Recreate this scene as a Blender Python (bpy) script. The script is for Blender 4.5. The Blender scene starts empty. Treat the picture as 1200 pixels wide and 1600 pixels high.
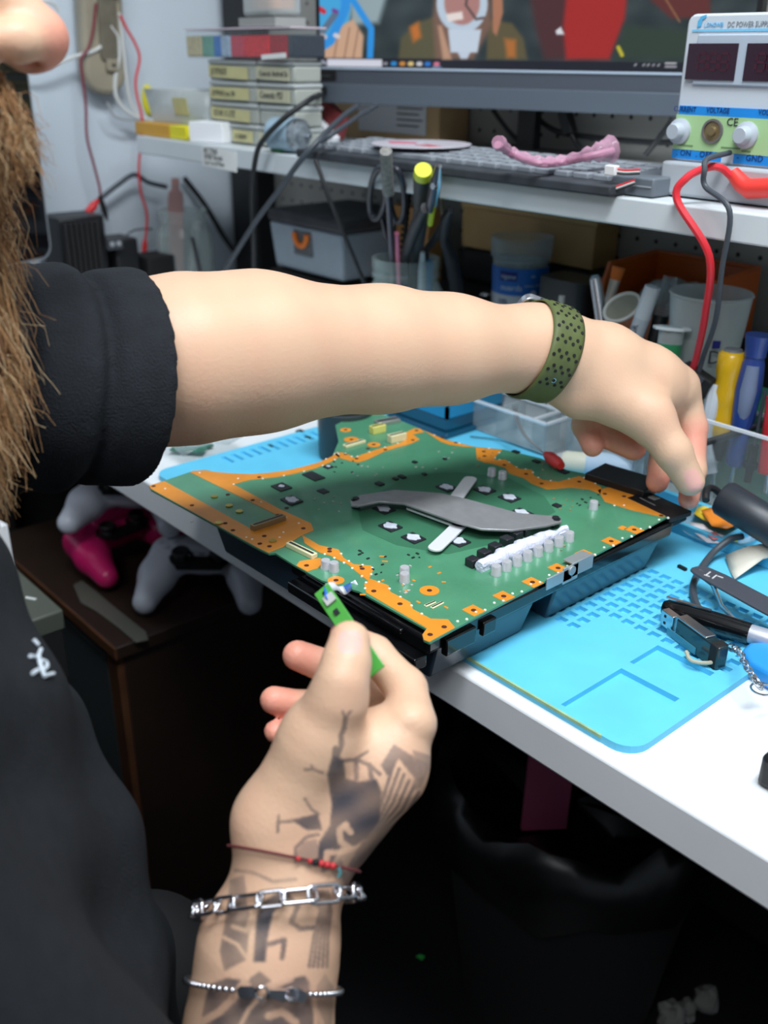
import bpy, bmesh, math, random
import numpy as np
from mathutils import Vector, Matrix, Euler, Quaternion
from mathutils.bvhtree import BVHTree
random.seed(7); np.random.seed(7)
PI = math.pi
SC = bpy.context.scene
COL = SC.collection
T = 0.75                      # height of the desk top above the floor

# ------------------------------------------------------------------ camera, light, exposure
CAMZ = T + 0.42
FPX = 1549.35                 # focal length in pixels of the 1200 x 1600 frame
DX = np.array([0.65712891, 0.32019619, -0.68238992])
DY = np.array([0.75374457, -0.27057498, 0.59888087])
DZ = np.array([0.00712174, -0.90788963, -0.41914878])
RM = np.stack([DX, DY, DZ], 1)          # world -> camera (x right, y down, z forward)
U_, S_, V_ = np.linalg.svd(RM); RM = U_ @ V_
cam_d = bpy.data.cameras.new('camera'); cam = bpy.data.objects.new('camera', cam_d); COL.objects.link(cam)
rx, dn, fw = RM[0], RM[1], RM[2]
cam.matrix_world = Matrix(((rx[0], -dn[0], -fw[0], 0), (rx[1], -dn[1], -fw[1], 0), (rx[2], -dn[2], -fw[2], CAMZ), (0, 0, 0, 1)))
cam_d.sensor_fit = 'VERTICAL'; cam_d.sensor_height = 24; cam_d.lens = 24 * FPX / 1600
cam_d.clip_start = 0.02
cam_d.dof.use_dof = True; cam_d.dof.focus_distance = 0.74; cam_d.dof.aperture_fstop = 3.8
SC.camera = cam
vs = SC.view_settings
vs.view_transform = 'Standard'; vs.look = 'None'; vs.gamma = 1.0; vs.use_curve_mapping = False
vs.exposure = 0.04
w = bpy.data.worlds.new('room_air'); SC.world = w; w.use_nodes = True
w.node_tree.nodes['Background'].inputs[0].default_value = (0.75, 0.85, 1.0, 1); w.node_tree.nodes['Background'].inputs[1].default_value = 0.05
def area(name, loc, target, size, sizey, power, color):
    l = bpy.data.lights.new(name, 'AREA'); l.shape = 'RECTANGLE'; l.size = size; l.size_y = sizey
    l.energy = power; l.color = color
    o = bpy.data.objects.new(name, l); COL.objects.link(o); o.location = loc
    o.rotation_euler = (Vector(target) - Vector(loc)).to_track_quat('-Z', 'Y').to_euler()
    return o
area('ceiling_tube_light', (0.05, 0.36, 2.52), (-0.45, 0.5, 0.75), 1.2, 0.35, 42, (0.90, 0.96, 1.0))
area('ceiling_panel_light', (0.25, -0.70, 2.5), (-0.5, 0.3, 0.8), 1.0, 0.8, 24, (0.90, 0.95, 1.0))

def onz(px, py, h):           # point of the picture on the horizontal plane h above the desk
    d = RM.T @ np.array([px - 600, py - 800, FPX]); t = (h - 0.42) / d[2]
    return Vector((t * d[0], t * d[1], T + h))
def ony(px, py, Y):
    d = RM.T @ np.array([px - 600, py - 800, FPX]); t = Y / d[1]
    return Vector((t * d[0], Y, CAMZ + t * d[2]))
def onx(px, py, X):
    d = RM.T @ np.array([px - 600, py - 800, FPX]); t = X / d[0]
    return Vector((X, t * d[1], CAMZ + t * d[2]))
def odp(px, py, dep):
    d = RM.T @ np.array([px - 600, py - 800, FPX]); t = dep / FPX
    return Vector((t * d[0], t * d[1], CAMZ + t * d[2]))
def topx(P):
    c = (np.asarray(P) - np.array([0, 0, CAMZ])) @ RM.T
    return 600 + FPX * c[..., 0] / c[..., 2], 800 + FPX * c[..., 1] / c[..., 2]

# ------------------------------------------------------------------ materials
MATS = {}
def srgb(c):
    return tuple(((v / 255) / 12.92 if v / 255 <= 0.04045 else ((v / 255 + 0.055) / 1.055) ** 2.4) for v in c)
def mat(name, rgb, rough=0.5, metal=0.0, var=0.0, scale=60, bump=0.0, alpha=1.0, emit=0.0, spec=0.5, coat=0.0, sss=0.0, attr=None, bscale=None):
    if name in MATS: return MATS[name]
    m = bpy.data.materials.new(name); m.use_nodes = True; nt = m.node_tree; N = nt.nodes; L = nt.links
    p = N['Principled BSDF']; c = srgb(rgb)
    p.inputs['Base Color'].default_value = (*c, 1); p.inputs['Roughness'].default_value = rough
    p.inputs['Metallic'].default_value = metal; p.inputs['Alpha'].default_value = alpha
    p.inputs['Specular IOR Level'].default_value = spec; p.inputs['Coat Weight'].default_value = coat
    tc = N.new('ShaderNodeTexCoord')
    src = None
    if attr:
        a = N.new('ShaderNodeAttribute'); a.attribute_name = attr; src = a.outputs['Color']
        L.new(src, p.inputs['Base Color'])
    if var > 0:
        nz = N.new('ShaderNodeTexNoise'); nz.inputs['Scale'].default_value = scale; nz.inputs['Detail'].default_value = 5
        L.new(tc.outputs['Object'], nz.inputs['Vector'])
        hs = N.new('ShaderNodeHueSaturation'); mr = N.new('ShaderNodeMapRange')
        mr.inputs['From Min'].default_value = 0.3; mr.inputs['From Max'].default_value = 0.7
        mr.inputs['To Min'].default_value = 1 - var; mr.inputs['To Max'].default_value = 1 + var
        L.new(nz.outputs['Fac'], mr.inputs['Value']); L.new(mr.outputs['Result'], hs.inputs['Value'])
        hs.inputs['Color'].default_value = (*c, 1)
        if src: L.new(src, hs.inputs['Color'])
        L.new(hs.outputs['Color'], p.inputs['Base Color'])
    if bump > 0:
        nb = N.new('ShaderNodeTexNoise'); nb.inputs['Scale'].default_value = bscale or scale * 3; nb.inputs['Detail'].default_value = 4
        L.new(tc.outputs['Object'], nb.inputs['Vector'])
        b = N.new('ShaderNodeBump'); b.inputs['Strength'].default_value = bump; b.inputs['Distance'].default_value = 0.002
        L.new(nb.outputs['Fac'], b.inputs['Height']); L.new(b.outputs['Normal'], p.inputs['Normal'])
    if emit > 0:
        p.inputs['Emission Strength'].default_value = emit
        if src: L.new(src, p.inputs['Emission Color'])
        else: p.inputs['Emission Color'].default_value = (*c, 1)
    if sss > 0:
        p.inputs['Subsurface Weight'].default_value = sss; p.inputs['Subsurface Radius'].default_value = (0.008, 0.003, 0.0015)
        p.inputs['Subsurface Scale'].default_value = 1.0
    MATS[name] = m
    return m
def glassy(name, tint, body=0.08, rough=0.05, edge=0.55):
    """thin clear wall: mostly see-through, brighter and shinier at grazing angles"""
    if name in MATS: return MATS[name]
    m = bpy.data.materials.new(name); m.use_nodes = True; nt = m.node_tree; N = nt.nodes; L = nt.links
    N.remove(N['Principled BSDF']); out = N['Material Output']
    tr = N.new('ShaderNodeBsdfTransparent'); tr.inputs[0].default_value = (0.95, 0.97, 0.97, 1)
    pr = N.new('ShaderNodeBsdfPrincipled'); pr.inputs['Base Color'].default_value = (*srgb(tint), 1); pr.inputs['Roughness'].default_value = rough
    lw = N.new('ShaderNodeLayerWeight'); lw.inputs['Blend'].default_value = 0.35
    mr = N.new('ShaderNodeMapRange'); mr.inputs['To Min'].default_value = body; mr.inputs['To Max'].default_value = min(1, body + edge)
    mx = N.new('ShaderNodeMixShader')
    L.new(lw.outputs['Facing'], mr.inputs['Value']); L.new(mr.outputs['Result'], mx.inputs[0])
    L.new(tr.outputs[0], mx.inputs[1]); L.new(pr.outputs[0], mx.inputs[2]); L.new(mx.outputs[0], out.inputs[0])
    MATS[name] = m
    return m

# ------------------------------------------------------------------ mesh gathering
def frame(d, up=Vector((0, 0, 1))):
    d = Vector(d).normalized()
    if abs(d.dot(up)) > 0.98: up = Vector((0, 1, 0))
    x = up.cross(d).normalized(); y = d.cross(x)
    return Matrix((x, y, d)).transposed()
def RZ(a): return Matrix.Rotation(math.radians(a), 3, 'Z')
def EU(x, y, z): return Euler((math.radians(x), math.radians(y), math.radians(z))).to_matrix()
def spline(pts, n=8):
    P = [Vector(p) for p in pts]
    if len(P) < 3: return P
    P = [P[0] * 2 - P[1]] + P + [P[-1] * 2 - P[-2]]; out = []
    for i in range(1, len(P) - 2):
        for k in range(n):
            t = k / n; a, b, c, d = P[i - 1], P[i], P[i + 1], P[i + 2]
            out.append(0.5 * ((2 * b) + (c - a) * t + (2 * a - 5 * b + 4 * c - d) * t * t + (3 * b - a - 3 * c + d) * t ** 3))
    out.append(P[-2]); return out
class G:
    def __init__(s): s.v = []; s.f = []; s.mi = []; s.cur = 0
    def add(s, vs, fs):
        o = len(s.v); s.v += [Vector(v) for v in vs]
        for f in fs: s.f.append([o + i for i in f]); s.mi.append(s.cur)
        return s
    def box(s, c, d, R=None):
        c = Vector(c); R = R or Matrix.Identity(3); h = Vector(d) / 2
        vs = [c + R @ Vector((x * h.x, y * h.y, z * h.z)) for x in (-1, 1) for y in (-1, 1) for z in (-1, 1)]
        return s.add(vs, [(0, 1, 3, 2), (4, 6, 7, 5), (0, 4, 5, 1), (2, 3, 7, 6), (0, 2, 6, 4), (1, 5, 7, 3)])
    def tube(s, pts, r, n=10, cap=True, up=None, sx=1.0):
        P = [Vector(p) for p in pts]; k = len(P); rr = r if isinstance(r, (list, tuple)) else [r] * k
        X = None; vs = []
        for i in range(k):
            d = (P[min(i + 1, k - 1)] - P[max(i - 1, 0)])
            if d.length < 1e-9: d = Vector((0, 0, 1))
            d.normalize()
            if X is None:
                F = frame(d, up or Vector((0, 0, 1))); X = F.col[0].copy()
            X = (X - d * X.dot(d)).normalized(); Y = d.cross(X)
            for j in range(n):
                a = 2 * PI * j / n; vs.append(P[i] + X * (math.cos(a) * rr[i] * sx) + Y * (math.sin(a) * rr[i]))
        fs = [(i * n + j, i * n + (j + 1) % n, (i + 1) * n + (j + 1) % n, (i + 1) * n + j) for i in range(k - 1) for j in range(n)]
        if cap: fs += [tuple(reversed(range(n))), tuple(range((k - 1) * n, k * n))]
        return s.add(vs, fs)
    def cyl(s, a, b, r0, r1=None, n=24, cap=True): return s.tube([a, b], [r0, r0 if r1 is None else r1], n, cap)
    def lathe(s, prof, c, n=32, R=None):
        c = Vector(c); R = R or Matrix.Identity(3); vs = []; k = len(prof)
        for r, z in prof:
            for j in range(n):
                a = 2 * PI * j / n; vs.append(c + R @ Vector((r * math.cos(a), r * math.sin(a), z)))
        fs = [(i * n + j, i * n + (j + 1) % n, (i + 1) * n + (j + 1) % n, (i + 1) * n + j) for i in range(k - 1) for j in range(n)]
        return s.add(vs, fs)
    def prism(s, poly, z0, z1, R=None, c=(0, 0, 0)):
        c = Vector(c); R = R or Matrix.Identity(3); n = len(poly)
        ar = sum(poly[i][0] * poly[(i + 1) % n][1] - poly[(i + 1) % n][0] * poly[i][1] for i in range(n))
        if ar < 0: poly = list(reversed(poly))
        vs = [c + R @ Vector((p[0], p[1], z0)) for p in poly] + [c + R @ Vector((p[0], p[1], z1)) for p in poly]
        fs = [tuple(reversed(range(n))), tuple(range(n, 2 * n))] + [(i, (i + 1) % n, n + (i + 1) % n, n + i) for i in range(n)]
        return s.add(vs, fs)
    def ball(s, c, r, n=16, m=10, R=None):
        r = Vector(r) if isinstance(r, (tuple, list, Vector)) else Vector((r, r, r)); c = Vector(c); R = R or Matrix.Identity(3)
        vs = [c + R @ Vector((0, 0, -r.z))]
        for i in range(1, m):
            t = -PI / 2 + PI * i / m
            for j in range(n):
                a = 2 * PI * j / n; vs.append(c + R @ Vector((r.x * math.cos(t) * math.cos(a), r.y * math.cos(t) * math.sin(a), r.z * math.sin(t))))
        vs.append(c + R @ Vector((0, 0, r.z))); fs = []
        for j in range(n): fs.append((0, 1 + (j + 1) % n, 1 + j))
        for i in range(m - 2):
            for j in range(n): fs.append((1 + i * n + j, 1 + i * n + (j + 1) % n, 1 + (i + 1) * n + (j + 1) % n, 1 + (i + 1) * n + j))
        t = len(vs) - 1; b = 1 + (m - 2) * n
        for j in range(n): fs.append((t, b + j, b + (j + 1) % n))
        return s.add(vs, fs)
    def sheet(s, rows, th=0.0):
        nr = len(rows); nc = len(rows[0]); vs = [p for r in rows for p in r]
        fs = [(i * nc + j, i * nc + j + 1, (i + 1) * nc + j + 1, (i + 1) * nc + j) for i in range(nr - 1) for j in range(nc - 1)]
        return s.add(vs, fs)
def ngon(cx, cy, rx_, ry_, n=16, rot=0):
    c, q = math.cos(rot), math.sin(rot)
    return [(cx + rx_ * math.cos(2 * PI * i / n) * c - ry_ * math.sin(2 * PI * i / n) * q, cy + rx_ * math.cos(2 * PI * i / n) * q + ry_ * math.sin(2 * PI * i / n) * c) for i in range(n)]
def rrect(w_, h_, r, n=5, c=(0, 0)):
    out = []
    for sx, sy, a0 in ((1, 1, 0), (-1, 1, 90), (-1, -1, 180), (1, -1, 270)):
        for i in range(n + 1):
            a = math.radians(a0 + 90 * i / n); out.append((c[0] + sx * (w_ / 2 - r) + r * math.cos(a), c[1] + sy * (h_ / 2 - r) + r * math.sin(a)))
    return out
def link(name, g, mats, parent=None, bevel=0, seg=2, smooth=35, solid=0, label=None):
    """make one mesh object of the gathered shapes; given world coordinates, parented to a thing"""
    me = bpy.data.meshes.new(name); off = Vector((0, 0, 0))
    Mi = None
    if parent is not None:
        pm = world_of(parent); Mi = pm.inverted()
    vs = [tuple(Mi @ v) for v in g.v] if Mi is not None else [tuple(v) for v in g.v]
    me.from_pydata(vs, [], g.f)
    ms = mats if isinstance(mats, (list, tuple)) else [mats]
    for m in ms: me.materials.append(m)
    if len(ms) > 1: me.polygons.foreach_set('material_index', g.mi)
    bm = bmesh.new(); bm.from_mesh(me); bmesh.ops.recalc_face_normals(bm, faces=bm.faces); bm.to_mesh(me); bm.free()
    if smooth:
        me.polygons.foreach_set('use_smooth', [True] * len(me.polygons)); me.set_sharp_from_angle(angle=math.radians(smooth))
    o = bpy.data.objects.new(name, me); COL.objects.link(o)
    if parent is not None: o.parent = parent
    if solid:
        md = o.modifiers.new('thickness', 'SOLIDIFY'); md.thickness = solid; md.offset = 0
    if bevel:
        md = o.modifiers.new('bevel', 'BEVEL'); md.width = bevel; md.segments = seg; md.limit_method = 'ANGLE'; md.angle_limit = math.radians(40)
    if label: o['label'] = label
    return o
def world_of(o):
    m = o.matrix_basis.copy()
    while o.parent: o = o.parent; m = o.matrix_basis @ m
    return m
def tag(o, label, cat, group=None):
    o['label'] = label; o['category'] = cat
    if group: o['group'] = group
    return o
def thing(name, label, cat, loc, rz=0, group=None, rot=None):
    o = bpy.data.objects.new(name, None); COL.objects.link(o); o.empty_display_size = 0.02
    o.location = loc; o.rotation_euler = rot if rot is not None else (0, 0, math.radians(rz))
    return tag(o, label, cat, group)
def solo(name, g, m, label, cat, group=None, **k): return tag(link(name, g, m, None, **k), label, cat, group)
def struct(name, g, m, **k):
    o = link(name, g, m, None, **k); o['kind'] = 'structure'; return o
def copy_tree(o, parent=None, fix=None):
    c = o.copy(); COL.objects.link(c)
    if parent: c.parent = parent
    for ch in [q for q in bpy.data.objects if q.parent == o]: copy_tree(ch, c)
    return c
def text(name, s, size, loc, R, m, parent, ext=0.0002, align='LEFT', shear=0.0, width=1.0):
    cu = bpy.data.curves.new('t', 'FONT'); cu.body = s; cu.size = size; cu.extrude = ext; cu.align_x = align; cu.shear = shear; cu.resolution_u = 2
    o = bpy.data.objects.new('t', cu); COL.objects.link(o)
    me = bpy.data.meshes.new_from_object(o.evaluated_get(bpy.context.evaluated_depsgraph_get()))
    bpy.data.objects.remove(o); bpy.data.curves.remove(cu)
    M = Matrix.Translation(Vector(loc)) @ (R.to_4x4() if R else Matrix.Identity(4)) @ Matrix.Diagonal((width, 1, 1, 1))
    if parent is not None: M = world_of(parent).inverted() @ M
    me.transform(M); me.materials.clear(); me.materials.append(m)
    q = bpy.data.objects.new(name, me); COL.objects.link(q)
    if parent is not None: q.parent = parent
    return q
FRONT = EU(90, 0, 0)          # text and plates that face the front of the desk (-Y)

# common materials
M_white = mat('white_laminate', (232, 235, 238), 0.35, var=0.03, scale=12)
M_black = mat('black_plastic', (18, 19, 22), 0.45, var=0.1, scale=80)
M_blackm = mat('black_matte', (14, 14, 16), 0.75)
M_steel = mat('bright_steel', (200, 203, 208), 0.25, 1.0, var=0.06, scale=150)
M_cable = mat('black_rubber', (26, 28, 31), 0.5)
M_cgrey = mat('dark_grey_cable', (66, 72, 80), 0.5)
M_cwhite = mat('white_cable', (205, 207, 205), 0.5)
M_red = mat('red_cable', (214, 40, 52), 0.4)
M_dred = mat('dark_red_cable', (120, 34, 52), 0.45)
M_clear = glassy('clear_plastic', (200, 210, 215), 0.10, 0.12)
M_frost = glassy('frosted_plastic', (205, 212, 212), 0.42, 0.35)
M_glass = glassy('jar_glass', (205, 222, 220), 0.07, 0.03)
M_paper = mat('white_paper', (226, 228, 226), 0.8, var=0.03, scale=40)
M_ink = mat('pen_ink', (52, 54, 62), 0.7)

# ------------------------------------------------------------------ the room
WX, WY = -1.70, 1.12
M_wall = mat('painted_wall', (196, 206, 216), 0.7, var=0.03, scale=3, bump=0.15, bscale=120)
struct('floor', G().box((0, -0.2, -0.02), (3.5, 2.8, 0.04)), mat('dark_floor', (20, 20, 22), 0.5, var=0.25, scale=6))
struct('wall_left', G().box((WX - 0.03, -0.2, 1.3), (0.06, 2.8, 2.6)), M_wall)
struct('ceiling', G().box((0, -0.2, 2.62), (3.5, 2.8, 0.04)), mat('ceiling_paint', (190, 192, 195), 0.8))
mp = mat('pegboard', (168, 166, 160), 0.55); nt = mp.node_tree; N = nt.nodes; L = nt.links
tc = N.new('ShaderNodeTexCoord'); sx = N.new('ShaderNodeSeparateXYZ'); L.new(tc.outputs['Object'], sx.inputs[0])
def mth(op, a, b=None):
    n = N.new('ShaderNodeMath'); n.operation = op
    for i, v in enumerate((a, b)):
        if v is None: continue
        if isinstance(v, (int, float)): n.inputs[i].default_value = v
        else: L.new(v, n.inputs[i])
    return n.outputs[0]
PITCH = 0.0292
fx = mth('SUBTRACT', mth('FRACT', mth('DIVIDE', mth('ADD', sx.outputs['X'], 20 + 0.008), PITCH)), 0.5)
fz = mth('SUBTRACT', mth('FRACT', mth('DIVIDE', mth('ADD', sx.outputs['Z'], 20 - T - 0.204 + PITCH / 2 - 20 + 20 * PITCH * 30), PITCH)), 0.5)
rr = mth('SQRT', mth('ADD', mth('MULTIPLY', fx, fx), mth('MULTIPLY', fz, fz)))
inn = mth('LESS_THAN', rr, 0.10)
mxn = N.new('ShaderNodeMix'); mxn.data_type = 'RGBA'; L.new(inn, mxn.inputs[0]); mxn.inputs[6].default_value = (*srgb((160, 158, 152)), 1); mxn.inputs[7].default_value = (0.01, 0.01, 0.01, 1)
L.new(mxn.outputs[2], N['Principled BSDF'].inputs['Base Color'])
struct('wall_back', G().box((0, WY + 0.03, 1.3), (3.5, 0.06, 2.6)), mp)
struct('wall_right', G().box((1.72, -0.2, 1.3), (0.06, 2.8, 2.6)), M_wall)
struct('wall_front', G().box((0, -1.63, 1.3), (3.5, 0.06, 2.6)), mat('dim_wall', (120, 122, 126), 0.8))
struct('shade_panel_left', G().box((WX + 0.006, -0.25, 0.34), (0.012, 2.7, 0.68)), mat('lower_wall_shade', (16, 17, 19), 0.8))  # added dark panel, stands in for shade on the lower left wall
struct('trim_1', G().box((-1.635, WY - 0.02, 1.3), (0.085, 0.04, 2.6)), mat('black_upright', (20, 21, 24), 0.5))

# ------------------------------------------------------------------ desk
DYF = 0.455
desk = thing('desk', 'long white laminate workbench carrying the blue mat and opened console', 'desk', (-0.65, 0.79, 0))
link('tabletop', G().box((-0.65, (DYF + WY) / 2 - 0.0005, T - 0.0185), (2.08, WY - DYF - 0.003, 0.037)), M_white, desk, bevel=0.003)
for x, y in ((-1.62, 0.52), (-1.62, 1.06), (0.32, 0.52), (0.345, 1.06)):
    link('leg', G().box((x, y, (T - 0.037) / 2), (0.05, 0.05, T - 0.037)), M_blackm, desk)
link('modesty_panel', G().box((-0.68, 1.10, 0.365), (1.98, 0.018, 0.69)), M_blackm, desk)

shelf = thing('wall_shelf', 'long pale shelf above the workbench carrying the screen and storage boxes', 'shelf', (-0.6, 0.96, T + 0.287))
SHX = -1.52
link('board', G().box(((SHX + 0.3) / 2, (0.805 + WY - 0.002) / 2, T + 0.287), (0.3 - SHX, WY - 0.807, 0.026)), mat('shelf_laminate', (205, 212, 216), 0.4, var=0.03, scale=10), shelf, bevel=0.002)
for x in (-1.45, -0.62, 0.15):
    link('bracket', G().prism([(0, 0), (0.22, 0), (0, -0.14)], -0.004, 0.004, EU(90, 0, -90) , (x, WY - 0.004, T + 0.274)) if x > 0 else G().box((x, WY - 0.09, T + 0.262), (0.02, 0.17, 0.024)), M_blackm, shelf)

# ------------------------------------------------------------------ blue repair mat
M_matb = mat('blue_silicone', (96, 196, 232), 0.55, var=0.05, scale=25)
MX0, MX1, MY0, MY1 = -0.915, -0.285, 0.468, 0.835
MH = 0.006
matg = G().prism(rrect(MX1 - MX0, MY1 - MY0, 0.018, 6, ((MX0 + MX1) / 2, (MY0 + MY1) / 2)), T, T + MH)
cut = G()
def groove(cx, cy, w_, h_, dep=0.003): cut.box((cx, cy, T + MH), (w_, h_, 2 * dep))
for i in range(15):                                   # field of short slots
    for j in range(11):
        x = -0.475 + i * 0.0125; y = 0.565 + j * 0.0125
        if y > 0.60 + 0.0 or x < -0.40: groove(x, y, 0.0088, 0.0080, 0.0035)
for i in range(17):                                   # comb of slots along the left end
    groove(-0.893, 0.55 + i * 0.0125, 0.022, 0.0055)
def lgroove(p, q, wd=0.0075):
    A = onz(*p, MH); B = onz(*q, MH); c = (A + B) / 2; d = B - A
    cut.box((c.x, c.y, T + MH), (d.length, wd, 0.0064), RZ(math.degrees(math.atan2(d.y, d.x))))
blue_mat = link('silicone_mat', matg, M_matb)
cuts = [cut]
def pocket(left, apex, right):
    a = onz(*left, MH); c = onz(*apex, MH); b = onz(*right, MH); cut.box(((c.x + b.x) / 2, (a.y + c.y) / 2, T + MH), (abs(b.x - c.x), abs(c.y - a.y), 0.0090))
cut = G(); pocket((876, 1100), (971, 1044), (1034, 1110)); pocket((983, 1034), (1028, 1008), (1090, 1069)); cuts.append(cut)
tag(blue_mat, 'light blue silicone repair mat with slots and grooves lying on the white bench', 'mat')
for cg in cuts:
    co = link('cutter', cg, M_matb, smooth=0)
    md = blue_mat.modifiers.new('cut', 'BOOLEAN'); md.object = co; md.operation = 'DIFFERENCE'; md.solver = 'EXACT'
    dg = bpy.context.evaluated_depsgraph_get(); me = bpy.data.meshes.new_from_object(blue_mat.evaluated_get(dg))
    blue_mat.modifiers.clear(); blue_mat.data = me; bpy.data.objects.remove(co)
for p in blue_mat.data.polygons: p.use_smooth = False
M_yel = mat('yellowed_edge', (150, 178, 132), 0.7, var=0.25, scale=60)
e = G(); e.box(((-0.56 - 0.31) / 2, MY0 - 0.0002, T + MH - 0.0008), (0.25, 0.0016, 0.0022)); link('yellowed_rim', e, M_yel, blue_mat, label='yellowed front edge of the mat')
r = G()
r.box((-0.42, 0.825, T + MH + 0.007), (0.30, 0.006, 0.014)).box((-0.42, 0.775, T + MH + 0.006), (0.30, 0.005, 0.012))
for x in (-0.57, -0.47, -0.41, -0.35, -0.272 - 0.016): r.box((x, 0.80, T + MH + 0.006), (0.005, 0.046, 0.012))
link('tray_ridges', r, M_matb, blue_mat, bevel=0.001)

# ------------------------------------------------------------------ opened game console with its circuit board
HB = 0.057
def B(px, py, h=HB): v = onz(px, py, h); return (v.x, v.y)
M_green = mat('green_solder_mask', (74, 136, 104), 0.32, var=0.10, scale=30, coat=0.3)
nt = M_green.node_tree; N = nt.nodes; L = nt.links; p = N['Principled BSDF']
tc = N.new('ShaderNodeTexCoord'); vo = N.new('ShaderNodeTexVoronoi'); vo.feature = 'DISTANCE_TO_EDGE'; vo.distance = 'MANHATTAN' if hasattr(vo, 'distance') else vo.distance
vo.inputs['Scale'].default_value = 130
L.new(tc.outputs['Object'], vo.inputs['Vector'])
n2 = N.new('ShaderNodeTexNoise'); n2.inputs['Scale'].default_value = 14; L.new(tc.outputs['Object'], n2.inputs['Vector'])
m1 = mth('LESS_THAN', vo.outputs['Distance'], 0.05)
m2 = mth('MULTIPLY', m1, mth('GREATER_THAN', n2.outputs['Fac'], 0.5))
mx = N.new('ShaderNodeMix'); mx.data_type = 'RGBA'; L.new(mth('MULTIPLY', m2, 0.5), mx.inputs[0])
src = p.inputs['Base Color'].links[0].from_socket; L.new(src, mx.inputs[6]); mx.inputs[7].default_value = (*srgb((78, 140, 104)), 1)
L.new(mx.outputs[2], p.inputs['Base Color'])
M_orange = mat('bare_copper_orange', (218, 138, 42), 0.38, var=0.10, scale=35)
M_dot = mat('solder_dot', (235, 235, 225), 0.4)
M_hole = mat('screw_hole', (70, 26, 14), 0.8)
M_chip = mat('chip_package', (34, 36, 42), 0.4, var=0.1, scale=200)
M_paste = mat('thermal_paste', (205, 210, 224), 0.35, var=0.12, scale=300, bump=0.4)
M_can = mat('capacitor_can', (222, 222, 228), 0.35, 0.5)
M_cream = mat('cream_connector', (226, 222, 178), 0.5)
M_dkblue = mat('dark_grey_shell', (44, 62, 76), 0.32, var=0.06, scale=20, coat=0.2)
M_gloss = mat('gloss_black_shell', (12, 13, 15), 0.18, coat=0.4)
con = thing('game_console', 'opened black game console with bare green circuit board uppermost on the blue mat', 'game console', (-0.5, 0.58, T + MH))
# shell: upper tray below the board and a lower tub set back from its edge
XL, XR = -0.585, -0.424
hs = G()
zt, zb = T + HB - 0.004, T + MH + 0.0006
x1 = B(1050, 812)[0] - 0.002
hx0 = B(436, 868)[0]
YF = B(663, 990)[1] + 0.002; YB = B(1046, 808)[1] + 0.004
link('upper_tray', G().box(((hx0 + x1) / 2, (YF + YB) / 2, zt - 0.008), (x1 - hx0, YB - YF, 0.014)), M_gloss, con, bevel=0.003)
g = G(); g.box(((hx0 + x1) / 2 + 0.004, YF - 0.004, zt - 0.020), (x1 - hx0 - 0.012, 0.012, 0.010)); g.box(((hx0 + x1) / 2, YF - 0.001, zt - 0.006), (x1 - hx0 - 0.05, 0.004, 0.004))
g.box((x1 - 0.004, (YF + YB) / 2 + 0.07, zt - 0.004), (0.006, 0.20, 0.006)); g.box((x1 + 0.001, YF + 0.03, zt - 0.013), (0.006, 0.03, 0.014)); g.box((x1 + 0.001, YF + 0.06, zt - 0.013), (0.005, 0.014, 0.012))
link('edge_rails', g, M_gloss, con, bevel=0.0012)
tg = G()
y0, y1, yn0, yn1 = YF + 0.012, YB - 0.012, YF + 0.118, YF + 0.142
for a, b in ((y0, yn0), (yn1, y1)):
    tg.add([(x1 - 0.30 + 0.02, a, zb), (x1 - 0.013, a + 0.003, zb), (x1 - 0.013, b - 0.003, zb), (x1 - 0.28, b, zb), (x1 - 0.30, a, zt - 0.014), (x1 - 0.003, a, zt - 0.014), (x1 - 0.003, b, zt - 0.014), (x1 - 0.30, b, zt - 0.014)],
           [(0, 1, 2, 3), (4, 5, 6, 7), (0, 1, 5, 4), (1, 2, 6, 5), (2, 3, 7, 6), (3, 0, 4, 7)])
link('lower_tub', tg, M_dkblue, con, bevel=0.002)
link('tub_core', G().box((x1 - 0.15, (yn0 + yn1) / 2, (zb + zt - 0.012) / 2 + 0.001), (0.24, 0.03, zt - 0.014 - zb - 0.002)), M_blackm, con)
bz = T + HB
out_px = [(711, 982), (1046, 806), (1041, 797), (1016, 777), (985, 766), (950, 755), (918, 741), (885, 734), (845, 716), (785, 702), (742, 698), (694, 686), (655, 669), (618, 654), (590, 645), (548, 652), (524, 664), (529, 690), (519, 713), (500, 722), (479, 728), (450, 735), (420, 739), (392, 741), (365, 740), (340, 738), (321, 734), (301, 736), (233, 759), (236, 765), (405, 858), (420, 865), (430, 864), (462, 884), (503, 907), (561, 924), (666, 983), (660, 992), (662, 1000), (671, 1004)]
board_g = G().prism([B(*p) for p in out_px], bz - 0.0016, bz)
board = link('circuit_board', board_g, M_green, con, smooth=0, label='green circuit board with bare orange copper edges')
def strip(pxs, z=0.00025): return [B(*p) for p in pxs]
A_ = [(233, 759), (257, 752), (391, 826), (435, 806), (297, 738), (301, 736), (321, 735), (340, 738), (365, 740), (392, 741), (420, 739), (450, 735), (479, 728), (500, 722), (519, 713), (527, 706), (531, 714), (515, 723), (493, 732), (457, 741), (430, 746), (391, 750), (365, 757), (438, 796), (486, 818), (490, 829), (471, 837), (442, 855), (420, 864), (405, 857), (236, 764)]
Bs = [(472, 836), (499, 852), (529, 859), (537, 872), (553, 882), (580, 884), (583, 891), (577, 904), (607, 915), (610, 925), (641, 941), (645, 952), (673, 967), (700, 968), (711, 981), (671, 1003), (662, 1000), (660, 992), (667, 982), (572, 926), (569, 913), (575, 908), (556, 893), (545, 883), (530, 876), (515, 868), (500, 864), (476, 849)]
Cs = [(463, 884), (468, 877), (500, 872), (506, 878), (497, 888), (480, 893)]
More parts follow.
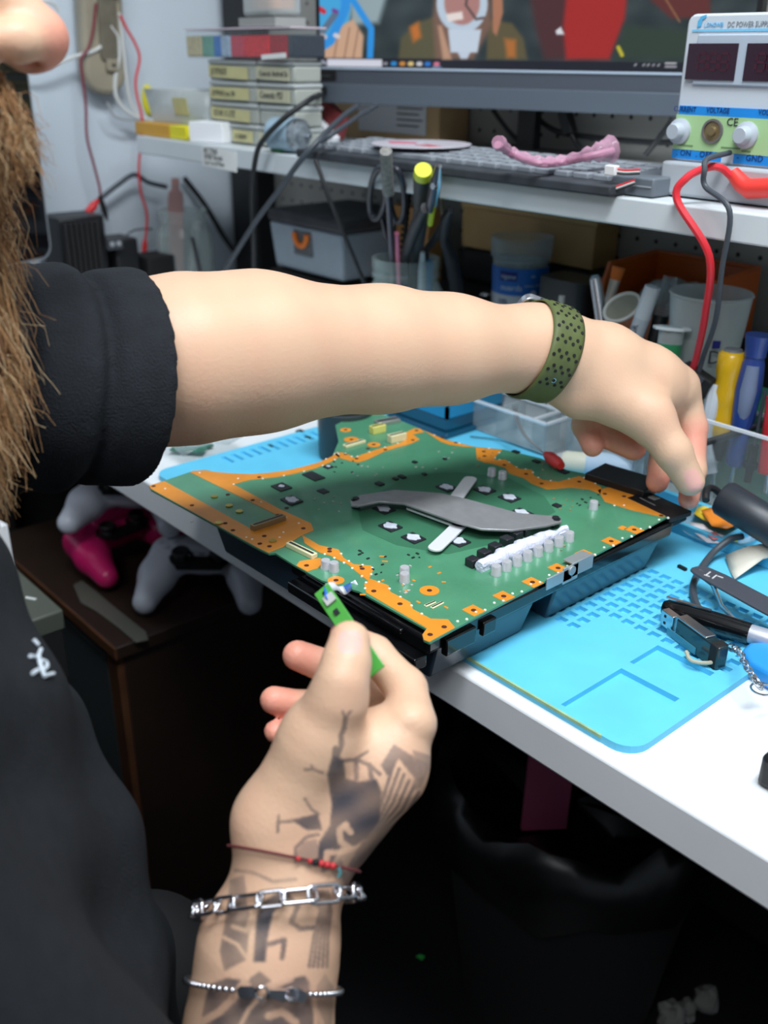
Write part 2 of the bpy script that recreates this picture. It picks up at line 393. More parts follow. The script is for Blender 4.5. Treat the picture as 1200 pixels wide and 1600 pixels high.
Gs = [(934, 766), (960, 759), (1008, 772), (1040, 798), (1044, 805), (1034, 808), (985, 797), (945, 784)]
Hs = [(743, 699), (785, 703), (775, 712), (772, 719), (789, 718), (802, 727), (812, 733), (831, 734), (834, 743), (848, 750), (873, 753), (905, 744), (920, 750), (940, 762), (938, 772), (920, 765), (892, 762), (855, 765), (831, 756), (818, 747), (796, 740), (789, 731), (770, 725), (757, 723), (745, 718)]
Is = [(521, 709), (534, 707), (546, 711), (553, 716), (564, 711), (590, 702), (613, 696), (630, 690), (632, 677), (646, 670), (656, 670), (663, 675), (645, 679), (656, 687), (641, 694), (622, 699), (600, 706), (575, 718), (560, 723), (545, 720), (531, 716)]
Js = [(663, 673), (694, 687), (742, 699), (725, 698), (702, 695), (688, 690), (676, 682)]
for q in (A_, Bs, Cs, Gs, Hs, Is, Js): link('copper_area', G().prism([B(*p) for p in q], bz - 0.0005, bz + 0.00025), M_orange, board, smooth=0)
HOLES = []; DOTS = []; TABS = []
def hole(px, py, r=0.0022): x, y = B(px, py); HOLES.append((x, y, r))
def dot(px, py, r=0.0013): x, y = B(px, py); DOTS.append((x, y, r))
for px, py in ((740, 954), (787, 932), (832, 910), (872, 888), (914, 866), (955, 846), (991, 828)):
    x, y = B(px, py); link('copper_pad', G().box((x, y, bz), (0.0125, 0.0115, 0.0005)), M_orange, board, smooth=0); hole(px, py)
x, y = B(973, 825); link('copper_pad', G().box((x, y, bz), (0.006, 0.007, 0.0005)), M_orange, board, smooth=0)
for px, py, a in ((525, 907, 0.0065), (671, 923, 0.0075), (549, 687, 0.008), (584, 695, 0.007), (540, 672, 0.006)):
    x, y = B(px, py); link('copper_ring', G().cyl((x, y, bz - 0.0005), (x, y, bz + 0.00025), a, n=20), M_orange, board, smooth=0); hole(px, py)
for px, py in ((240, 760), (300, 790), (352, 818), (364, 829), (356, 773), (395, 782), (405, 746), (434, 805), (413, 838), (406, 850), (421, 854), (448, 794), (474, 826), (515, 862), (566, 889), (584, 924), (625, 944), (694, 980), (672, 992), (479, 884), (515, 858), (1033, 806), (975, 776), (945, 772), (846, 756), (905, 753), (822, 741), (788, 727), (756, 706), (757, 713), (691, 684), (712, 692), (602, 703), (540, 710), (557, 717), (645, 688), (651, 673), (575, 701)): hole(px, py, 0.0018)
for k in range(24):
    t = k / 23; dot(711 + (1040 - 711) * t + 4, 978 - (978 - 812) * t - 7 + (k % 2) * 4, 0.0013)
for a in (A_[13:22], Bs[2:13], Hs[0:14], Is[0:9], Bs[19:27], Js[0:3]):
    for q in range(len(a) - 1): dot((a[q][0] + a[q + 1][0]) / 2, (a[q][1] + a[q + 1][1]) / 2)
for px, py in ((312, 739), (365, 757), (372, 748), (408, 785), (447, 809), (467, 818), (443, 832), (385, 840), (394, 843), (300, 815), (437, 840), (258, 764), (960, 790), (975, 790)): dot(px, py)
rd = random.Random(3)
for k in range(16):
    px, py = rd.uniform(560, 720), rd.uniform(855, 950)
    x, y = B(px, py); link('copper_pad', G().box((x, y, bz), (0.003 * rd.uniform(.5, 1.6), 0.0018, 0.0005), RZ(rd.choice((0, 45, 90)))), M_orange, board, smooth=0)
def repeat(name, pts, g, m):
    src = None
    for x, y, r in pts:
        if src is None: src = link(name, g, m, board); r0 = r; base = src.location.copy(); x0, y0 = x, y; o = src
        else: o = src.copy(); COL.objects.link(o)
        o.location = (base.x + x - x0, base.y + y - y0, base.z)
x, y, r = HOLES[0]; repeat('screw_hole', HOLES, G().cyl((x, y, bz - 0.0005), (x, y, bz + 0.0004), 0.002, n=12), M_hole)
x, y, r = DOTS[0]; repeat('solder_dot', DOTS, G().cyl((x, y, bz - 0.0005), (x, y, bz + 0.0006), 0.0013, 0.0009, n=8), M_dot)
# slot field screws on the storage bay
g = G()
for px, py in ((335, 777), (358, 791), (374, 800), (342, 818), (426, 846)): x, y = B(px, py); link('brass_standoff', G().cyl((x, y, bz - 0.0005), (x, y, bz + 0.0012), 0.0032, n=14), mat('brass', (190, 170, 90), 0.35, 0.9), board)
# memory chips with paste
def pkg(px, py, w_=0.0168, d_=0.0135, h=0.0014, paste=0.0064, name='memory_chip'):
    x, y = B(px, py); c = link(name, G().box((x, y, bz + h / 2), (w_, d_, h)), M_chip, board, bevel=0.0003)
    if paste:
        pg = G(); pg.prism([(x + paste * (1 + 0.18 * math.sin(5 * a + px)) * math.cos(a), y + 0.8 * paste * (1 + 0.18 * math.cos(4 * a + py)) * math.sin(a)) for a in [2 * PI * i / 22 for i in range(22)]], bz + h - 0.0001, bz + h + 0.0005)
        q = link('paste_blob', pg, M_paste, board)
for px, py in ((456, 783), (600, 797), (610, 824), (646, 842), (716, 847), (698, 763), (757, 767), (796, 779), (815, 803)): pkg(px, py)
pkg(440, 762, 0.016, 0.013, 0.0014, 0.003); pkg(490, 745, 0.021, 0.012, 0.0014, 0)
pkg(513, 730, 0.008, 0.008, 0.001, 0.0022, 'small_chip'); pkg(505, 768, 0.010, 0.008, 0.0008, 0, 'small_chip')
for px, py, w_, d_ in ((628, 746, .008, .005), (618, 749, .006, .004), (593, 757, .008, .006), (648, 723, .005, .004), (695, 718, .004, .003), (806, 707, .008, .005), (838, 722, .008, .005), (880, 738, .010, .007), (570, 640, .004, .003), (870, 791, .007, .006), (663, 742, .005, .004)):
    pkg(px, py, w_, d_, 0.0016, 0, 'driver_chip')
# capacitors in metal cans
def can(px, py, r=0.0042, h=0.0075):
    x, y = B(px, py); c = G(); c.lathe([(0, 0), (r, 0), (r, 0.0012), (r * 0.92, 0.0018), (r * 0.92, h - 0.0008), (r * 0.82, h), (0, h)], (x, y, bz), 18); link('capacitor', c, M_can, board)
for i in range(8): can(775 + 16.3 * i, 893 - 7.6 * i + 5, 0.0042, 0.008)
for px, py in ((509, 888), (522, 892), (632, 899), (632, 909), (768, 743), (785, 748), (927, 795)): can(px, py)
gp = G(); A = B(748, 893); Bq = B(885, 833); d = Vector((Bq[0] - A[0], Bq[1] - A[1], 0)); n_ = Vector((-d.y, d.x, 0)).normalized(); pts = []
for i in range(25):
    t = i / 24; pts.append(Vector((A[0], A[1], bz + 0.0045)) + d * t + n_ * (0.0012 * math.sin(9 * t * PI)))
gp.tube(pts, [0.002 + 0.0045 * math.sin(PI * min(1, max(0.03, i / 24 * 1.15))) ** 0.4 * (1 + 0.2 * math.sin(i * 2.4)) if i < 23 else 0.003 for i in range(25)], 10); gp.box(((A[0] + Bq[0]) / 2, (A[1] + Bq[1]) / 2, bz + 0.002), (d.length, 0.006, 0.004), RZ(math.degrees(math.atan2(d.y, d.x))))
link('white_sealant', gp, mat('white_sealant', (214, 216, 236), 0.4, bump=0.5, scale=200), board)
for i, (px, py) in enumerate(((738, 884), (756, 872), (773, 862), (791, 851), (806, 842), (821, 836))):
    x, y = B(px, py); link('power_choke', G().box((x, y, bz + 0.0035), (0.0088, 0.0088, 0.007), RZ(math.degrees(math.atan2(d.y, d.x)))), M_chip, board, bevel=0.0008)
# connectors
def conn(px0, py0, px1, py1, d_, h, m, name):
    a = Vector((*B(px0, py0), 0)); b = Vector((*B(px1, py1), 0)); c = (a + b) / 2; ang = math.degrees(math.atan2(b.y - a.y, b.x - a.x)); L_ = (b - a).length
    q = link(name, G().box((c.x, c.y, bz + h / 2), (L_, d_, h), RZ(ang)), m, board, bevel=0.0004)
    s_ = G().box((c.x, c.y, bz + h), (L_ * 0.9, d_ * 0.35, 0.0006), RZ(ang)); link('contact_slot', s_, M_chip, board); return q
conn(451, 853, 492, 873, 0.006, 0.004, M_cream, 'ribbon_connector')
conn(394, 829, 444, 812, 0.006, 0.005, mat('gold_contacts', (150, 134, 100), 0.4, 0.5), 'storage_slot')
conn(538, 700, 569, 691, 0.006, 0.003, M_cream, 'ribbon_connector')
conn(580, 678, 600, 673, 0.008, 0.008, mat('yellow_connector', (222, 214, 120), 0.5), 'socket')
conn(608, 692, 632, 686, 0.008, 0.008, M_cream, 'socket')
conn(588, 664, 622, 658, 0.012, 0.004, mat('shield_can', (170, 170, 165), 0.4, 0.6), 'shield_can')
conn(674, 951, 692, 942, 0.003, 0.001, M_cream, 'test_pad'); conn(664, 948, 680, 941, 0.003, 0.001, M_cream, 'test_pad')
gs = [G(), G(), G()]; smd_m = [M_chip, mat('tan_part', (150, 130, 96), 0.5), mat('silver_part', (176, 180, 176), 0.4)]
zones = [(560, 600, 865, 900), (690, 770, 700, 730), (470, 540, 770, 800), (520, 560, 720, 740), (860, 900, 780, 800), (640, 720, 705, 735), (560, 660, 860, 880), (800, 900, 850, 870), (540, 600, 725, 745), (900, 940, 770, 790), (840, 880, 720, 745), (610, 650, 885, 930)]
for k in range(84):
    z = zones[k % len(zones)]; x, y = B(rd.uniform(z[0], z[1]), rd.uniform(z[2], z[3])); a = rd.choice((0, 90)); s_ = rd.uniform(.7, 1.6)
    link('resistor', G().box((x, y, bz + 0.0004), (0.0018 * s_, 0.001 * s_, 0.0008), RZ(a)), smd_m[k % 3], board, smooth=0)
# slightly darker green patch around the processor and its clamp
und = G().prism([B(*p) for p in ((566, 828), (560, 800), (600, 765), (640, 742), (712, 738), (790, 745), (850, 775), (868, 800), (820, 822), (770, 850), (700, 866), (620, 852))], bz, bz + 0.00015)
link('darker_patch', und, mat('darker_green', (58, 112, 84), 0.35, var=0.08, scale=20), board, smooth=0)
cl = G(); zc = bz + 0.006
M_clamp = mat('dark_clamp_steel', (150, 150, 153), 0.3, 0.35, var=0.08, scale=90)
top = [(547, 782), (563, 773), (617, 765), (650, 767), (689, 770), (725, 778), (762, 788), (810, 801), (853, 805), (875, 806)]
bot = [(549, 789), (559, 790), (592, 783), (631, 786), (665, 798), (713, 815), (752, 826), (800, 828), (853, 821), (878, 815)]
def lerp_z(i): t = i / 9; return 0.0045 + 0.0055 * math.sin(PI * t)
rt = []; rb_ = []
for i in range(10):
    z = lerp_z(i); a = onz(*top[i], HB + z + 0.002); b = onz(*bot[i], HB + z + 0.002); rt.append(a); rb_.append(b)
n = 10; vs_ = rt + rb_ + [v - Vector((0, 0, 0.0022)) for v in rt] + [v - Vector((0, 0, 0.0022)) for v in rb_]
fs_ = []
for i in range(n - 1): fs_ += [(i, i + 1, n + i + 1, n + i), (2 * n + i, 3 * n + i, 3 * n + i + 1, 2 * n + i + 1), (i, 2 * n + i, 2 * n + i + 1, i + 1), (n + i, n + i + 1, 3 * n + i + 1, 3 * n + i)]
fs_ += [(0, n, 3 * n, 2 * n), (n - 1, 3 * n - 1, 4 * n - 1, 2 * n - 1)]
cl.add(vs_, fs_)
clamp = link('clamp_plate', cl, M_clamp, con, bevel=0.0005, label='dark steel leaf spring clamped over the processor')
g = G()
for px, py in ((556, 781), (868, 811)):
    v = onz(px, py, HB + 0.007); link('clamp_screw', G().lathe([(0, 0), (0.0042, 0), (0.0042, 0.0075), (0.003, 0.0075), (0.003, 0.009), (0, 0.009)], (v.x, v.y, bz), 16), M_chip, clamp)
g = G(); zc = HB + 0.0035
def bar(p, q, w_):
    a = onz(*p, zc); b = onz(*q, zc); c = (a + b) / 2; dd = b - a; an = math.degrees(math.atan2(dd.y, dd.x)); L_ = dd.length
    g.prism(rrect(L_, w_, w_ * 0.45, 4), 0, 0.0018, RZ(an), (c.x, c.y, T + zc))
bar((737, 747), (709, 785), 0.0125); bar((676, 862), (722, 818), 0.0125); bar((637, 793), (724, 825), 0.009)
link('cross_bracket', g, mat('pale_bracket', (222, 224, 228), 0.35, 0.15), con, bevel=0.0003, label='pale metal cross under the clamp plate')
# bright bracket clipped on the right edge
g = G(); P0 = onz(868, 918, HB - 0.003); P1 = onz(934, 884, HB - 0.003); c = (P0 + P1) / 2
xr = x1 + 0.002
g.box((xr + 0.002, P0.y + 0.013, T + HB - 0.003), (0.0015, 0.030, 0.010)); g.box((xr + 0.002, P1.y - 0.012, T + HB - 0.001), (0.0015, 0.026, 0.012)); g.box((xr + 0.002, c.y, T + HB - 0.003), (0.0015, 0.018, 0.014))
g.box((xr - 0.003, P1.y - 0.012, T + HB + 0.004), (0.010, 0.024, 0.0014)); g.cyl((xr + 0.0025, c.y, T + HB), (xr + 0.0045, c.y, T + HB), 0.004, n=16)
link('edge_bracket', g, mat('zinc_bracket', (176, 186, 190), 0.35, 0.6), con, bevel=0.0004, label='bright zinc bracket on the right edge')
# black flat module beside the back right corner
g = G(); v = onz(965, 752, HB + 0.006); g.box((v.x - 0.002, v.y + 0.012, v.z - 0.004), (0.062, 0.036, 0.010), RZ(6)); link('antenna_module', g, M_black, con, bevel=0.001)
g = G(); v = onz(1030, 782, HB + 0.004); g.box((v.x, v.y, v.z - 0.006), (0.052, 0.028, 0.005), RZ(-8)); plate = link('cover_plate', g, M_black, con, bevel=0.001)
g = G(); v2 = onz(1022, 778, HB + 0.0008); g.box((v2.x, v2.y, v2.z), (0.008, 0.007, 0.0008), RZ(-8)); 
for k in range(3): g.box((v2.x - 0.002 + 0.004 * k, v2.y - 0.010 - 0.001 * k, v2.z - 0.0005), (0.014 - 0.003 * k, 0.0012, 0.0006), RZ(-8))
link('printed_marks', g, mat('grey_print', (150, 152, 150), 0.6), plate)
# ribbon cable at the front edge
# round dark cup behind the cut-out
v = onz(499, 716, MH)
cup = G(); cup.lathe([(0.0, 0), (0.029, 0), (0.030, 0.004), (0.031, 0.055), (0.029, 0.056), (0.0285, 0.004), (0, 0.003)], (v.x + 0.012, v.y + 0.028, T + MH + 0.0005), 36)
solo('dust_cup', cup, mat('dark_grey_plastic', (52, 60, 64), 0.4), 'dark grey round plastic cup on the mat in the board cut-out', 'cup')

# ------------------------------------------------------------------ smooth-body mesher (signed distances -> one continuous surface)
def V3(v): return np.array((v[0], v[1], v[2]), dtype=np.float64)
def rc(P, a, b, ra, rb):
    ba = b - a; pa = P - a; h = np.clip((pa @ ba) / (ba @ ba), 0, 1)
    return np.linalg.norm(pa - h[:, None] * ba, axis=1) - (ra + (rb - ra) * h)
def el(P, c, r, Q=None):
    q = P - c
    if Q is not None: q = q @ Q
    k0 = np.linalg.norm(q / r, axis=1); k1 = np.linalg.norm(q / (r * r), axis=1); return k0 * (k0 - 1) / np.maximum(k1, 1e-9)
def smin(a, b, k):
    h = np.clip(0.5 + 0.5 * (b - a) / k, 0, 1); return b * (1 - h) + a * h - k * h * (1 - h)
def smax(a, b, k): return -smin(-a, -b, k)
def chain(P, pts, k=0.004):
    d = None
    for i in range(len(pts) - 1):
        q = rc(P, pts[i][0], pts[i + 1][0], pts[i][1], pts[i + 1][1]); d = q if d is None else smin(d, q, k)
    return d
def surface(fn, lo, hi, v, N=16, slack=1.35, pad=0.012):
    lo = np.array(lo, float); nb = np.ceil((np.array(hi, float) - lo) / (v * N)).astype(int)
    bi = np.stack(np.meshgrid(*[np.arange(n) for n in nb], indexing='ij'), -1).reshape(-1, 3)
    cen = lo + (bi + 0.5) * v * N; d = np.concatenate([fn(cen[i:i + 20000]) for i in range(0, len(cen), 20000)])
    act = bi[np.abs(d) < 0.5 * math.sqrt(3) * v * N * slack + pad]
    g = np.arange(N + 1); gg = np.stack(np.meshgrid(g, g, g, indexing='ij'), -1).reshape(-1, 3)
    NN = nb * N + 2; keys = []; pos = []; quads = []
    corner = [(i, j, k) for i in (0, 1) for j in (0, 1) for k in (0, 1)]
    edges = [(a, b) for a in range(8) for b in range(a + 1, 8) if sum(x != y for x, y in zip(corner[a], corner[b])) == 1]
    def key(ix): return (ix[:, 0] * NN[1] + ix[:, 1]) * NN[2] + ix[:, 2]
    for b in act:
        val = fn(lo + (gg + b * N) * v).reshape(N + 1, N + 1, N + 1)
        if val.min() > 0 or val.max() < 0: continue
        cs = np.stack([val[i:N + i, j:N + j, k:N + k] for i, j, k in corner], -1); ins = cs < 0
        am = ins.any(-1) & ~ins.all(-1); ix = np.argwhere(am)
        if not len(ix): continue
        cv = cs[am]; acc = np.zeros((len(ix), 3)); cnt = np.zeros(len(ix))
        for a, e in edges:
            s_ = (cv[:, a] < 0) != (cv[:, e] < 0)
            t = np.where(s_, cv[:, a] / np.where(s_, cv[:, a] - cv[:, e], 1), 0)
            p_ = np.array(corner[a]) + t[:, None] * (np.array(corner[e]) - np.array(corner[a]))
            acc += np.where(s_[:, None], p_, 0); cnt += s_
        pos.append(lo + (ix + b * N + acc / cnt[:, None]) * v); keys.append(key(ix + b * N + 1))
        for ax in range(3):
            o1, o2 = [x for x in range(3) if x != ax]
            i0 = val[:N, :N, :N] < 0; sl = [slice(0, N)] * 3; sl[ax] = slice(1, N + 1); i1 = val[tuple(sl)] < 0
            q = np.argwhere(i0 != i1)
            if not len(q): continue
            fl = i0[tuple(q.T)]; q = q + b * N + 1
            e1 = np.zeros(3, int); e1[o1] = 1; e2 = np.zeros(3, int); e2[o2] = 1
            F = np.stack([key(q - e1 - e2), key(q - e2), key(q), key(q - e1)], 1)
            if ax == 1: fl = ~fl
            F[~fl] = F[~fl][:, ::-1]; quads.append(F)
    keys = np.concatenate(keys); pos = np.concatenate(pos); quads = np.concatenate(quads)
    o = np.argsort(keys); keys = keys[o]; pos = pos[o]
    ids = np.searchsorted(keys, quads); ids = np.clip(ids, 0, len(keys) - 1); ok = (keys[ids] == quads).all(1)
    return pos, ids[ok]
def mesh_np(name, pos, quads, mats, parent=None, smooth=True):
    me = bpy.data.meshes.new(name)
    if parent is not None: pos = pos - np.array(world_of(parent).translation)
    me.vertices.add(len(pos)); me.vertices.foreach_set('co', pos.astype(np.float32).ravel())
    me.loops.add(quads.size); me.loops.foreach_set('vertex_index', quads.astype(np.int32).ravel())
    me.polygons.add(len(quads)); me.polygons.foreach_set('loop_start', np.arange(0, quads.size, quads.shape[1], dtype=np.int32))
    me.update(calc_edges=True); me.validate()
    if smooth: me.polygons.foreach_set('use_smooth', [True] * len(me.polygons))
    for m in mats: me.materials.append(m)
    o = bpy.data.objects.new(name, me); COL.objects.link(o)
    if parent is not None: o.parent = parent
    return o
def set_col(me, name, rgb):
    a = me.color_attributes.new(name, 'FLOAT_COLOR', 'POINT'); c = np.ones((len(rgb), 4), np.float32); c[:, :3] = rgb; a.data.foreach_set('color', c.ravel())
def inpoly(x, y, poly):
    r = np.zeros(len(x), bool); n = len(poly)
    for i in range(n):
        x0, y0 = poly[i]; x1_, y1_ = poly[(i + 1) % n]
        c = ((y0 > y) != (y1_ > y)) & (x < (x1_ - x0) * (y - y0) / (y1_ - y0 + 1e-12) + x0); r ^= c
    return r
def dpoly(x, y, pts):
    d = np.full(len(x), 1e9)
    for i in range(len(pts) - 1):
        a = np.array(pts[i], float); b = np.array(pts[i + 1], float); ba = b - a
        t = np.clip(((x - a[0]) * ba[0] + (y - a[1]) * ba[1]) / (ba @ ba), 0, 1); d = np.minimum(d, np.hypot(x - a[0] - t * ba[0], y - a[1] - t * ba[1]))
    return d

# ------------------------------------------------------------------ the person
J = lambda px, py, d: V3(odp(px, py, d))
D3 = lambda x, y, z: np.array((x, y, T + z))
R_f = [(D3(-0.33, 0.01, 0.13), 0.055), (D3(-0.278, 0.125, -0.20), 0.045), (J(405, 1600, .545), 0.0365), (J(420, 1480, .542), 0.0345), (J(447, 1385, .54), 0.0285)]
L_f = [(D3(-0.69, 0.09, 0.240), 0.052), (J(180, 576, .67), 0.050), (J(290, 562, .685), 0.0545), (J(400, 551, .715), 0.054), (J(600, 546, .775), 0.0455), (J(700, 546, .80), 0.0405), (J(835, 545, .84), 0.0335), (J(880, 556, .85), 0.0345)]
NOSE = J(42, 58, 0.50)
HC = NOSE + np.array((-0.012, -0.112, 0.030))
def hand_r(P):
    d = chain(P, [R_f[-1], (J(440, 1285, .54), 0.0255), (J(502, 1155, .53), 0.0212), (J(528, 1092, .52), 0.0150)], 0.01)
    d = smin(d, rc(P, J(480, 1335, .545), J(598, 1192, .545), 0.0265, 0.0255), 0.012)
    d = smin(d, rc(P, J(598, 1192, .545), J(640, 1130, .54), 0.0245, 0.0125), 0.008)
    d = smin(d, rc(P, J(540, 1180, .545), J(618, 1140, .55), 0.019, 0.015), 0.010)
    d = smin(d, rc(P, J(470, 1250, .555), J(560, 1150, .57), 0.018, 0.016), 0.012)
    th = chain(P, [(J(528, 1092, .52), 0.0150), (J(535, 1062, .517), 0.0128), (J(541, 1036, .521), 0.0126), (J(546, 1003, .528), 0.0113)], 0.004)
    d = smin(d, th, 0.007)
    i_ = chain(P, [(J(644, 1130, .545), 0.0135), (J(634, 1076, .565), 0.0118), (J(585, 1022, .578), 0.0105), (J(538, 992, .572), 0.0085)], 0.004)
    m_ = chain(P, [(J(640, 1160, .565), 0.0125), (J(600, 1105, .60), 0.0115), (J(520, 1045, .605), 0.0105), (J(465, 1024, .598), 0.0092)], 0.004)
    r_ = chain(P, [(J(610, 1180, .575), 0.012), (J(560, 1135, .605), 0.011), (J(480, 1104, .605), 0.0095), (J(428, 1094, .597), 0.0085)], 0.004)
    p_ = chain(P, [(J(570, 1200, .578), 0.011), (J(520, 1165, .60), 0.009), (J(470, 1148, .60), 0.0078), (J(430, 1143, .594), 0.0068)], 0.004)
    for q in (i_, m_, r_, p_): d = smin(d, q, 0.0045)
    d = smax(d, -rc(P, J(585, 1118, .516), J(640, 1141, .524), 0.0012, 0.0010), 0.006)       # crease of the thumb web
    return d
def hand_l(P):
    d = chain(P, [L_f[-1], (J(940, 572, .865), 0.0355), (J(1010, 600, .878), 0.0325), (J(1048, 608, .888), 0.0245)], 0.012)
    d = smin(d, rc(P, J(925, 598, .855), J(1015, 652, .845), 0.030, 0.0205), 0.012)
    d = smin(d, rc(P, J(865, 590, .85), J(902, 622, .853), 0.020, 0.0165), 0.012)
    th = chain(P, [(J(1012, 650, .845), 0.0200), (J(1052, 706, .84), 0.0150), (J(1078, 752, .845), 0.0125)], 0.006)
    d = smin(d, th, 0.009)
    i_ = chain(P, [(J(1062, 606, .893), 0.0175), (J(1083, 668, .893), 0.0122), (J(1084, 735, .885), 0.0105), (J(1076, 780, .868), 0.0090)], 0.005)
    m_ = chain(P, [(J(1030, 640, .905), 0.0145), (J(1036, 690, .91), 0.0125), (J(1033, 730, .90), 0.0112), (J(1027, 753, .886), 0.0100)], 0.005)
    r_ = chain(P, [(J(985, 630, .91), 0.015), (J(940, 676, .905), 0.0125), (J(990, 700, .89), 0.0112)], 0.005)
    p_ = chain(P, [(J(945, 620, .905), 0.014), (J(914, 664, .90), 0.0115), (J(926, 697, .892), 0.0098)], 0.005)
    for q in (i_, m_, r_, p_): d = smin(d, q, 0.006)
    return d
def head(P):
    c = HC
    d = el(P, c + np.array((0, -0.012, 0.045)), np.array((0.078, 0.098, 0.092)))
    d = smin(d, el(P, c + np.array((0, 0.03, -0.035)), np.array((0.060, 0.066, 0.075))), 0.03)
    d = smin(d, rc(P, c + np.array((0, 0.025, -0.085)), c + np.array((0, 0.035, -0.085)), 0.032, 0.028), 0.025)
    d = smin(d, rc(P, c + np.array((-0.03, 0.078, 0.035)), c + np.array((0.03, 0.078, 0.035)), 0.014, 0.014), 0.015)      # brow
    d = smin(d, rc(P, c + np.array((0, 0.082, 0.03)), NOSE, 0.010, 0.0165), 0.008)
    d = smin(d, el(P, NOSE + np.array((0, 0.003, 0.0)), np.array((0.0170, 0.0180, 0.0150))), 0.006)
    for s_ in (-1, 1):
        d = smin(d, el(P, NOSE + np.array((s_ * 0.016, -0.012, -0.002)), np.array((0.0095, 0.013, 0.0105))), 0.006)
        d = smax(d, -el(P, NOSE + np.array((s_ * 0.009, -0.008, -0.0135)), np.array((0.0052, 0.0085, 0.008))), 0.003)      # nostrils
        d = smax(d, -el(P, c + np.array((s_ * 0.031, 0.095, 0.018)), np.array((0.016, 0.014, 0.011))), 0.01)               # eye sockets
        d = smin(d, el(P, c + np.array((s_ * 0.031, 0.070, 0.018)), np.array((0.0125, 0.0125, 0.0125))), 0.003)
        d = smin(d, el(P, c + np.array((s_ * 0.080, -0.01, 0.005)), np.array((0.008, 0.018, 0.032))), 0.008)               # ears
    lip = NOSE + np.array((0, -0.034, -0.038))
    d = smin(d, rc(P, lip + np.array((-0.018, -0.004, 0)), lip + np.array((0.018, -0.004, 0)), 0.0075, 0.0075), 0.006)
    d = smin(d, rc(P, lip + np.array((-0.016, -0.004, -0.013)), lip + np.array((0.016, -0.004, -0.013)), 0.008, 0.008), 0.006)
    return d
def torso(P, g=0.0):
    d = el(P, D3(-0.515, 0.02, 0.08), np.array((0.185, 0.150, 0.25)) - g)
    d = smin(d, el(P, D3(-0.49, 0.03, -0.10), np.array((0.192, 0.178, 0.28)) - g), 0.05)
    return smin(d, rc(P, D3(-0.35, 0.0, 0.17), D3(-0.67, 0.05, 0.27), 0.072 - g, 0.080 - g), 0.05)
def body(P):
    d = torso(P, 0.016)
    d = smin(d, rc(P, D3(-0.535, 0.03, 0.24), V3(HC) + np.array((0, -0.02, -0.04)), 0.062, 0.058), 0.03)
    if P[:, 2].max() > T + 0.24: d = smin(d, head(P), 0.02)
    d = smin(d, chain(P, L_f, 0.02), 0.02)
    d = smin(d, chain(P, R_f, 0.02), 0.02)
    lo, hi = P.min(0), P.max(0)
    for c, fn_ in ((J(990, 640, .87), hand_l), (J(540, 1180, .55), hand_r)):
        if np.linalg.norm(np.maximum(0, np.maximum(lo - c, c - hi))) < 0.17: d = smin(d, fn_(P), 0.008)
    return d
person = thing('person', 'bearded person in a black shirt reaching over the console with both hands', 'person', (-0.51, 0.02, 0.40))
pos, quads = surface(body, (-0.80, -0.22, T - 0.42), (-0.15, 0.92, T + 0.62), 0.0022)
# colour of the skin: base tone, mottling, pink tips and nails, ink of the tattoos
px, py = topx(pos)
near_r = (pos[:, 0] > -0.45) & (pos[:, 2] < T + 0.155) & (np.linalg.norm(pos - J(480, 1280, .54), axis=1) < 0.30)
def refine(pos, quads, mask):
    f = mask[quads].all(1); bm_v = [pos]; nv = len(pos); q = quads[f]
    ed = np.sort(np.concatenate([q[:, [0, 1]], q[:, [1, 2]], q[:, [2, 3]], q[:, [3, 0]]]), 1)
    u, inv = np.unique(ed, axis=0, return_inverse=True); inv = inv.ravel(); m = len(q)
    mid = pos[u].mean(1); cen = pos[q].mean(1)
    E = nv + inv.reshape(4, m).T; C = nv + len(u) + np.arange(m)
    nq = np.concatenate([np.stack([q[:, i], E[:, i], C, E[:, (i - 1) % 4]], 1) for i in range(4)])
    # neighbours outside keep their long edge: the border vertices lie on it, so no gap shows
    return np.concatenate([pos, mid, cen]), np.concatenate([quads[~f], nq])
pos, quads = refine(pos, quads, near_r)
px, py = topx(pos)
x_, y_, z_ = pos.T
base = np.array(srgb((214, 177, 148))); pink = np.array(srgb((222, 140, 122))); nail = np.array(srgb((226, 172, 160))); ink = np.array(srgb((44, 54, 68)))
mot = 0.5 + 0.25 * np.sin(90 * x_ + 3 * np.sin(70 * y_)) + 0.25 * np.sin(80 * z_ + 2 * np.sin(110 * x_ + 1))
col = base + (pink - base) * (0.15 * mot)[:, None]
def blend(col, c, w_): return col + (c - col) * np.clip(w_, 0, 1)[:, None]
def near(c, r, soft=0.5): d = np.linalg.norm(pos - c, axis=1); return np.clip((r - d) / (r * soft), 0, 1)
for a, r in ((J(465, 1024, .598), .022), (J(428, 1094, .597), .022), (J(430, 1143, .594), .018), (J(538, 992, .572), .018), (J(1074, 786, .872), .025), (J(1024, 768, .885), .03), (J(990, 700, .89), .03), (J(926, 697, .892), .025), (J(1085, 690, .893), .03), (NOSE + np.array((0.004, 0.010, -0.004)), .024)):
    col = blend(col, pink, 0.75 * near(a, r))
def nailmask(cx, cy, rx_, ry_, a, dmin, dmax):
    dep = (pos - np.array([0, 0, CAMZ])) @ RM[2]; c, s_ = math.cos(a), math.sin(a)
    u = ((px - cx) * c + (py - cy) * s_) / rx_; v = (-(px - cx) * s_ + (py - cy) * c) / ry_
    return np.clip((1 - (u ** 4 + v ** 4)) * 4, 0, 1) * ((dep > dmin) & (dep < dmax))
col = blend(col, nail, nailmask(547, 1003, 20, 19, 0.05, .49, .5285)); col = blend(col, nail, nailmask(1083, 750, 13, 18, -0.4, .82, .843))
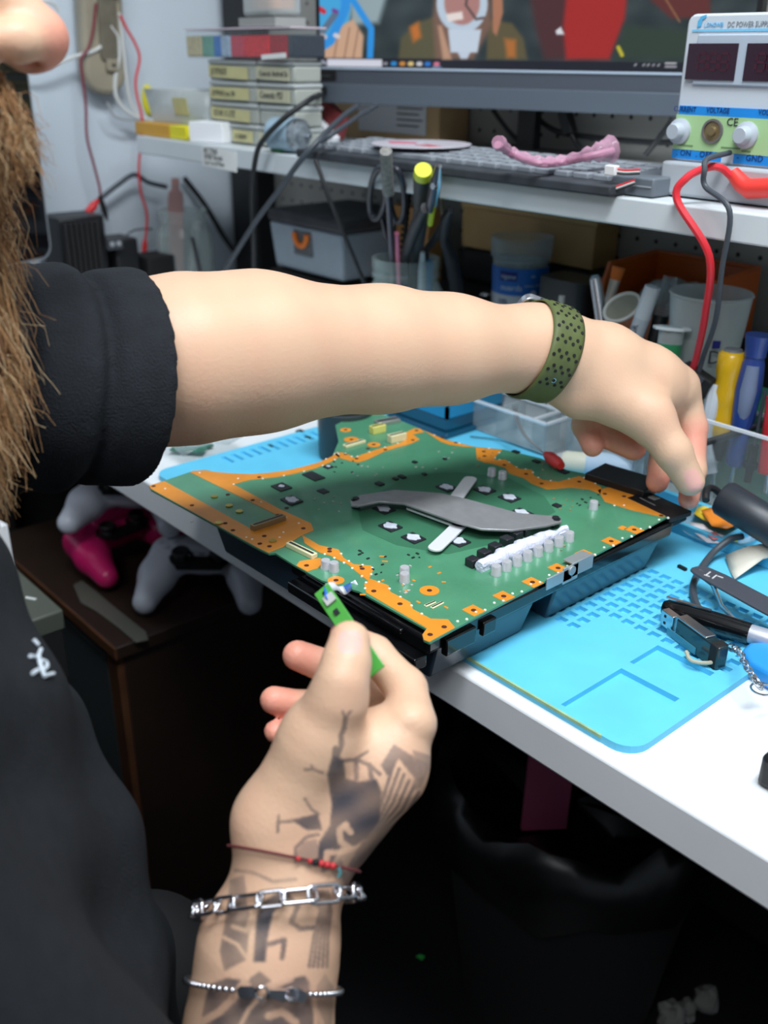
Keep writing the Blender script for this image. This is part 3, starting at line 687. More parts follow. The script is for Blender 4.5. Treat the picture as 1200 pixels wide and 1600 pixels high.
# tattoo ink on the right hand and forearm
axis_u, axis_v = px, py
dep = (pos - np.array([0, 0, CAMZ])) @ RM[2]
onhand = near_r2 = (np.linalg.norm(pos - J(480, 1280, .54), axis=1) < 0.32) & (pos[:, 0] > -0.46) & (z_ < T + 0.16)
K = 2.857; Z = lambda pts: [(280 + a / K, 1150 + b / K) for a, b in pts]
inkm = np.zeros(len(pos)); front = onhand & (dep < 0.56)
fx_, fy_ = px, py
def fill(poly, w_=1.0, soft=3):
    global inkm
    inn = inpoly(fx_, fy_, poly); d = dpoly(fx_, fy_, list(poly) + [poly[0]]); inkm = np.maximum(inkm, w_ * np.clip(0.5 + np.where(inn, d, -d) / soft, 0, 1) * front)
def line(pts, wd=3.0, w_=0.8):
    global inkm
    d = dpoly(fx_, fy_, pts); inkm = np.maximum(inkm, w_ * np.clip((wd - d) / 2 + 0.5, 0, 1) * front)
def erase(pts, wd=4, w_=0.8):
    global inkm
    d = dpoly(fx_, fy_, pts); inkm = inkm * (1 - w_ * np.clip((wd - d) / 2 + 0.5, 0, 1))
fill(Z([(660, 170), (685, 80), (735, 105), (745, 190), (800, 205), (880, 190), (905, 250), (895, 380), (845, 450), (790, 490), (720, 500), (690, 560), (645, 600), (612, 560), (625, 470), (672, 400), (680, 300)]))
line(Z([(705, 90), (725, 40), (722, 0), (738, -40), (742, -80)]), 4); line(Z([(700, 120), (700, 60)]), 6); line(Z([(742, -80), (730, -110)]), 2); line(Z([(744, -85), (765, -110)]), 2)
line(Z([(735, 110), (790, 105), (850, 130), (895, 170)]), 3); line(Z([(790, 105), (790, 190)]), 4); line(Z([(850, 130), (860, 200)]), 4); line(Z([(800, 95), (840, 70)]), 2)
line(Z([(560, 150), (600, 150), (640, 165)]), 2.2); line(Z([(600, 150), (590, 130)]), 2)
fill(Z([(500, 375), (560, 360), (620, 345), (640, 420), (570, 420)])); line(Z([(440, 425), (440, 385), (500, 380), (560, 365)]), 2.6); line(Z([(440, 385), (445, 355)]), 2); line(Z([(560, 280), (590, 325), (625, 350)]), 2.2)
for k in range(7):
    t = k / 6; line(Z([(905 + 25 * t, 130 + 40 * t), (960 + 20 * t, 45 + 45 * t), (1040 - 10 * t, 95 + 60 * t), (1110 - 30 * t, 130 + 80 * t)]), 2.2, 0.75)
    line(Z([(960 + 22 * k, 120 + 26 * k), (915 + 20 * k, 260 + 18 * k), (870 + 6 * k, 400 + 8 * k), (770 + 6 * k, 560 + 12 * k), (735 + 4 * k, 650 + 10 * k)]), 2.6, 0.8)
fill(Z([(1040, 60), (1130, 90), (1128, 130), (1080, 230), (1030, 250), (1060, 160)]), 0.55)
erase(Z([(745, 395), (715, 420), (720, 470), (760, 500)]), 5); erase(Z([(740, 400), (765, 430)]), 5); erase(Z([(655, 565), (660, 520), (720, 520), (735, 545), (700, 580)]), 4.5)
line(Z([(520, 560), (520, 500), (570, 450), (620, 440)]), 3); fill(Z([(505, 540), (560, 470), (615, 460), (625, 580), (570, 590)]), 0.55); line(Z([(640, 600), (720, 560), (740, 640)]), 3.5)
line(Z([(250, 600), (330, 610), (420, 650), (520, 640)]), 3, .5); fill(Z([(640, 560), (760, 520), (840, 470), (880, 420), (860, 540), (740, 690), (700, 640)]), 0.5)
fill(Z([(225, 640), (290, 620), (300, 700), (215, 760)]), 0.6)
# forearm below the wrist
fill(Z([(330, 1010), (345, 800), (375, 740), (450, 690), (500, 690), (480, 735), (420, 790), (395, 900), (385, 1010)])); line(Z([(490, 720), (530, 760), (500, 830), (540, 860), (600, 855)]), 4)
line(Z([(400, 930), (470, 910), (460, 990)]), 4); fill(Z([(180, 960), (215, 760), (300, 700), (320, 800), (300, 1000), (200, 1050)]), 0.75)
erase(Z([(310, 730), (325, 800), (300, 870), (240, 850)]), 3.5); erase(Z([(200, 900), (260, 930), (300, 990)]), 3)
for k in range(5): line(Z([(590 + 18 * k, 690), (630 + 12 * k, 780), (600 + 16 * k, 900), (580 + 20 * k, 1030)]), 2.6, 0.7)
fill(Z([(90, 1300), (130, 1110), (210, 1080), (300, 1090), (360, 1050), (420, 1100), (560, 1070), (600, 1120), (600, 1300)]), 0.9)
fill(Z([(610, 1120), (650, 1060), (690, 1120), (680, 1300), (620, 1300)]), 0.45)
erase(Z([(300, 1080), (260, 1150), (180, 1230), (80, 1290)]), 6); erase(Z([(310, 1110), (340, 1170), (400, 1110), (470, 1080)]), 3.5); erase(Z([(270, 1300), (310, 1220), (380, 1140), (500, 1085)]), 3.5); erase(Z([(400, 1250), (460, 1230), (520, 1280)]), 6); erase(Z([(590, 1090), (600, 1200), (640, 1290)]), 4)
# the far and outer sides of the forearm carry dark banding too
n_ = np.sin(60 * z_ + 5 * np.sin(40 * x_ + 50 * y_)) * np.sin(70 * (x_ + y_) + 3 * np.sin(50 * z_))
side = onhand & (dep >= 0.56) & (z_ < T + 0.0); inkm = np.maximum(inkm, 0.7 * side * (n_ > 0.0))
inkm *= 0.85 + 0.15 * np.sin(300 * x_) * np.sin(260 * z_)
col = blend(col, ink, 0.94 * inkm)
M_skin = mat('skin', (224, 180, 152), 0.48, attr='tone', sss=0.09, bump=0.12, scale=100, bscale=420, spec=0.4)
pbody = mesh_np('body', pos, quads, [M_skin], person); set_col(pbody.data, 'tone', col)
eyes = G()
for s_ in (-1, 1): eyes.ball(HC + np.array((s_ * 0.031, 0.0735, 0.018)), 0.0115)
link('eyes', eyes, mat('eye', (200, 200, 200), 0.2), person)

# ------------------------------------------------------------------ clothing
camdir = -RM[2]; SE = J(208, 590, .670); SS = D3(-0.69, 0.09, 0.235); ax_s = (SE - SS) / np.linalg.norm(SE - SS); LS = np.linalg.norm(SE - SS)
hem_n = ax_s - 0.40 * camdir; hem_n /= np.linalg.norm(hem_n)
def shirt(P):
    d = torso(P, 0.0)
    d = d + 0.004 * np.sin(38 * P[:, 2] + 14 * P[:, 0] + 2.5 * np.sin(16 * P[:, 1])) * np.clip((T + 0.25 - P[:, 2]) * 6, 0, 1) + 0.003 * np.sin(60 * P[:, 2] - 50 * P[:, 0])
    t = (P - SS) @ ax_s; tt = np.clip(t / LS, 0, 1)
    q = rc(P, SS, SE + ax_s * 0.05, 0.087, 0.0672)
    e_ = -((P - SE) @ hem_n)
    prof = 0.0022 * np.cos(np.clip((e_ - 0.0) / 0.036, 0, 1) * PI) + 0.0
    for e0, dep_ in ((0.034, 0.0065), (0.080, 0.0085), (0.120, 0.007)): prof = prof - dep_ * np.exp(-((e_ - e0 - 0.006 * np.sin(9 * P[:, 2])) / 0.0050) ** 2) + 0.0035 * np.exp(-((e_ - e0 - 0.014) / 0.011) ** 2)
    q = q - prof
    q = smax(q, (P - SE) @ hem_n, 0.004)
    inner = smax(rc(P, SS, SE + ax_s * 0.05, 0.078, 0.0605), -0.014 - (P - SE) @ hem_n, 0.003)
    q = smax(q, -inner, 0.002)
    d = smin(d, q, 0.02)
    r_ = rc(P, D3(-0.335, 0.0, 0.14), D3(-0.30, 0.09, -0.06), 0.078, 0.070); tr = (P - D3(-0.30, 0.09, -0.06)) @ np.array((0.16, 0.41, -0.90)); r_ = smax(r_, tr, 0.005)
    d = smin(d, r_, 0.03)
    d = smax(d, -(np.linalg.norm((P - D3(-0.535, 0.055, 0.37)) / np.array((0.075, 0.075, 0.10)), axis=1) - 1) * 0.06, 0.01)
    return smax(d, (T - 0.30) - P[:, 2], 0.01)
spos, sq = surface(shirt, (-0.86, -0.24, T - 0.36), (-0.16, 0.48, T + 0.42), 0.0035)
M_shirt = mat('black_cotton', (30, 33, 38), 0.85, var=0.14, scale=90, bump=0.5, bscale=700, spec=0.25)
sh = mesh_np('shirt', spos, sq, [M_shirt], person); sh['label'] = 'black short-sleeved shirt with a small white emblem'
tree = BVHTree.FromPolygons([tuple(v) for v in spos], [tuple(f) for f in sq])
def onshirt(px_, py_, off=0.0012):
    o = Vector((0, 0, CAMZ)); d = Vector(RM.T @ np.array([px_ - 600, py_ - 800, FPX])).normalized(); h = tree.ray_cast(o, d)
    return (h[0] + h[1] * off if h[1].dot(d) < 0 else h[0] - h[1] * off) if h[0] is not None else None
lg = G()
ZL = lambda a, b: (a * 0.267, 780 + b * 0.267)
for pts in ([(185, 830), (212, 860)], [(165, 925), (198, 930)], [(178, 1025), (210, 1005)], [(228, 885), (214, 930), (228, 985), (246, 1040)], [(246, 1040), (272, 1034), (300, 1026)], [(236, 950), (258, 962), (262, 985), (242, 1005)]):
    w3 = [onshirt(*ZL(*p)) for p in pts]; w3 = [p for p in w3 if p is not None]
    if len(w3) > 1: lg.tube(spline(w3, 4), 0.0010, 6)
link('emblem', lg, mat('white_print', (196, 206, 216), 0.7), sh)
tz = T - 0.30
def trousers(P):
    d = el(P, D3(-0.50, -0.01, -0.31), np.array((0.185, 0.16, 0.13)))
    for s_ in (-1, 1):
        d = smin(d, chain(P, [(D3(-0.50 + s_ * 0.09, 0.0, -0.34), 0.088), (D3(-0.50 + s_ * 0.12 - 0.02, 0.27, -0.36), 0.066), (D3(-0.50 + s_ * 0.12 - 0.02, 0.25, -0.70), 0.050)], 0.03), 0.04)
    return d
tpos, tq = surface(trousers, (-0.78, -0.22, 0.0), (-0.2, 0.4, T - 0.15), 0.008)
mesh_np('trousers', tpos, tq, [mat('black_denim', (14, 15, 18), 0.85)], person)

# ------------------------------------------------------------------ beard and hair
rb = np.random.RandomState(5)
def beard_mesh():
    strands = []; cols = []
    cores = [(J(-120, 150, .53), J(-112, 400, .53), 0.040, 0.040), (J(-112, 400, .53), J(-76, 560, .53), 0.040, 0.031), (J(-76, 560, .53), J(-84, 690, .53), 0.031, 0.016), (J(-62, 130, .500), J(-4, 172, .489), 0.022, 0.0125)]
    N = 8500; S = 7
    for i in range(N):
        k = rb.choice(4, p=(0.26, 0.32, 0.20, 0.22)); a, b, ra, rbb = cores[k]; t = rb.rand(); c = a + (b - a) * t; r = ra + (rbb - ra) * t
        dirn = rb.randn(3); dirn /= np.linalg.norm(dirn); p = c + dirn * r * rb.uniform(.75, 1.0)
        down = np.array((0.0, -0.03, -1.0)) + 0.16 * dirn + 0.13 * rb.randn(3)
        if k == 3: down = np.array((0.35, 0.0, -1.0)) + 0.22 * rb.randn(3)
        L_ = rb.uniform(0.025, 0.06) * (0.6 if k == 3 else 1); ph = rb.rand(3) * 6.28; am = rb.uniform(.001, .0062); pts = []
        for s_ in range(S):
            u = s_ / (S - 1); wob = am * np.sin(ph + u * rb.uniform(6, 10)) * u
            pts.append(p + down / np.linalg.norm(down) * L_ * u + wob)
        strands.append(pts); base_c = np.array(srgb((176, 134, 92))) if rb.rand() < .55 else (np.array(srgb((120, 84, 54))) if rb.rand() < .6 else np.array(srgb((208, 180, 142))))
        cols.append(base_c * rb.uniform(.8, 1.2))
    pos = []; faces = []; cc = []
    for pts, c in zip(strands, cols):
        r0 = rb.uniform(.00022, .00050)
        for s_ in range(S):
            u = s_ / (S - 1); d = pts[min(s_ + 1, S - 1)] - pts[max(s_ - 1, 0)]; d = d / (np.linalg.norm(d) + 1e-9); x = np.cross(d, (0.3, 0.9, 0.2)); x /= np.linalg.norm(x) + 1e-9; y = np.cross(d, x)
            for j in range(3): a = 2 * PI * j / 3; pos.append(pts[s_] + (x * math.cos(a) + y * math.sin(a)) * r0 * (1 - 0.7 * u)); cc.append(c)
        o = len(pos) - 3 * S
        for s_ in range(S - 1):
            for j in range(3): faces.append((o + s_ * 3 + j, o + s_ * 3 + (j + 1) % 3, o + (s_ + 1) * 3 + (j + 1) % 3, o + (s_ + 1) * 3 + j))
    def core(P):
        d = None
        for a, b, ra, rbb in cores: q = rc(P, a, b, ra * .78, rbb * .72); d = q if d is None else smin(d, q, .02)
        return d + 0.003 * np.sin(140 * P[:, 0] + 60 * P[:, 2]) * np.sin(120 * P[:, 1] + 50 * P[:, 2])
    lo = np.min([np.minimum(a, b) for a, b, _, _ in cores], 0) - .06; hi = np.max([np.maximum(a, b) for a, b, _, _ in cores], 0) + .06
    cp_, cq = surface(core, lo, hi, .005)
    o = len(pos); allp = np.concatenate([np.array(pos), cp_]); allf = np.concatenate([np.array(faces), cq + o]); allc = np.concatenate([np.array(cc), np.tile(np.array(srgb((92, 64, 42))), (len(cp_), 1))])
    return allp, allf, allc
bp, bf, bc = beard_mesh()
bo = mesh_np('beard', bp, bf, [mat('beard_hair', (140, 104, 70), 0.6, attr='tone', spec=0.3)], person); set_col(bo.data, 'tone', bc); bo['label'] = 'long light brown beard'
def hair(P):
    d = el(P, HC + np.array((0, -0.022, 0.055)), np.array((0.084, 0.098, 0.094)))
    return smax(d, 0.035 - (P[:, 2] - HC[2]) + 0.55 * np.maximum(P[:, 1] - HC[1], -0.06), 0.006)
hp, hq = surface(hair, HC - .14, HC + np.array((.14, .14, .18)), .006)
mesh_np('hair', hp, hq, [mat('brown_hair', (88, 62, 42), 0.7, var=0.2, scale=120)], person)

# ------------------------------------------------------------------ things worn on the arms
def ring_pts(fn, c, e1, e2, n, off=0.0, rmax=0.07):
    """points on the skin round an arm: march outwards from its core in the plane of e1, e2"""
    out = []
    for i in range(n):
        a = 2 * PI * i / n; d = e1 * math.cos(a) + e2 * math.sin(a); r = 0.012
        for _ in range(40):
            v = fn((c + d * r)[None, :])[0]
            if v > off - 1e-5: break
            r += max(0.0003, (off - v) * 0.8)
        out.append(Vector(c + d * r))
    return out
def ortho(ax, up):
    ax = ax / np.linalg.norm(ax); e1 = up - ax * (up @ ax); e1 /= np.linalg.norm(e1); return ax, e1, np.cross(ax, e1)
camd = -RM[2]; camdn = RM[1]; camr = RM[0]
arm_l = lambda P: smin(chain(P, L_f, 0.02), hand_l(P), 0.008)
arm_r = lambda P: smin(chain(P, R_f, 0.02), hand_r(P), 0.008)
# olive watch strap on the left wrist
c0 = J(845, 548, .842); axw = J(875, 566, .85) - J(805, 541, .832); axw = axw / np.linalg.norm(axw)
axw, e1, e2 = ortho(axw, -camdn)
watch = thing('wristwatch', 'wristwatch with an olive green perforated rubber strap on the reaching wrist', 'watch', Vector(c0))
NW = 64; NR = 9; wrow = []; wd_ = 0.030
rings = []
for k in range(NR):
    t = (k / (NR - 1) - 0.5) * wd_; shear = 0.0
    cc = c0 + axw * t
    edge = 0.0015 * (1 - (2 * k / (NR - 1) - 1) ** 6)
    rings.append(ring_pts(arm_l, cc, e1, e2, NW, 0.0018 + edge))
g = G(); n = NW
for k in range(NR): g.v += rings[k]
for k in range(NR - 1):
    for j in range(n): g.f.append([k * n + j, k * n + (j + 1) % n, (k + 1) * n + (j + 1) % n, (k + 1) * n + j]); g.mi.append(0)
M_olive = mat('olive_rubber', (84, 94, 50), 0.6, var=0.08, scale=80)
strap = link('strap', g, M_olive, watch, solid=0.0012, smooth=60)
pg = G()
for k in range(1, NR - 1, 1):
    for j in range(0, NW - 2, 3):
        jj = j + (k % 2); q = rings[k][jj % n]; nr = (q - Vector(c0)); nr -= Vector(axw) * nr.dot(Vector(axw)); nr.normalize()
        if 26 < j < 38: continue
        pg.prism(ngon(0, 0, 0.0015, 0.0015, 8), 0.0005, 0.0011, frame(nr), q)
o = link('perforations', pg, M_blackm, strap); o['kind'] = 'stuff'
q = rings[4][2]; nr = (q - Vector(c0)).normalized()
g = G(); g.prism(rrect(0.034, 0.040, 0.009), -0.001, 0.0085, frame(nr, Vector(axw)), q + nr * 0.001)
# the case sits on the back of the wrist, turned away from the viewer
qb = ring_pts(arm_l, c0, e1, e2, 32, 0.0055)[3 if np.dot(e2, camd) < 0 else 29]; nb_ = (qb - Vector(c0)).normalized()
g = G(); g.prism(rrect(0.032, 0.036, 0.008), -0.001, 0.006, frame(nb_, Vector(axw)), qb); link('watch_case', g, mat('silver_case', (196, 198, 204), 0.25, 0.9), watch, bevel=0.001)
cl_ = ring_pts(arm_l, c0, e1, e2, 64, 0.003)
qi = min(range(64), key=lambda i: abs(topx(np.array(cl_[i]))[0] - 845) + abs(topx(np.array(cl_[i]))[1] - 592) + (60 if (cl_[i] - Vector(c0)).dot(Vector(camd)) < 0 else 0))
nq_ = (cl_[qi] - Vector(c0)).normalized(); g = G(); g.cyl(cl_[qi] - nq_ * .002, cl_[qi] + nq_ * .001, 0.0022, n=12); link('clasp_pin', g, M_steel, watch)

# silver link bracelet, red thread and bead chain on the tattooed wrist
def loop_on(c, axv, upv, off, n): 
    a_, f1, f2 = ortho(axv, upv); return ring_pts(arm_r, c, f1, f2, n, off), Vector(a_)
axr = J(450, 1370, .54) - J(405, 1600, .545)
M_silver = mat('silver', (214, 214, 220), 0.18, 1.0)
cb = J(440, 1408, .54); tilt = axr / np.linalg.norm(axr) - 0.30 * camr - 0.48 * camd
pts, a_ = loop_on(cb, tilt, camd, 0.0058, 80)
br = thing('link_bracelet', 'chunky silver link bracelet round the tattooed wrist', 'bracelet', Vector(cb))
tot = sum((pts[i] - pts[(i + 1) % 80]).length for i in range(80)); nl = 20; acc = 0; cur = 0; marks = []
for i in range(80):
    marks.append(acc); acc += (pts[i] - pts[(i + 1) % 80]).length
def at_len(s_):
    s_ %= tot; i = max(j for j in range(80) if marks[j] <= s_); sg = (pts[(i + 1) % 80] - pts[i]); return pts[i] + sg * ((s_ - marks[i]) / sg.length), sg.normalized()
for k in range(nl):
    P_, d_ = at_len(tot * k / nl); nrm = (P_ - Vector(cb)); nrm = (nrm - d_ * nrm.dot(d_)).normalized(); w2 = d_.cross(nrm)
    long_ = k % 3 != 0
    la, lb = (tot / nl * 0.66, 0.0042) if long_ else (tot / nl * 0.50, 0.0036)
    u_ = w2 if k % 2 == 0 else (w2 * 0.75 + nrm * 0.66).normalized()
    g = G(); ringp = [P_ + d_ * (la * max(-1, min(1, 1.25 * math.cos(2 * PI * j / 20)))) + u_ * (lb * max(-1, min(1, 1.25 * math.sin(2 * PI * j / 20)))) for j in range(21)]
    g.tube(ringp, 0.00115, 7, cap=False); link('chain_link', g, M_silver, br, smooth=60)
pts, a_ = loop_on(J(458, 1342, .54), axr / np.linalg.norm(axr) + 0.0 * camr - 0.45 * camd, camd, 0.0017, 60)
th = thing('thread_bracelet', 'thin dark red thread bracelet with a red knot above the silver links', 'bracelet', Vector(J(458, 1342, .54)))
link('thread', G().tube(pts + [pts[0]], 0.0008, 6, cap=False), mat('maroon_thread', (96, 38, 40), 0.8), th)
fr = [p for p in pts if (p - Vector(J(458, 1342, .54))).dot(Vector(camd)) > 0]
for i, xx in enumerate((470, 481, 490, 499, 508, 516)):
    q = min(fr, key=lambda p: abs(topx(np.array(p))[0] - xx)); g = G().ball(q + Vector(camd) * 0.0008, 0.0019 if i > 1 else 0.0014, 10, 6); link('bead', g, mat('red_thread', (184, 44, 50), 0.6) if i != 2 else M_blackm, th)
q = min(fr, key=lambda p: abs(topx(np.array(p))[0] - 527)); link('teal_cord', G().tube([q, q + Vector(camr) * 0.001 + Vector(camdn) * 0.003, q + Vector(camdn) * 0.0055], 0.0009, 6), mat('teal_cord', (70, 128, 132), 0.7), th)
cb2 = J(421, 1540, .543); pts, a_ = loop_on(cb2, axr / np.linalg.norm(axr) - 0.12 * camr - 0.45 * camd, camd, 0.0027, 76)
bc_ = thing('bead_bracelet', 'thin silver bead chain bracelet with a clasp lower down the tattooed forearm', 'bracelet', Vector(cb2))
front_i = [i for i in range(76) if (pts[i] - Vector(cb2)).dot(Vector(camd)) > 0 and 375 < topx(np.array(pts[i]))[0] < 482]
bead = None
for i in range(76):
    if i in front_i: continue
    if bead is None: bead = link('silver_bead', G().ball(pts[i], 0.0017, 10, 7), M_silver, bc_); b0 = pts[i].copy(); bl = bead.location.copy()
    else: o = bead.copy(); COL.objects.link(o); o.location = bl + pts[i] - b0
def onb(px_, py_): return min((pts[i] for i in front_i), key=lambda p: abs(topx(np.array(p))[0] - px_))
for xx, kind in ((390, 'plate'), (414, 'ring'), (431, 'hook'), (451, 'ring'), (470, 'plate')):
    q = onb(xx, 0) + Vector(camd) * 0.0006; X_ = (onb(xx + 8, 0) - onb(xx - 8, 0)).normalized(); F_ = frame(Vector(camd), X_.cross(Vector(camd)))
    g = G()
    if kind == 'plate': g.prism(rrect(0.0088, 0.0062, 0.002), -0.0006, 0.0006, F_, q)
    elif kind == 'ring': g.tube([q + F_ @ Vector((0.0032 * math.cos(2 * PI * j / 16), 0.0032 * math.sin(2 * PI * j / 16), 0)) for j in range(17)], 0.0008, 6, cap=False)
    else: g.prism([(-0.0045, -0.003), (0.004, -0.0018), (0.004, 0.0018), (-0.0045, 0.003)], -0.001, 0.001, F_, q)
    link('clasp_' + kind, g, M_silver, bc_, smooth=40)

# ------------------------------------------------------------------ the small green board held in the right hand
tp = J(502, 920, .577); bt = J(590, 1050, .5425); dd = Vector(bt - tp); L_ = dd.length; dd.normalize()
nrm = (Vector(camd) * 0.75 + Vector(-camr) * 0.45 + Vector(-camdn) * 0.45); nrm = (nrm - dd * nrm.dot(dd)).normalized(); wv = dd.cross(nrm)
Q = Matrix((wv, dd, nrm)).transposed(); cen_ = Vector(tp + bt) / 2
sb = thing('button_board', 'narrow bright green circuit board held between thumb and finger', 'circuit board', cen_)
M_bg = mat('bright_green_board', (74, 160, 66), 0.35, var=0.1, scale=60, coat=0.3)
link('board', G().box(cen_, (0.0105, L_, 0.0014), Q), M_bg, sb, bevel=0.0004)
g = G(); g.box(cen_ - dd * (L_ / 2 - 0.010) - wv * 0.001 + nrm * 0.0016, (0.0065, 0.006, 0.0022), Q); link('ribbon_socket', g, mat('grey_socket', (180, 180, 178), 0.5), sb)
g = G(); g.box(cen_ - dd * (L_ * 0.20) + nrm * 0.0014, (0.003, 0.0035, 0.0014), Q); link('tiny_chip', g, M_chip, sb)
g = G(); g.cyl(cen_ - dd * (L_ / 2 - 0.004) + nrm * 0.0007, cen_ - dd * (L_ / 2 - 0.004) + nrm * 0.0010, 0.0012, n=12); link('board_hole', g, M_blackm, sb)
s0 = cen_ - dd * (L_ / 2 - 0.010) + nrm * 0.003
path = spline([s0, Vector(J(512, 920, .578)), Vector(J(524, 916, .592)), Vector(J(531, 922, .604)), Vector(J(538, 922, .614)), onz(547, 917, HB + 0.003), onz(558, 911, HB + 0.001)], 6)
wv2 = Vector(camdn) * 0.85 + Vector(camr) * 0.5; wv2.normalize()
def ribbon(name, ps, m): 
    g = G(); g.sheet([[p - wv2 * 0.0028 for p in ps], [p + wv2 * 0.0028 for p in ps]]); return link(name, g, m, sb, solid=0.0004)
k = len(path); M_rw = mat('ribbon_white', (226, 230, 236), 0.4); M_rb = mat('ribbon_blue', (30, 96, 200), 0.4)
ribbon('ribbon_cable', path[5:k - 11], M_rw); ribbon('ribbon_end', path[:6], M_rb); ribbon('ribbon_end', path[k - 12:k - 4], M_rb); ribbon('ribbon_tip', path[k - 5:], M_rw)

# ------------------------------------------------------------------ cable with ferrite core held in the left hand
def P4(*a): return [Vector(odp(*q)) for q in a]
cc_ = thing('ferrite_cable', 'black power cable with a fat ferrite core lying at the right of the mat', 'cable', odp(1165, 800, .90))
a = Vector(odp(1128, 776, .895)); b = Vector(odp(1226, 836, .862))
d_ = (b - a).normalized(); L_ = (b - a).length
link('ferrite_core', G().lathe([(0.004, 0.0), (0.0145, 0.0), (0.0165, 0.003), (0.0165, L_ - 0.003), (0.0145, L_), (0.004, L_)], a, 28, frame(d_)), mat('core_plastic', (44, 49, 56), 0.42), cc_, smooth=50)
link('cable_loop', G().tube(spline([Vector(odp(1103, 782, .866)), Vector(odp(1103, 772, .872)), Vector(odp(1106, 764, .885)), Vector(odp(1116, 764, .890)), a + d_ * 0.004], 8), 0.0032, 10), M_cable, cc_)
link('cable_tail', G().tube(spline([b - d_ * 0.006, b + d_ * 0.03 + Vector((0.01, -.01, -.01)), Vector(odp(1290, 900, .86))], 8), 0.0032, 10), M_cable, cc_)
solo('loose_cable', G().tube(spline([onz(1160, 838, .026), onz(1140, 843, .025), onz(1112, 866, .016), onz(1086, 905, .0105), onz(1085, 935, .010), onz(1103, 966, .0105), onz(1130, 985, .010)], 8), 0.0030, 10), M_cgrey, 'dark grey cable curving down across the mat beside the tweezers', 'cable')
solo('thick_cable', G().tube(spline([Vector(odp(1095, 694, .955)), Vector(odp(1140, 680, .96)), Vector(odp(1180, 666, .965)), Vector(odp(1260, 650, .97))], 8), 0.0034, 10), M_cable, 'thick black cable passing in front of the yellow and blue screwdrivers', 'cable')

# ------------------------------------------------------------------ things on the right of the mat
M_dgrey = mat('dark_grey_coated_steel', (82, 86, 96), 0.4, 0.3)
tw = thing('tweezers', 'dark grey tweezers lying across the mat with two pale marks at the joined end', 'tweezers', onz(1120, 905, MH))
A = onz(1090, 890, .026); Bv = onz(1255, 978, .030); d = (Bv - A).normalized(); s_ = d.cross(Vector((0, 0, 1))).normalized()
g = G(); g.prism([(-.004, -.003), (-.002, -.0075), (0.004, -0.0105), (0.02, -0.0125), (0.07, -0.0125), (0.12, -0.010), (0.12, 0.010), (0.07, 0.0105), (0.02, 0.0095), (0.004, 0.0085), (-.002, .0065), (-.004, .003)], -0.001, 0.001, Matrix((d, s_, d.cross(s_))).transposed(), A)
link('upper_arm', g, M_dgrey, tw, bevel=0.0005)
g = G(); g.tube([A + d * 0.002 - Vector((0, 0, .002)), A + d * 0.018 - Vector((0, 0, 0.005)), onz(1128, 948, .022), onz(1180, 1004, .012)], [0.004, 0.0034, 0.0028, 0.0022], 8, sx=0.5); link('lower_arm', g, M_steel, tw)
g = G()
for k in range(2): g.box(A + d * (0.012 + 0.007 * k) + Vector((0, 0, 0.0015)), (0.0012, 0.008, 0.0006), RZ(math.degrees(math.atan2(d.y, d.x)) + 20)); g.box(A + d * (0.0145 + 0.007 * k) + Vector((0, 0, 0.0015)) + s_ * 0.004 * (1 - 2 * k), (0.005, 0.0012, 0.0006), RZ(math.degrees(math.atan2(d.y, d.x)) + 20))
link('pale_marks', g, mat('pale_print', (205, 205, 205), 0.6), tw)
# black pen
pen = thing('pen', 'glossy black pen with a pale collar lying on the mat behind the memory stick', 'pen', onz(1110, 960, MH))
A = onz(1036, 948, .016); Bv = onz(1172, 990, .016); d = (Bv - A).normalized(); L_ = (Bv - A).length
link('barrel', G().lathe([(0, 0), (0.005, 0), (0.0075, 0.004), (0.0085, 0.02), (0.0088, L_ * .7), (0.0085, L_), (0, L_)], A, 20, frame(d)), M_gloss, pen, smooth=50)
link('collar', G().lathe([(0, L_), (0.0075, L_), (0.0078, L_ + 0.02), (0.0065, L_ + 0.03), (0, L_ + 0.03)], A, 20, frame(d)), mat('pale_collar', (190, 194, 206), 0.3, 0.4), pen)
link('clip', G().box(A + d * 0.02 + Vector((0, 0, 0.0095)), (0.036, 0.003, 0.0012), RZ(math.degrees(math.atan2(d.y, d.x)))), M_steel, pen)
# memory stick with cord
us = thing('memory_stick', 'black and silver memory stick with a metal plug lying near the mat corner', 'memory stick', onz(1085, 1000, MH))
A = onz(1038, 962, .016); Bv = onz(1128, 1028, .016); d = (Bv - A).normalized(); an = math.degrees(math.atan2(d.y, d.x)); L_ = (Bv - A).length; R_ = RZ(an)
link('plug', G().box(A + d * 0.007, (0.014, 0.007, 0.0135), R_), M_steel, us, bevel=0.0005)
g = G(); pl = A + d * 0.005; sd = Vector((d.y, -d.x, 0))
for k in (-1, 1): g.box(pl + sd * 0.0036 + Vector((0, 0, 0.003 * k)), (0.002, 0.0006, 0.002), R_)
link('plug_windows', g, M_blackm, us)
link('body', G().box(A + d * (L_ * 0.5 + 0.010), (L_ * 0.72, 0.010, 0.019), R_), mat('dark_green_black', (20, 44, 50), 0.25, coat=0.4), us, bevel=0.0015)
link('silver_cover', G().box(A + d * (L_ * 0.42 + 0.008) + Vector((0, 0, 0.0102)), (L_ * 0.5, 0.0095, 0.0016), R_), M_steel, us, bevel=0.0006)
link('side_strip', G().box(A + d * (L_ * 0.42) + sd * 0.0053 - Vector((0, 0, 0.006)), (L_ * 0.5, 0.0006, 0.006), R_), mat('teal_strip', (70, 140, 160), 0.3), us)
link('end_cap', G().box(A + d * (L_ * 0.93), (L_ * 0.12, 0.011, 0.020), R_), M_blackm, us, bevel=0.001)
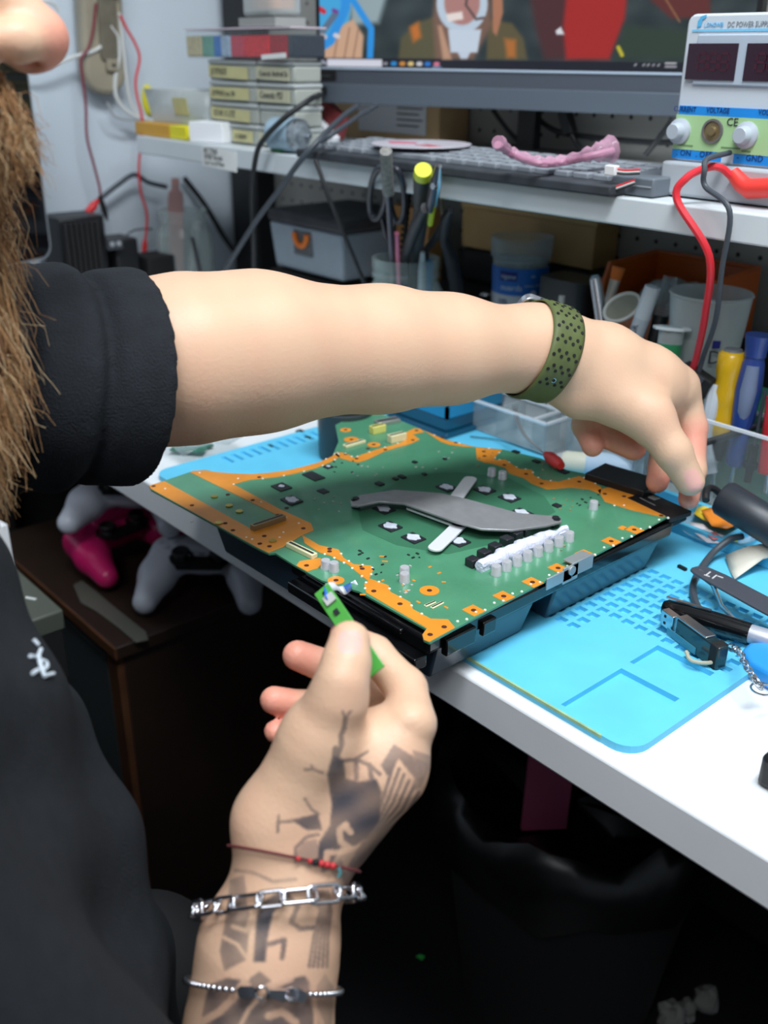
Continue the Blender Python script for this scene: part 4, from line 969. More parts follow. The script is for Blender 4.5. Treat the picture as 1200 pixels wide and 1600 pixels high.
solo('cord_loop', G().tube(spline([onz(1072, 1018, .011), onz(1080, 1032, .009), onz(1105, 1036, .010), onz(1128, 1030, .014)], 8), 0.0016, 8), mat('beige_cord', (176, 172, 150), 0.7), 'pale cord loop lying against the side of the memory stick', 'cord')
chn = thing('key_chain', 'small steel key chain hanging over the blue plastic tool at the mat corner', 'chain', onz(1165, 1040, .012))
cp_ = spline([onz(1142, 1012, .020), onz(1155, 1018, .024), onz(1166, 1040, .026), onz(1180, 1062, .024), onz(1186, 1070, .022)], 4)
for i in range(0, len(cp_), 1):
    q = cp_[i]; t_ = (cp_[min(i + 1, len(cp_) - 1)] - cp_[max(i - 1, 0)]).normalized(); F_ = frame(t_); u_ = F_.col[0] if i % 2 else F_.col[1]
    link('chain_link', G().tube([q + t_ * 0.0042 * math.cos(2 * PI * j / 14) + u_ * 0.0026 * math.sin(2 * PI * j / 14) for j in range(15)], 0.0006, 6, cap=False), M_steel, chn, smooth=60)
q = cp_[-1] + Vector((0.004, -0.003, 0)); link('split_ring', G().tube([q + Vector((0.0075 * math.cos(2 * PI * j / 20), 0.0075 * math.sin(2 * PI * j / 20), 0)) for j in range(21)], 0.0008, 6, cap=False), M_steel, chn, smooth=60)
g = G(); c = onz(1190, 1052, 0); g.prism([(-.030, .004), (-.028, -.010), (-.015, -.020), (.06, -.030), (.08, .012), (.06, .030), (.0, .022), (-.022, .016)], T + 0.0005, T + 0.0165, None, (c.x + 0.012, c.y + 0.004, 0))
solo('plastic_tool', g, mat('bright_blue_plastic', (46, 150, 226), 0.4), 'bright blue plastic tool on the white bench beyond the mat corner', 'tool', bevel=0.004, seg=3)
# crumpled wrapper under a clear lid, pale film
c = onz(1122, 826, MH + .002); wr = thing('sweet_wrapper', 'crumpled yellow and orange printed wrapper lying behind the cable on the mat', 'wrapper', c)
def crumple(name, pxs, h, m, seed, amp=0.004):
    r_ = random.Random(seed); P_ = [onz(*p, h) for p in pxs]; ce = sum(P_, Vector()) / len(P_); g = G(); n_ = len(P_)
    vs_ = [ce + Vector((0, 0, amp * 1.5))]
    for ring in (0.35, 0.7, 1.0):
        for p in P_: vs_.append(ce + (p - ce) * ring + Vector((0, 0, r_.uniform(0, amp) * (1 if ring < 1 else .6))))
    fs_ = [(0, 1 + j, 1 + (j + 1) % n_) for j in range(n_)]
    for k in range(2): fs_ += [(1 + k * n_ + j, 1 + (k + 1) * n_ + j, 1 + (k + 1) * n_ + (j + 1) % n_, 1 + k * n_ + (j + 1) % n_) for j in range(n_)]
    g.add(vs_, fs_); return link(name, g, m, wr, solid=0.0005, smooth=20)
crumple('yellow_print', [(1084, 806), (1092, 788), (1110, 789), (1125, 800), (1148, 805), (1156, 816), (1140, 826), (1115, 820), (1098, 812)], MH + .010, mat('yellow_foil', (244, 206, 40), 0.35), 1)
crumple('orange_print', [(1095, 800), (1112, 796), (1124, 803), (1138, 814), (1150, 822), (1135, 828), (1112, 822)], MH + .014, mat('orange_foil', (240, 140, 40), 0.35), 2)
crumple('white_film', [(1078, 818), (1098, 822), (1120, 838), (1142, 842), (1130, 852), (1105, 848), (1088, 838), (1076, 828)], MH + .006, mat('milky_film', (226, 218, 222), 0.3), 3)
crumple('green_print', [(1138, 838), (1152, 828), (1158, 836), (1150, 850), (1140, 850)], MH + .006, mat('lime_foil', (200, 226, 90), 0.35), 4, .002)
crumple('pink_print', [(1102, 834), (1118, 832), (1128, 842), (1115, 845)], MH + .010, mat('pink_foil', (232, 130, 130), 0.35), 6, .002)
c = onz(1122, 838, MH); lid = G(); lid.lathe([(0.0, 0.001), (0.030, 0.001), (0.036, 0.006), (0.037, 0.006)], (c.x - 0.004, c.y + 0.006, c.z), 36)
solo('clear_dish', lid, M_clear, 'shallow clear plastic dish under the yellow and orange wrapper', 'dish', solid=0.0006)
fl = G(); a = onz(1133, 868, .010); b = onz(1200, 858, .018); cq = onz(1235, 880, .018); d = onz(1148, 905, .009); e = onz(1150, 902, .010)
rows = []
for i in range(7):
    t = i / 6; top_ = a.lerp(cq, t) + Vector((0, 0, 0.016 * math.sin(PI * t * .8))); bo_ = d.lerp(onz(1200, 868, .022), t); rows.append([top_, top_.lerp(bo_, .5) + Vector((0, 0, -.003)), bo_])
fl.sheet(rows); solo('paper_scrap', fl, mat('cream_paper', (214, 210, 196), 0.6), 'curled cream paper scrap on the mat right of the orange wrapper', 'paper', solid=0.0004)
c = onz(1185, 842, MH); link('mat_button', G().lathe([(0, 0), (0.006, 0), (0.006, 0.003), (0.003, 0.003), (0.003, 0.001), (0, 0.001)], c, 18), M_matb, blue_mat)
solo('screw_bit', G().box(onz(1066, 887, MH + .0015), (0.009, 0.003, 0.0025), RZ(-8)), M_blackm, 'tiny black screw lying on the slotted part of the mat', 'screw')
g = G(); c = onz(1200, 1212, 0.0); g.box((c.x + 0.016, c.y, T + 0.0125), (0.034, 0.03, 0.024)); solo('black_device', g, M_black, 'black plastic device at the right edge of the bench front', 'device', bevel=0.004)

# ------------------------------------------------------------------ on the bench behind the arm
def on_desk(px_, py_, Y): v = ony(px_, py_, Y); return Vector((v.x, v.y, T))
M_phone = mat('blue_acrylic', (30, 132, 176), 0.25, coat=0.3); M_phone2 = mat('deep_blue_acrylic', (16, 70, 96), 0.2, coat=0.3)
c = onz(697, 690, 0.001); c.z = T + MH; tr = thing('repair_tray', 'stacked blue plastic holder with a small circuit board on top, behind the console', 'holder', c)
x0, y0 = c.x, c.y
link('base_plate', G().box((x0 - 0.048, y0 + 0.050, T + MH + 0.0036), (0.108, 0.112, 0.006)), M_phone2, tr, bevel=0.002)
link('lower_box', G().box((x0 - 0.050, y0 + 0.05, T + MH + 0.0145), (0.10, 0.10, 0.016)), M_phone2, tr, bevel=0.002)
g = G()
for cx, cy, w_, d_ in ((-0.05, 0.002, 0.10, 0.004), (-0.05, 0.098, 0.10, 0.004), (-0.002, 0.05, 0.004, 0.10), (-0.098, 0.05, 0.004, 0.10)): g.box((x0 + cx, y0 + cy, T + MH + 0.030), (w_, d_, 0.014))
g.box((x0 - 0.05, y0 + 0.05, T + MH + 0.0255), (0.096, 0.096, 0.003)); link('upper_tray', g, M_phone, tr)
g = G(); g.box((x0 - 0.045, y0 + 0.05, T + MH + 0.0335), (0.075, 0.08, 0.012)); pc = link('phone_board', g, mat('phone_board', (44, 60, 50), 0.5, var=0.3, scale=150), tr)
r_ = random.Random(9)
for k in range(14):
    link('board_chip', G().box((x0 - 0.045 + r_.uniform(-.03, .03), y0 + 0.05 + r_.uniform(-.03, .03), T + MH + 0.0405), (r_.uniform(.004, .014), r_.uniform(.004, .01), 0.003)), (M_cream, M_chip, M_steel, mat('green_chip', (40, 140, 80), 0.5))[k % 4], pc)
# clear organiser
c = onz(885, 700, 0.0); c = Vector((c.x - .012, c.y - .05, c.z)); bx = thing('clear_organiser', 'clear acrylic organiser tray between the blue holder and the reaching hand', 'organiser', Vector((c.x, c.y, T)))
cx, cy = c.x, c.y; g = G()
Lx, Ly, Hh = 0.135, 0.05, 0.034
for q, w_, d_ in (((-Lx / 2 + 0.02, 0), Lx, 0.002), ((-Lx / 2 + 0.02, Ly), Lx, 0.002), ((0.02, Ly / 2), 0.002, Ly), ((0.02 - Lx, Ly / 2), 0.002, Ly), ((0.0, Ly / 2), 0.002, Ly), ((-0.055, Ly / 2), 0.002, Ly)): g.box((cx + q[0], cy + q[1], T + MH + 0.003 + Hh / 2), (w_, d_, Hh))
g.box((cx - Lx / 2 + 0.02, cy + Ly / 2, T + MH + 0.002), (Lx, Ly, 0.002)); link('walls', g, M_clear, bx)
g = G(); zt_ = T + MH + 0.003 + Hh
for q, w_, d_ in (((-Lx / 2 + 0.02, 0), Lx, 0.003), ((-Lx / 2 + 0.02, Ly), Lx, 0.003), ((0.0, Ly / 2), 0.003, Ly), ((0.02, Ly / 2), 0.003, Ly)): g.box((cx + q[0], cy + q[1], zt_), (w_, d_, 0.003))
link('rim', g, mat('bright_acrylic_edge', (226, 232, 238), 0.2), bx)
# glue tube lying behind the board
A = onz(884, 722, .018); Bv = onz(1006, 734, .020); d = (Bv - A).normalized(); L_ = (Bv - A).length
tb = thing('glue_tube', 'fat pale blue tube with a cream cap lying behind the back right of the board', 'tube', Vector((A.x, A.y, T + MH)))
link('body', G().lathe([(0, 0.022), (0.012, 0.022), (0.0145, 0.026), (0.0145, L_), (0, L_)], A, 24, frame(d)), mat('pale_blue_tube', (190, 212, 232), 0.35), tb, smooth=50)
link('cap', G().lathe([(0, -0.004), (0.010, -0.004), (0.0125, 0.0), (0.0125, 0.022), (0, 0.022)], A, 24, frame(d)), mat('cream_cap', (214, 214, 196), 0.5), tb, smooth=50)
wl = thing('wire_lead', 'two thin clear wires ending in a red crimp at the back edge of the board', 'wire', onz(864, 718, HB))
for k in range(2): link('wire', G().tube(spline([ony(802 + 5 * k, 632, .88), onz(806 + 4 * k, 655, .045), onz(818 + 3 * k, 680, .05), onz(838 + 2 * k, 699, .055), onz(856, 713 + 2 * k, .0625)], 8), 0.0011, 8), mat('silver_wire', (170, 174, 176), 0.3, 0.5), wl)
A = onz(853, 710, .0645); Bv = onz(877, 728, .0645); link('crimp', G().tube([A, A.lerp(Bv, .3), A.lerp(Bv, .75), Bv], [0.0035, 0.006, 0.006, 0.004], 12), mat('red_crimp', (226, 58, 56), 0.4), wl, smooth=50)
solo('thin_wire', G().tube(spline([onz(735, 682, .008), onz(780, 688, .010), onz(830, 705, .030), onz(880, 722, .062)], 8), 0.0007, 6), M_cable, 'hair-thin black wire crossing the blue mat behind the board', 'wire')
# bag of green circuit boards, small black bit, at the left of the bench
c = onz(292, 694, 0.0); bg = thing('bagged_boards', 'small green circuit boards in a clear bag on the white bench left of the console', 'bag', c)
g = G(); rows = []
for i in range(6): rows.append([c + Vector((-0.06 + 0.024 * i, -0.04 + 0.02 * j, 0.006 + 0.008 * math.sin(i * 1.9 + j) ** 2 + 0.006)) for j in range(5)])
g.sheet(rows); link('clear_film', g, M_clear, bg, solid=0.0003)
for k, (a, b, r) in enumerate(((-0.025, 0.0, 20), (0.015, 0.012, -15), (0.03, -0.015, 40))): link('small_board', G().box((c.x + a, c.y + b, T + 0.003 + 0.0018 * k), (0.04, 0.016, 0.0016), RZ(r)), mat('old_green_board', (70, 132, 110), 0.4, var=0.3, scale=120), bg)
solo('black_rod', G().tube([onz(404, 696, .003), onz(438, 699, .003)], 0.0022, 8), M_blackm, 'short thin black rod lying on the white bench beside the mat comb', 'rod')
for k, (a, b) in enumerate(((470, 676), (480, 686))): solo('black_crumb', G().box(onz(a, b, .0035), (0.012 - .004 * k, 0.008, 0.005), RZ(30 * k)), M_blackm, ('larger black scrap of plastic by the dust cup', 'smaller black scrap of plastic by the dust cup')[k], 'scrap', bevel=0.001)

# low dark cases along the pegboard, under the shelf
solo('tool_case', G().box((-0.80, 1.0425, T + 0.058), (0.52, 0.145, 0.115)), M_blackm, 'long low black case along the pegboard carrying the swab tub', 'case', bevel=0.004)
solo('soft_pouch', G().box((-0.91, 1.0885, T + 0.1165 + 0.024), (0.27, 0.05, 0.048)), M_blackm, 'flat black pouch under the wooden box on the black case', 'pouch', bevel=0.006, seg=3)
M_wood = mat('pale_wood', (176, 142, 92), 0.6, var=0.12, scale=14)
wbx = thing('wooden_box', 'pale wooden box under the shelf behind the pliers', 'box', Vector((-0.89, 1.075, T + 0.166)))
v = ony(724, 335, 1.065)
link('body', G().box(((v.x - 0.805) / 2 + 0.0, 1.0885, T + 0.166 + 0.0275), (-0.805 - v.x, 0.05, 0.055)), M_wood, wbx, bevel=0.001)
link('lid', G().box(((v.x - 0.805) / 2, 1.0885, T + 0.166 + 0.0585), (-0.80 - v.x, 0.052, 0.006)), mat('pale_wood_lid', (186, 154, 104), 0.6, var=0.1, scale=14), wbx)
a = ony(579, 330, 1.02); b = ony(626, 330, 1.02)
solo('wooden_block', G().box((-1.112, 1.035, T + 0.108), (0.085, 0.03, 0.216)), mat('orange_wood', (170, 122, 70), 0.6, var=0.12, scale=14), 'upright orange wood block behind the scissor jar', 'block', bevel=0.001)
# swab tub
c = Vector((ony(815, 400, 1.015).x, 1.015, T + 0.1165)); st = thing('swab_tub', 'clear tub with a blue and white swab label under the shelf', 'tub', c)
wall_ = G().lathe([(0, 0.001), (0.036, 0.001), (0.0375, 0.062), (0.0405, 0.064), (0.0415, 0.088), (0.0405, 0.088), (0.039, 0.066), (0.0365, 0.064), (0.035, 0.003), (0, 0.003)], c, 40)
link('tub_wall', wall_, M_clear, st, smooth=50)
def band(c, r0, r1, z0, z1, a0, a1, n=24):
    g = G(); g.sheet([[Vector((c.x + r * math.cos(a0 + (a1 - a0) * i / n), c.y + r * math.sin(a0 + (a1 - a0) * i / n), c.z + z)) for r, z in ((r0, z0), (r1, z1))] for i in range(n + 1)]); return g
vdir = math.atan2(-c.y, -c.x)
link('blue_label', band(c, 0.0370, 0.0381, 0.016, 0.052, vdir - 1.5, vdir + 1.3), mat('label_blue', (24, 104, 190), 0.5), st)
link('white_label', band(c, 0.0368, 0.0372, 0.002, 0.017, vdir - 1.5, vdir + 1.3), mat('label_white', (190, 196, 206), 0.5), st)
link('swabs', G().lathe([(0, 0.004), (0.033, 0.004), (0.034, 0.058), (0, 0.055)], c, 28), mat('cotton', (168, 172, 170), 0.9, var=0.2, scale=200), st)
def curved_text(s, size, c, r, z, a_mid, m, parent, width=1.0):
    o = text('lettering', s, size, (0, 0, 0), None, m, None, 0.0001, 'CENTER', width=width)
    me = o.data
    for v in me.vertices:
        a = a_mid + v.co.x / r; rr_ = r + v.co.z; y = v.co.y; v.co = (c.x + rr_ * math.cos(a), c.y + rr_ * math.sin(a), c.z + z + y)
    me.transform(world_of(parent).inverted()); o.parent = parent; return o
M_navy = mat('label_navy', (24, 30, 120), 0.5); M_lw = mat('label_pale', (196, 210, 226), 0.5)
link('navy_patch', band(c, 0.0382, 0.0384, 0.036, 0.048, vdir - 0.75, vdir - 0.10, 12), M_navy, st)
curved_text('vigene', 0.0085, c, 0.0388, 0.039, vdir - 0.42, M_lw, st); curved_text('ouards', 0.011, c, 0.0386, 0.024, vdir - 0.30, M_lw, st); curved_text('100', 0.010, c, 0.0380, 0.005, vdir - 0.62, M_navy, st)
for i, t_ in enumerate(('silk', 'cotton soft')): curved_text(t_, 0.005, c, 0.0386, 0.041 - 0.012 * i, vdir + 0.45, M_lw, st)
link('round_seal', G().prism(ngon(0, 0, 0.005, 0.005, 16), 0, 0.0004, frame(Vector((math.cos(vdir + .5), math.sin(vdir + .5), 0))), c + Vector((0.0376 * math.cos(vdir + .5), 0.0376 * math.sin(vdir + .5), 0.019))), M_lw, st)
c = onz(757, 464, .118); solo('ring_spanner', G().tube([c + Vector((0.006 * math.cos(2 * PI * j / 20), 0.004 * math.sin(2 * PI * j / 20), 0.008 * 0 + 0.003)) for j in range(21)], 0.0016, 8, cap=False).tube([c + Vector((0.005, 0.002, 0.003)), c + Vector((0.03, 0.012, 0.003))], 0.0018, 8), M_steel, 'small steel ring-ended tool lying left of the swab tub foot', 'tool')
# dark bin and orange bin
v = ony(875, 430, 1.01); dbn = G(); pr = rrect(0.075, 0.055, 0.012, 5, (v.x + 0.022, 1.01)); dbn.prism(pr, T + 0.1165, T + 0.166)
solo('grey_bin', dbn, mat('smoky_grey_plastic', (48, 50, 54), 0.3), 'dark smoky grey bin right of the swab tub', 'bin')
ob = thing('orange_bin', 'orange plastic parts bin with a sloping open front, under the shelf at right', 'bin', Vector((-0.65, 1.02, T + 0.129)))
bl = ony(1038, 396, 1.095); br_ = ony(1159, 414, 1.095); fl_ = ony(925, 412, 1.0)
M_or = mat('orange_plastic', (188, 88, 24), 0.35, coat=0.2); zb_ = T + 0.1165; z1 = bl.z
xl, xr_ = bl.x - 0.015, br_.x + 0.02
g = G(); g.prism([(0.985, zb_), (1.10, zb_), (1.10, z1), (1.005, z1 - 0.004), (0.985, zb_ + 0.03)], 0, 0.003, Matrix(((0, 0, 1), (1, 0, 0), (0, 1, 0))), (xl, 0, 0))
g.prism([(0.985, zb_), (1.10, zb_), (1.10, z1), (1.005, z1 - 0.004), (0.985, zb_ + 0.03)], 0, 0.003, Matrix(((0, 0, 1), (1, 0, 0), (0, 1, 0))), (xr_, 0, 0))
g.box(((xl + xr_) / 2, 1.10, (zb_ + z1) / 2), (xr_ - xl, 0.003, z1 - zb_)); g.box(((xl + xr_) / 2, 1.0425, zb_ + 0.0015), (xr_ - xl, 0.115, 0.003)); g.box(((xl + xr_) / 2, 0.986, zb_ + 0.015), (xr_ - xl, 0.003, 0.03))
link('shell', g, M_or, ob, bevel=0.001)
g = G(); g.tube([(xl, 0.987, zb_ + 0.03), (xl, 1.005, z1 - 0.004), (xl, 1.10, z1), (xr_, 1.10, z1), (xr_, 1.005, z1 - 0.004)], 0.003, 8); link('rolled_rim', g, M_or, ob)
r_ = random.Random(4); g = G()
for k in range(9): g.ball((xl + 0.035 + r_.uniform(0, .05), 1.05 + r_.uniform(-.025, .025), zb_ + 0.035 + r_.uniform(0, .012)), (0.016, 0.014, 0.011), 10, 7, EU(r_.uniform(0, 90), r_.uniform(0, 90), 0))
o = link('clear_bags', g, M_frost, ob, label='crumpled clear bags inside the bin'); o['kind'] = 'stuff'

# tools in a pot behind the hand
pc_ = Vector((-0.600, 0.876, T)); pot = thing('tool_pot', 'clear tool pot behind the reaching hand holding upright tools', 'pot', pc_)
link('pot_wall', G().box(pc_ + Vector((0, 0, 0.002)), (0.09, 0.08, 0.004)).box(pc_ + Vector((-0.045, 0, 0.04)), (0.002, 0.08, 0.08)).box(pc_ + Vector((0.045, 0, 0.04)), (0.002, 0.08, 0.08)).box(pc_ + Vector((0, -0.04, 0.04)), (0.09, 0.002, 0.08)).box(pc_ + Vector((0, 0.04, 0.04)), (0.09, 0.002, 0.08)), M_clear, pot)
def upright(px0, py0, px1, py1, Y0, Y1=None): return ony(px0, py0, Y0), ony(px1, py1, Y1 or Y0)
def stick(name, label, cat, A, Bt, prof, m, extra=None, n=14, loc=None):
    """prof: (part, t0, t1, r0, r1, material) along A (top) to Bt (bottom)"""
    t = thing(name, label, cat, Bt)
    for pn, t0, t1, r0, r1, mm in prof: link(pn, G().tube([A.lerp(Bt, t0), A.lerp(Bt, t1)], [r0, r1], n), mm, t, smooth=40)
    return t
A, Bt = upright(930, 434, 948, 560, .90, .89); stick('steel_rod', 'round-ended steel tool handle standing left of the brush behind the wrist', 'tool', A, Bt, [('shaft', 0.02, 1, 0.0068, 0.0062, M_steel), ('round_end', -0.03, 0.02, 0.004, 0.0068, M_steel)], None)
A, Bt = upright(967, 418, 925, 560, .92, .90); stick('flux_brush', 'small brush with orange bristles and silver ferrule behind the wrist', 'brush', A, Bt, [('bristles', 0, 0.13, 0.0075, 0.006, mat('orange_bristle', (224, 120, 50), 0.8)), ('ferrule', 0.13, 0.42, 0.006, 0.005, mat('dull_aluminium', (196, 194, 184), 0.4, 0.4)), ('handle', 0.42, 1, 0.005, 0.004, mat('blue_handle', (40, 60, 110), 0.5))], None)
c = ony(972, 480, .90); ov = thing('mirror', 'small tilted oval inspection mirror in a pale frame behind the hand', 'mirror', ony(955, 540, .89))
vd = (Vector((0, 0, CAMZ)) - c).normalized(); F_ = frame((vd + Vector((0.0, -0.1, 0.5))).normalized()); rot2 = Matrix.Rotation(math.radians(60), 3, 'Z')
ell_ = lambda a, b, k, n=28: [c + F_ @ (Matrix.Rotation(math.radians(38), 3, 'Z') @ Vector((a * math.cos(2 * PI * j / n), b * math.sin(2 * PI * j / n), k))) for j in range(n)]
e_ = ell_(0.0205, 0.0135, 0); link('frame', G().tube(e_ + [e_[0]], 0.0020, 8, cap=False), mat('pale_frame', (206, 206, 200), 0.4), ov)
g = G(); g.add(ell_(0.0200, 0.013, -0.0008), [tuple(range(28))]).add(ell_(0.0200, 0.013, 0.0004), [tuple(range(28))]); link('glass', g, mat('dull_mirror', (176, 168, 150), 0.15, 0.8, var=0.15, scale=60), ov)
link('stem', G().tube([c + F_ @ Vector((-0.015, -0.012, 0)), ony(950, 540, .89)], 0.0022, 8), M_steel, ov)
A, Bt = upright(1020, 448, 975, 580, .90, .89); stick('marker_pen', 'white marker pen with dark lettering leaning behind the hand', 'pen', A, Bt, [('cap', 0, 0.36, 0.0085, 0.009, mat('white_pen', (206, 212, 218), 0.4)), ('barrel', 0.36, 1, 0.0088, 0.0080, mat('pen_barrel', (190, 196, 204), 0.4))], None)
text('lettering', 'MARKER', 0.009, A.lerp(Bt, 0.78) + Vector((0.004, -0.0095, 0)), Matrix(((A - Bt).normalized(), ((vd.cross((A - Bt).normalized())).normalized()), vd)).transposed(), M_ink, bpy.data.objects['marker_pen'])
A, Bt = upright(1048, 432, 1012, 575, .925, .905); stick('clear_pen', 'dark pen with a clear cap leaning right of the white marker', 'pen', A, Bt, [('clear_cap', 0, 0.42, 0.0075, 0.008, M_clear), ('barrel', 0.42, 1, 0.0085, 0.008, M_black)], None)
A = ony(878, 462, .90); Bt = Vector((A.x + .002, A.y - .01, T + .0005)); stick('glass_rod', 'short clear rod tip showing just above the watch strap', 'rod', A, Bt, [('rod', 0, 1, 0.0035, 0.0035, mat('pale_rod', (180, 180, 176), 0.4))], None)
# syringe with green paste
A, Bt = upright(1050, 513, 1032, 640, .88, .87); d = (Bt - A).normalized(); F_ = frame(-d); L_ = (Bt - A).length
sy = thing('flux_syringe', 'clear syringe of green paste with a white flanged top behind the hand', 'syringe', Bt)
link('flange', G().prism(ngon(0, 0, 0.0195, 0.0165, 8, PI / 8), -0.0015, 0.0015, F_, A), mat('white_flange', (226, 232, 234), 0.45), sy, bevel=0.0006)
link('opening', G().prism(ngon(0, 0, 0.0105, 0.0095, 20), 0.0014, 0.0022, F_, A), mat('grey_plunger', (170, 186, 188), 0.5), sy)
link('neck', G().tube([A, A.lerp(Bt, 0.18)], 0.0125, 20), M_frost, sy, smooth=50); link('green_paste', G().tube([A.lerp(Bt, 0.18), A.lerp(Bt, 0.42)], 0.0125, 20), mat('green_paste', (40, 140, 90), 0.3, coat=0.4), sy, smooth=50)
link('dark_barrel', G().tube([A.lerp(Bt, 0.42), Bt], 0.0125, 20), mat('dark_green_paste', (20, 62, 48), 0.3, coat=0.4), sy, smooth=50)
# green case with the marked clear cup on it
M_teal = mat('teal_plastic', (64, 160, 122), 0.4)
a = ony(1052, 560, .90); solo('green_case', G().box((a.x + 0.11, 0.931, T + 0.052), (0.22, 0.072, 0.104)), M_teal, 'teal green plastic case standing behind the screwdrivers', 'case', bevel=0.004)
c = Vector((ony(1110, 470, .931).x, .931, T + 0.1045)); cu_ = thing('marked_cup', 'clear plastic cup with a handwritten letter D behind the red cable', 'cup', c)
link('cup_wall', G().lathe([(0, 0.001), (0.033, 0.001), (0.0415, 0.092), (0.043, 0.093), (0.042, 0.095), (0.040, 0.092), (0.032, 0.003), (0, 0.003)], c, 36), M_frost, cu_, smooth=50)
g = G(); g.lathe([(0, 0.004), (0.0315, 0.004), (0.037, 0.052), (0, 0.056)], c, 28); link('contents', g, mat('pale_contents', (196, 198, 196), 0.6, var=0.15, scale=80), cu_)
vdir = math.atan2(-c.y, -c.x); curved_text('D', 0.020, c, 0.0412, 0.030, vdir + 0.30, M_ink, cu_); link('blue_sticker', band(c, 0.0405, 0.0410, 0.046, 0.054, vdir + 0.2, vdir + 0.4, 6), M_navy, cu_)
# screwdrivers in the clear rack
rk = thing('screwdriver_rack', 'clear acrylic rack holding the upright yellow and blue screwdrivers', 'rack', Vector((-0.46, 0.89, T)))
g = G(); g.box((-0.45, 0.832, T + 0.05), (0.20, 0.002, 0.10)).box((-0.45, 0.889, T + 0.05), (0.20, 0.002, 0.10)).box((-0.549, 0.8605, T + 0.05), (0.002, 0.057, 0.10)); link('walls', g, glassy('rack_clear', (215, 225, 228), .02, .05), rk)
link('bright_edge', G().box((-0.45, 0.832, T + 0.101), (0.20, 0.003, 0.003)).box((-0.45, 0.889, T + 0.101), (0.20, 0.003, 0.003)), mat('bright_acrylic_edge', (226, 232, 238), 0.2), rk)
A, Bt = upright(1146, 548, 1109, 785, .868, .866); sdv = thing('yellow_screwdriver', 'yellow handled screwdriver standing in the clear rack beside the blue one', 'screwdriver', Bt)
d = (Bt - A); k = [(0, .0100), (.02, .0135), (.12, .0138), (.18, .0120), (.25, .0138), (.33, .0120), (.40, .0120), (.46, .0135), (.52, .0125), (.545, .0105)]
M_yh = mat('yellow_handle', (226, 178, 26), 0.3, coat=0.4)
link('handle', G().tube([A + d * t for t, r in k], [r for t, r in k], 20), M_yh, sdv, smooth=60); link('end_plug', G().tube([A - d * 0.012, A + d * 0.004], [0.008, 0.0105], 18), mat('grey_plug', (110, 112, 116), 0.5), sdv)
link('ferrule', G().tube([A + d * .545, A + d * .60, A + d * .70], [.0085, .0085, .006], 14), M_blackm, sdv); link('shaft', G().tube([A + d * .7, Bt], 0.0022, 10), M_steel, sdv)
A, Bt = upright(1186, 523, 1136, 785, .868, .866); sdb = thing('blue_screwdriver', 'blue and grey handled screwdriver with a flared cap in the clear rack', 'screwdriver', Bt)
d = (Bt - A); M_bh = mat('blue_handle_plastic', (38, 66, 140), 0.35, coat=0.3)
link('cap', G().tube([A, A + d * .08, A + d * .12], [.0125, .0105, .0100], 18), M_bh, sdb, smooth=50); k = [(.12, .0085), (.16, .0105), (.32, .0128), (.48, .0110), (.60, .0095), (.74, .0095), (.76, .0080)]
link('handle', G().tube([A + d * t for t, r in k], [r for t, r in k], 16), M_bh, sdb, smooth=60); vd = (Vector((0, 0, CAMZ)) - A).normalized()
link('grey_grip', G().tube([A + d * t + vd * (r * .55) for t, r in ((.17, .0105), (.32, .0125), (.44, .0112), (.5, .0105))], [.0065, .0085, .007, .004], 12), mat('grey_grip', (122, 136, 166), 0.5), sdb, smooth=50); link('shaft', G().tube([A + d * .76, Bt], 0.0022, 10), M_steel, sdb)
A, Bt = upright(1196, 610, 1166, 760, .872, .868); stick('probe', 'thin grey probe with a black ribbed socket right of the blue screwdriver', 'probe', A, Bt, [('shaft', 0, .56, .0016, .0018, M_cgrey), ('socket', .56, .76, .0045, .0048, M_blackm), ('collar', .74, .80, .0068, .0068, M_blackm), ('tip', .80, .95, .0042, .0036, M_blackm)], None)
A, Bt = upright(1214, 620, 1196, 770, .866, .862); stick('red_screwdriver', 'red handled screwdriver at the right edge of the picture', 'screwdriver', A, Bt, [('handle', 0, .78, .0095, .0095, mat('red_handle', (206, 40, 46), 0.35)), ('shaft', .78, 1, .0022, .0022, M_steel)], None)
c = onz(1160, 765, .0); solo('round_holder', G().lathe([(0, 0.0005), (0.029, 0.0005), (0.029, 0.020), (0.025, 0.021), (0.025, 0.010), (0, 0.010)], c + Vector((0.012, 0, 0)), 36), mat('grey_stone', (150, 148, 142), 0.8, var=0.25, scale=180), 'round grey stone-like holder at the foot of the screwdrivers', 'holder')

# ------------------------------------------------------------------ jar of cutting tools
def jar(name, label, c, r, h, m):
    t = thing(name, label, 'jar', c)
    p_ = [(0, 0.002), (r * .92, 0.002), (r, 0.010), (r, h * .68), (r * .93, h * .78), (r * .80, h * .84), (r * .80, h * .87), (r * .84, h * .875), (r * .84, h * .90), (r * .80, h * .905), (r * .80, h * .93), (r * .84, h * .935), (r * .84, h), (r * .76, h), (r * .76, h * .84), (r * .88, h * .77), (r * .95, h * .67), (r * .95, 0.012), (0, 0.006)]
    link('glass', G().lathe(p_, c, 40), m, t, smooth=45); return t
jc = Vector((ony(634, 405, .872).x, .872, T)); jt = ony(634, 406, .872).z - T
jar('tool_jar', 'glass jar of scissors and pliers on the bench behind the forearm', jc, 0.052, jt + 0.003, M_glass)
M_sc = mat('scissor_handle', (44, 46, 56), 0.35, coat=0.2); M_ds = mat('dark_steel', (90, 88, 96), 0.3, 0.7); M_bgp = mat('black_grip', (40, 42, 48), 0.55)
def at(px_, py_, off=0.0): return ony(px_, py_, min(.775 + (py_ - 236) * .00055, .888) + off + .00062 * (px_ - 634) * min(1, max(0, (py_ - 330) / 75)))
sc = thing('scissors', 'black handled scissors standing handles up in the tool jar', 'scissors', at(606, 470, .008))
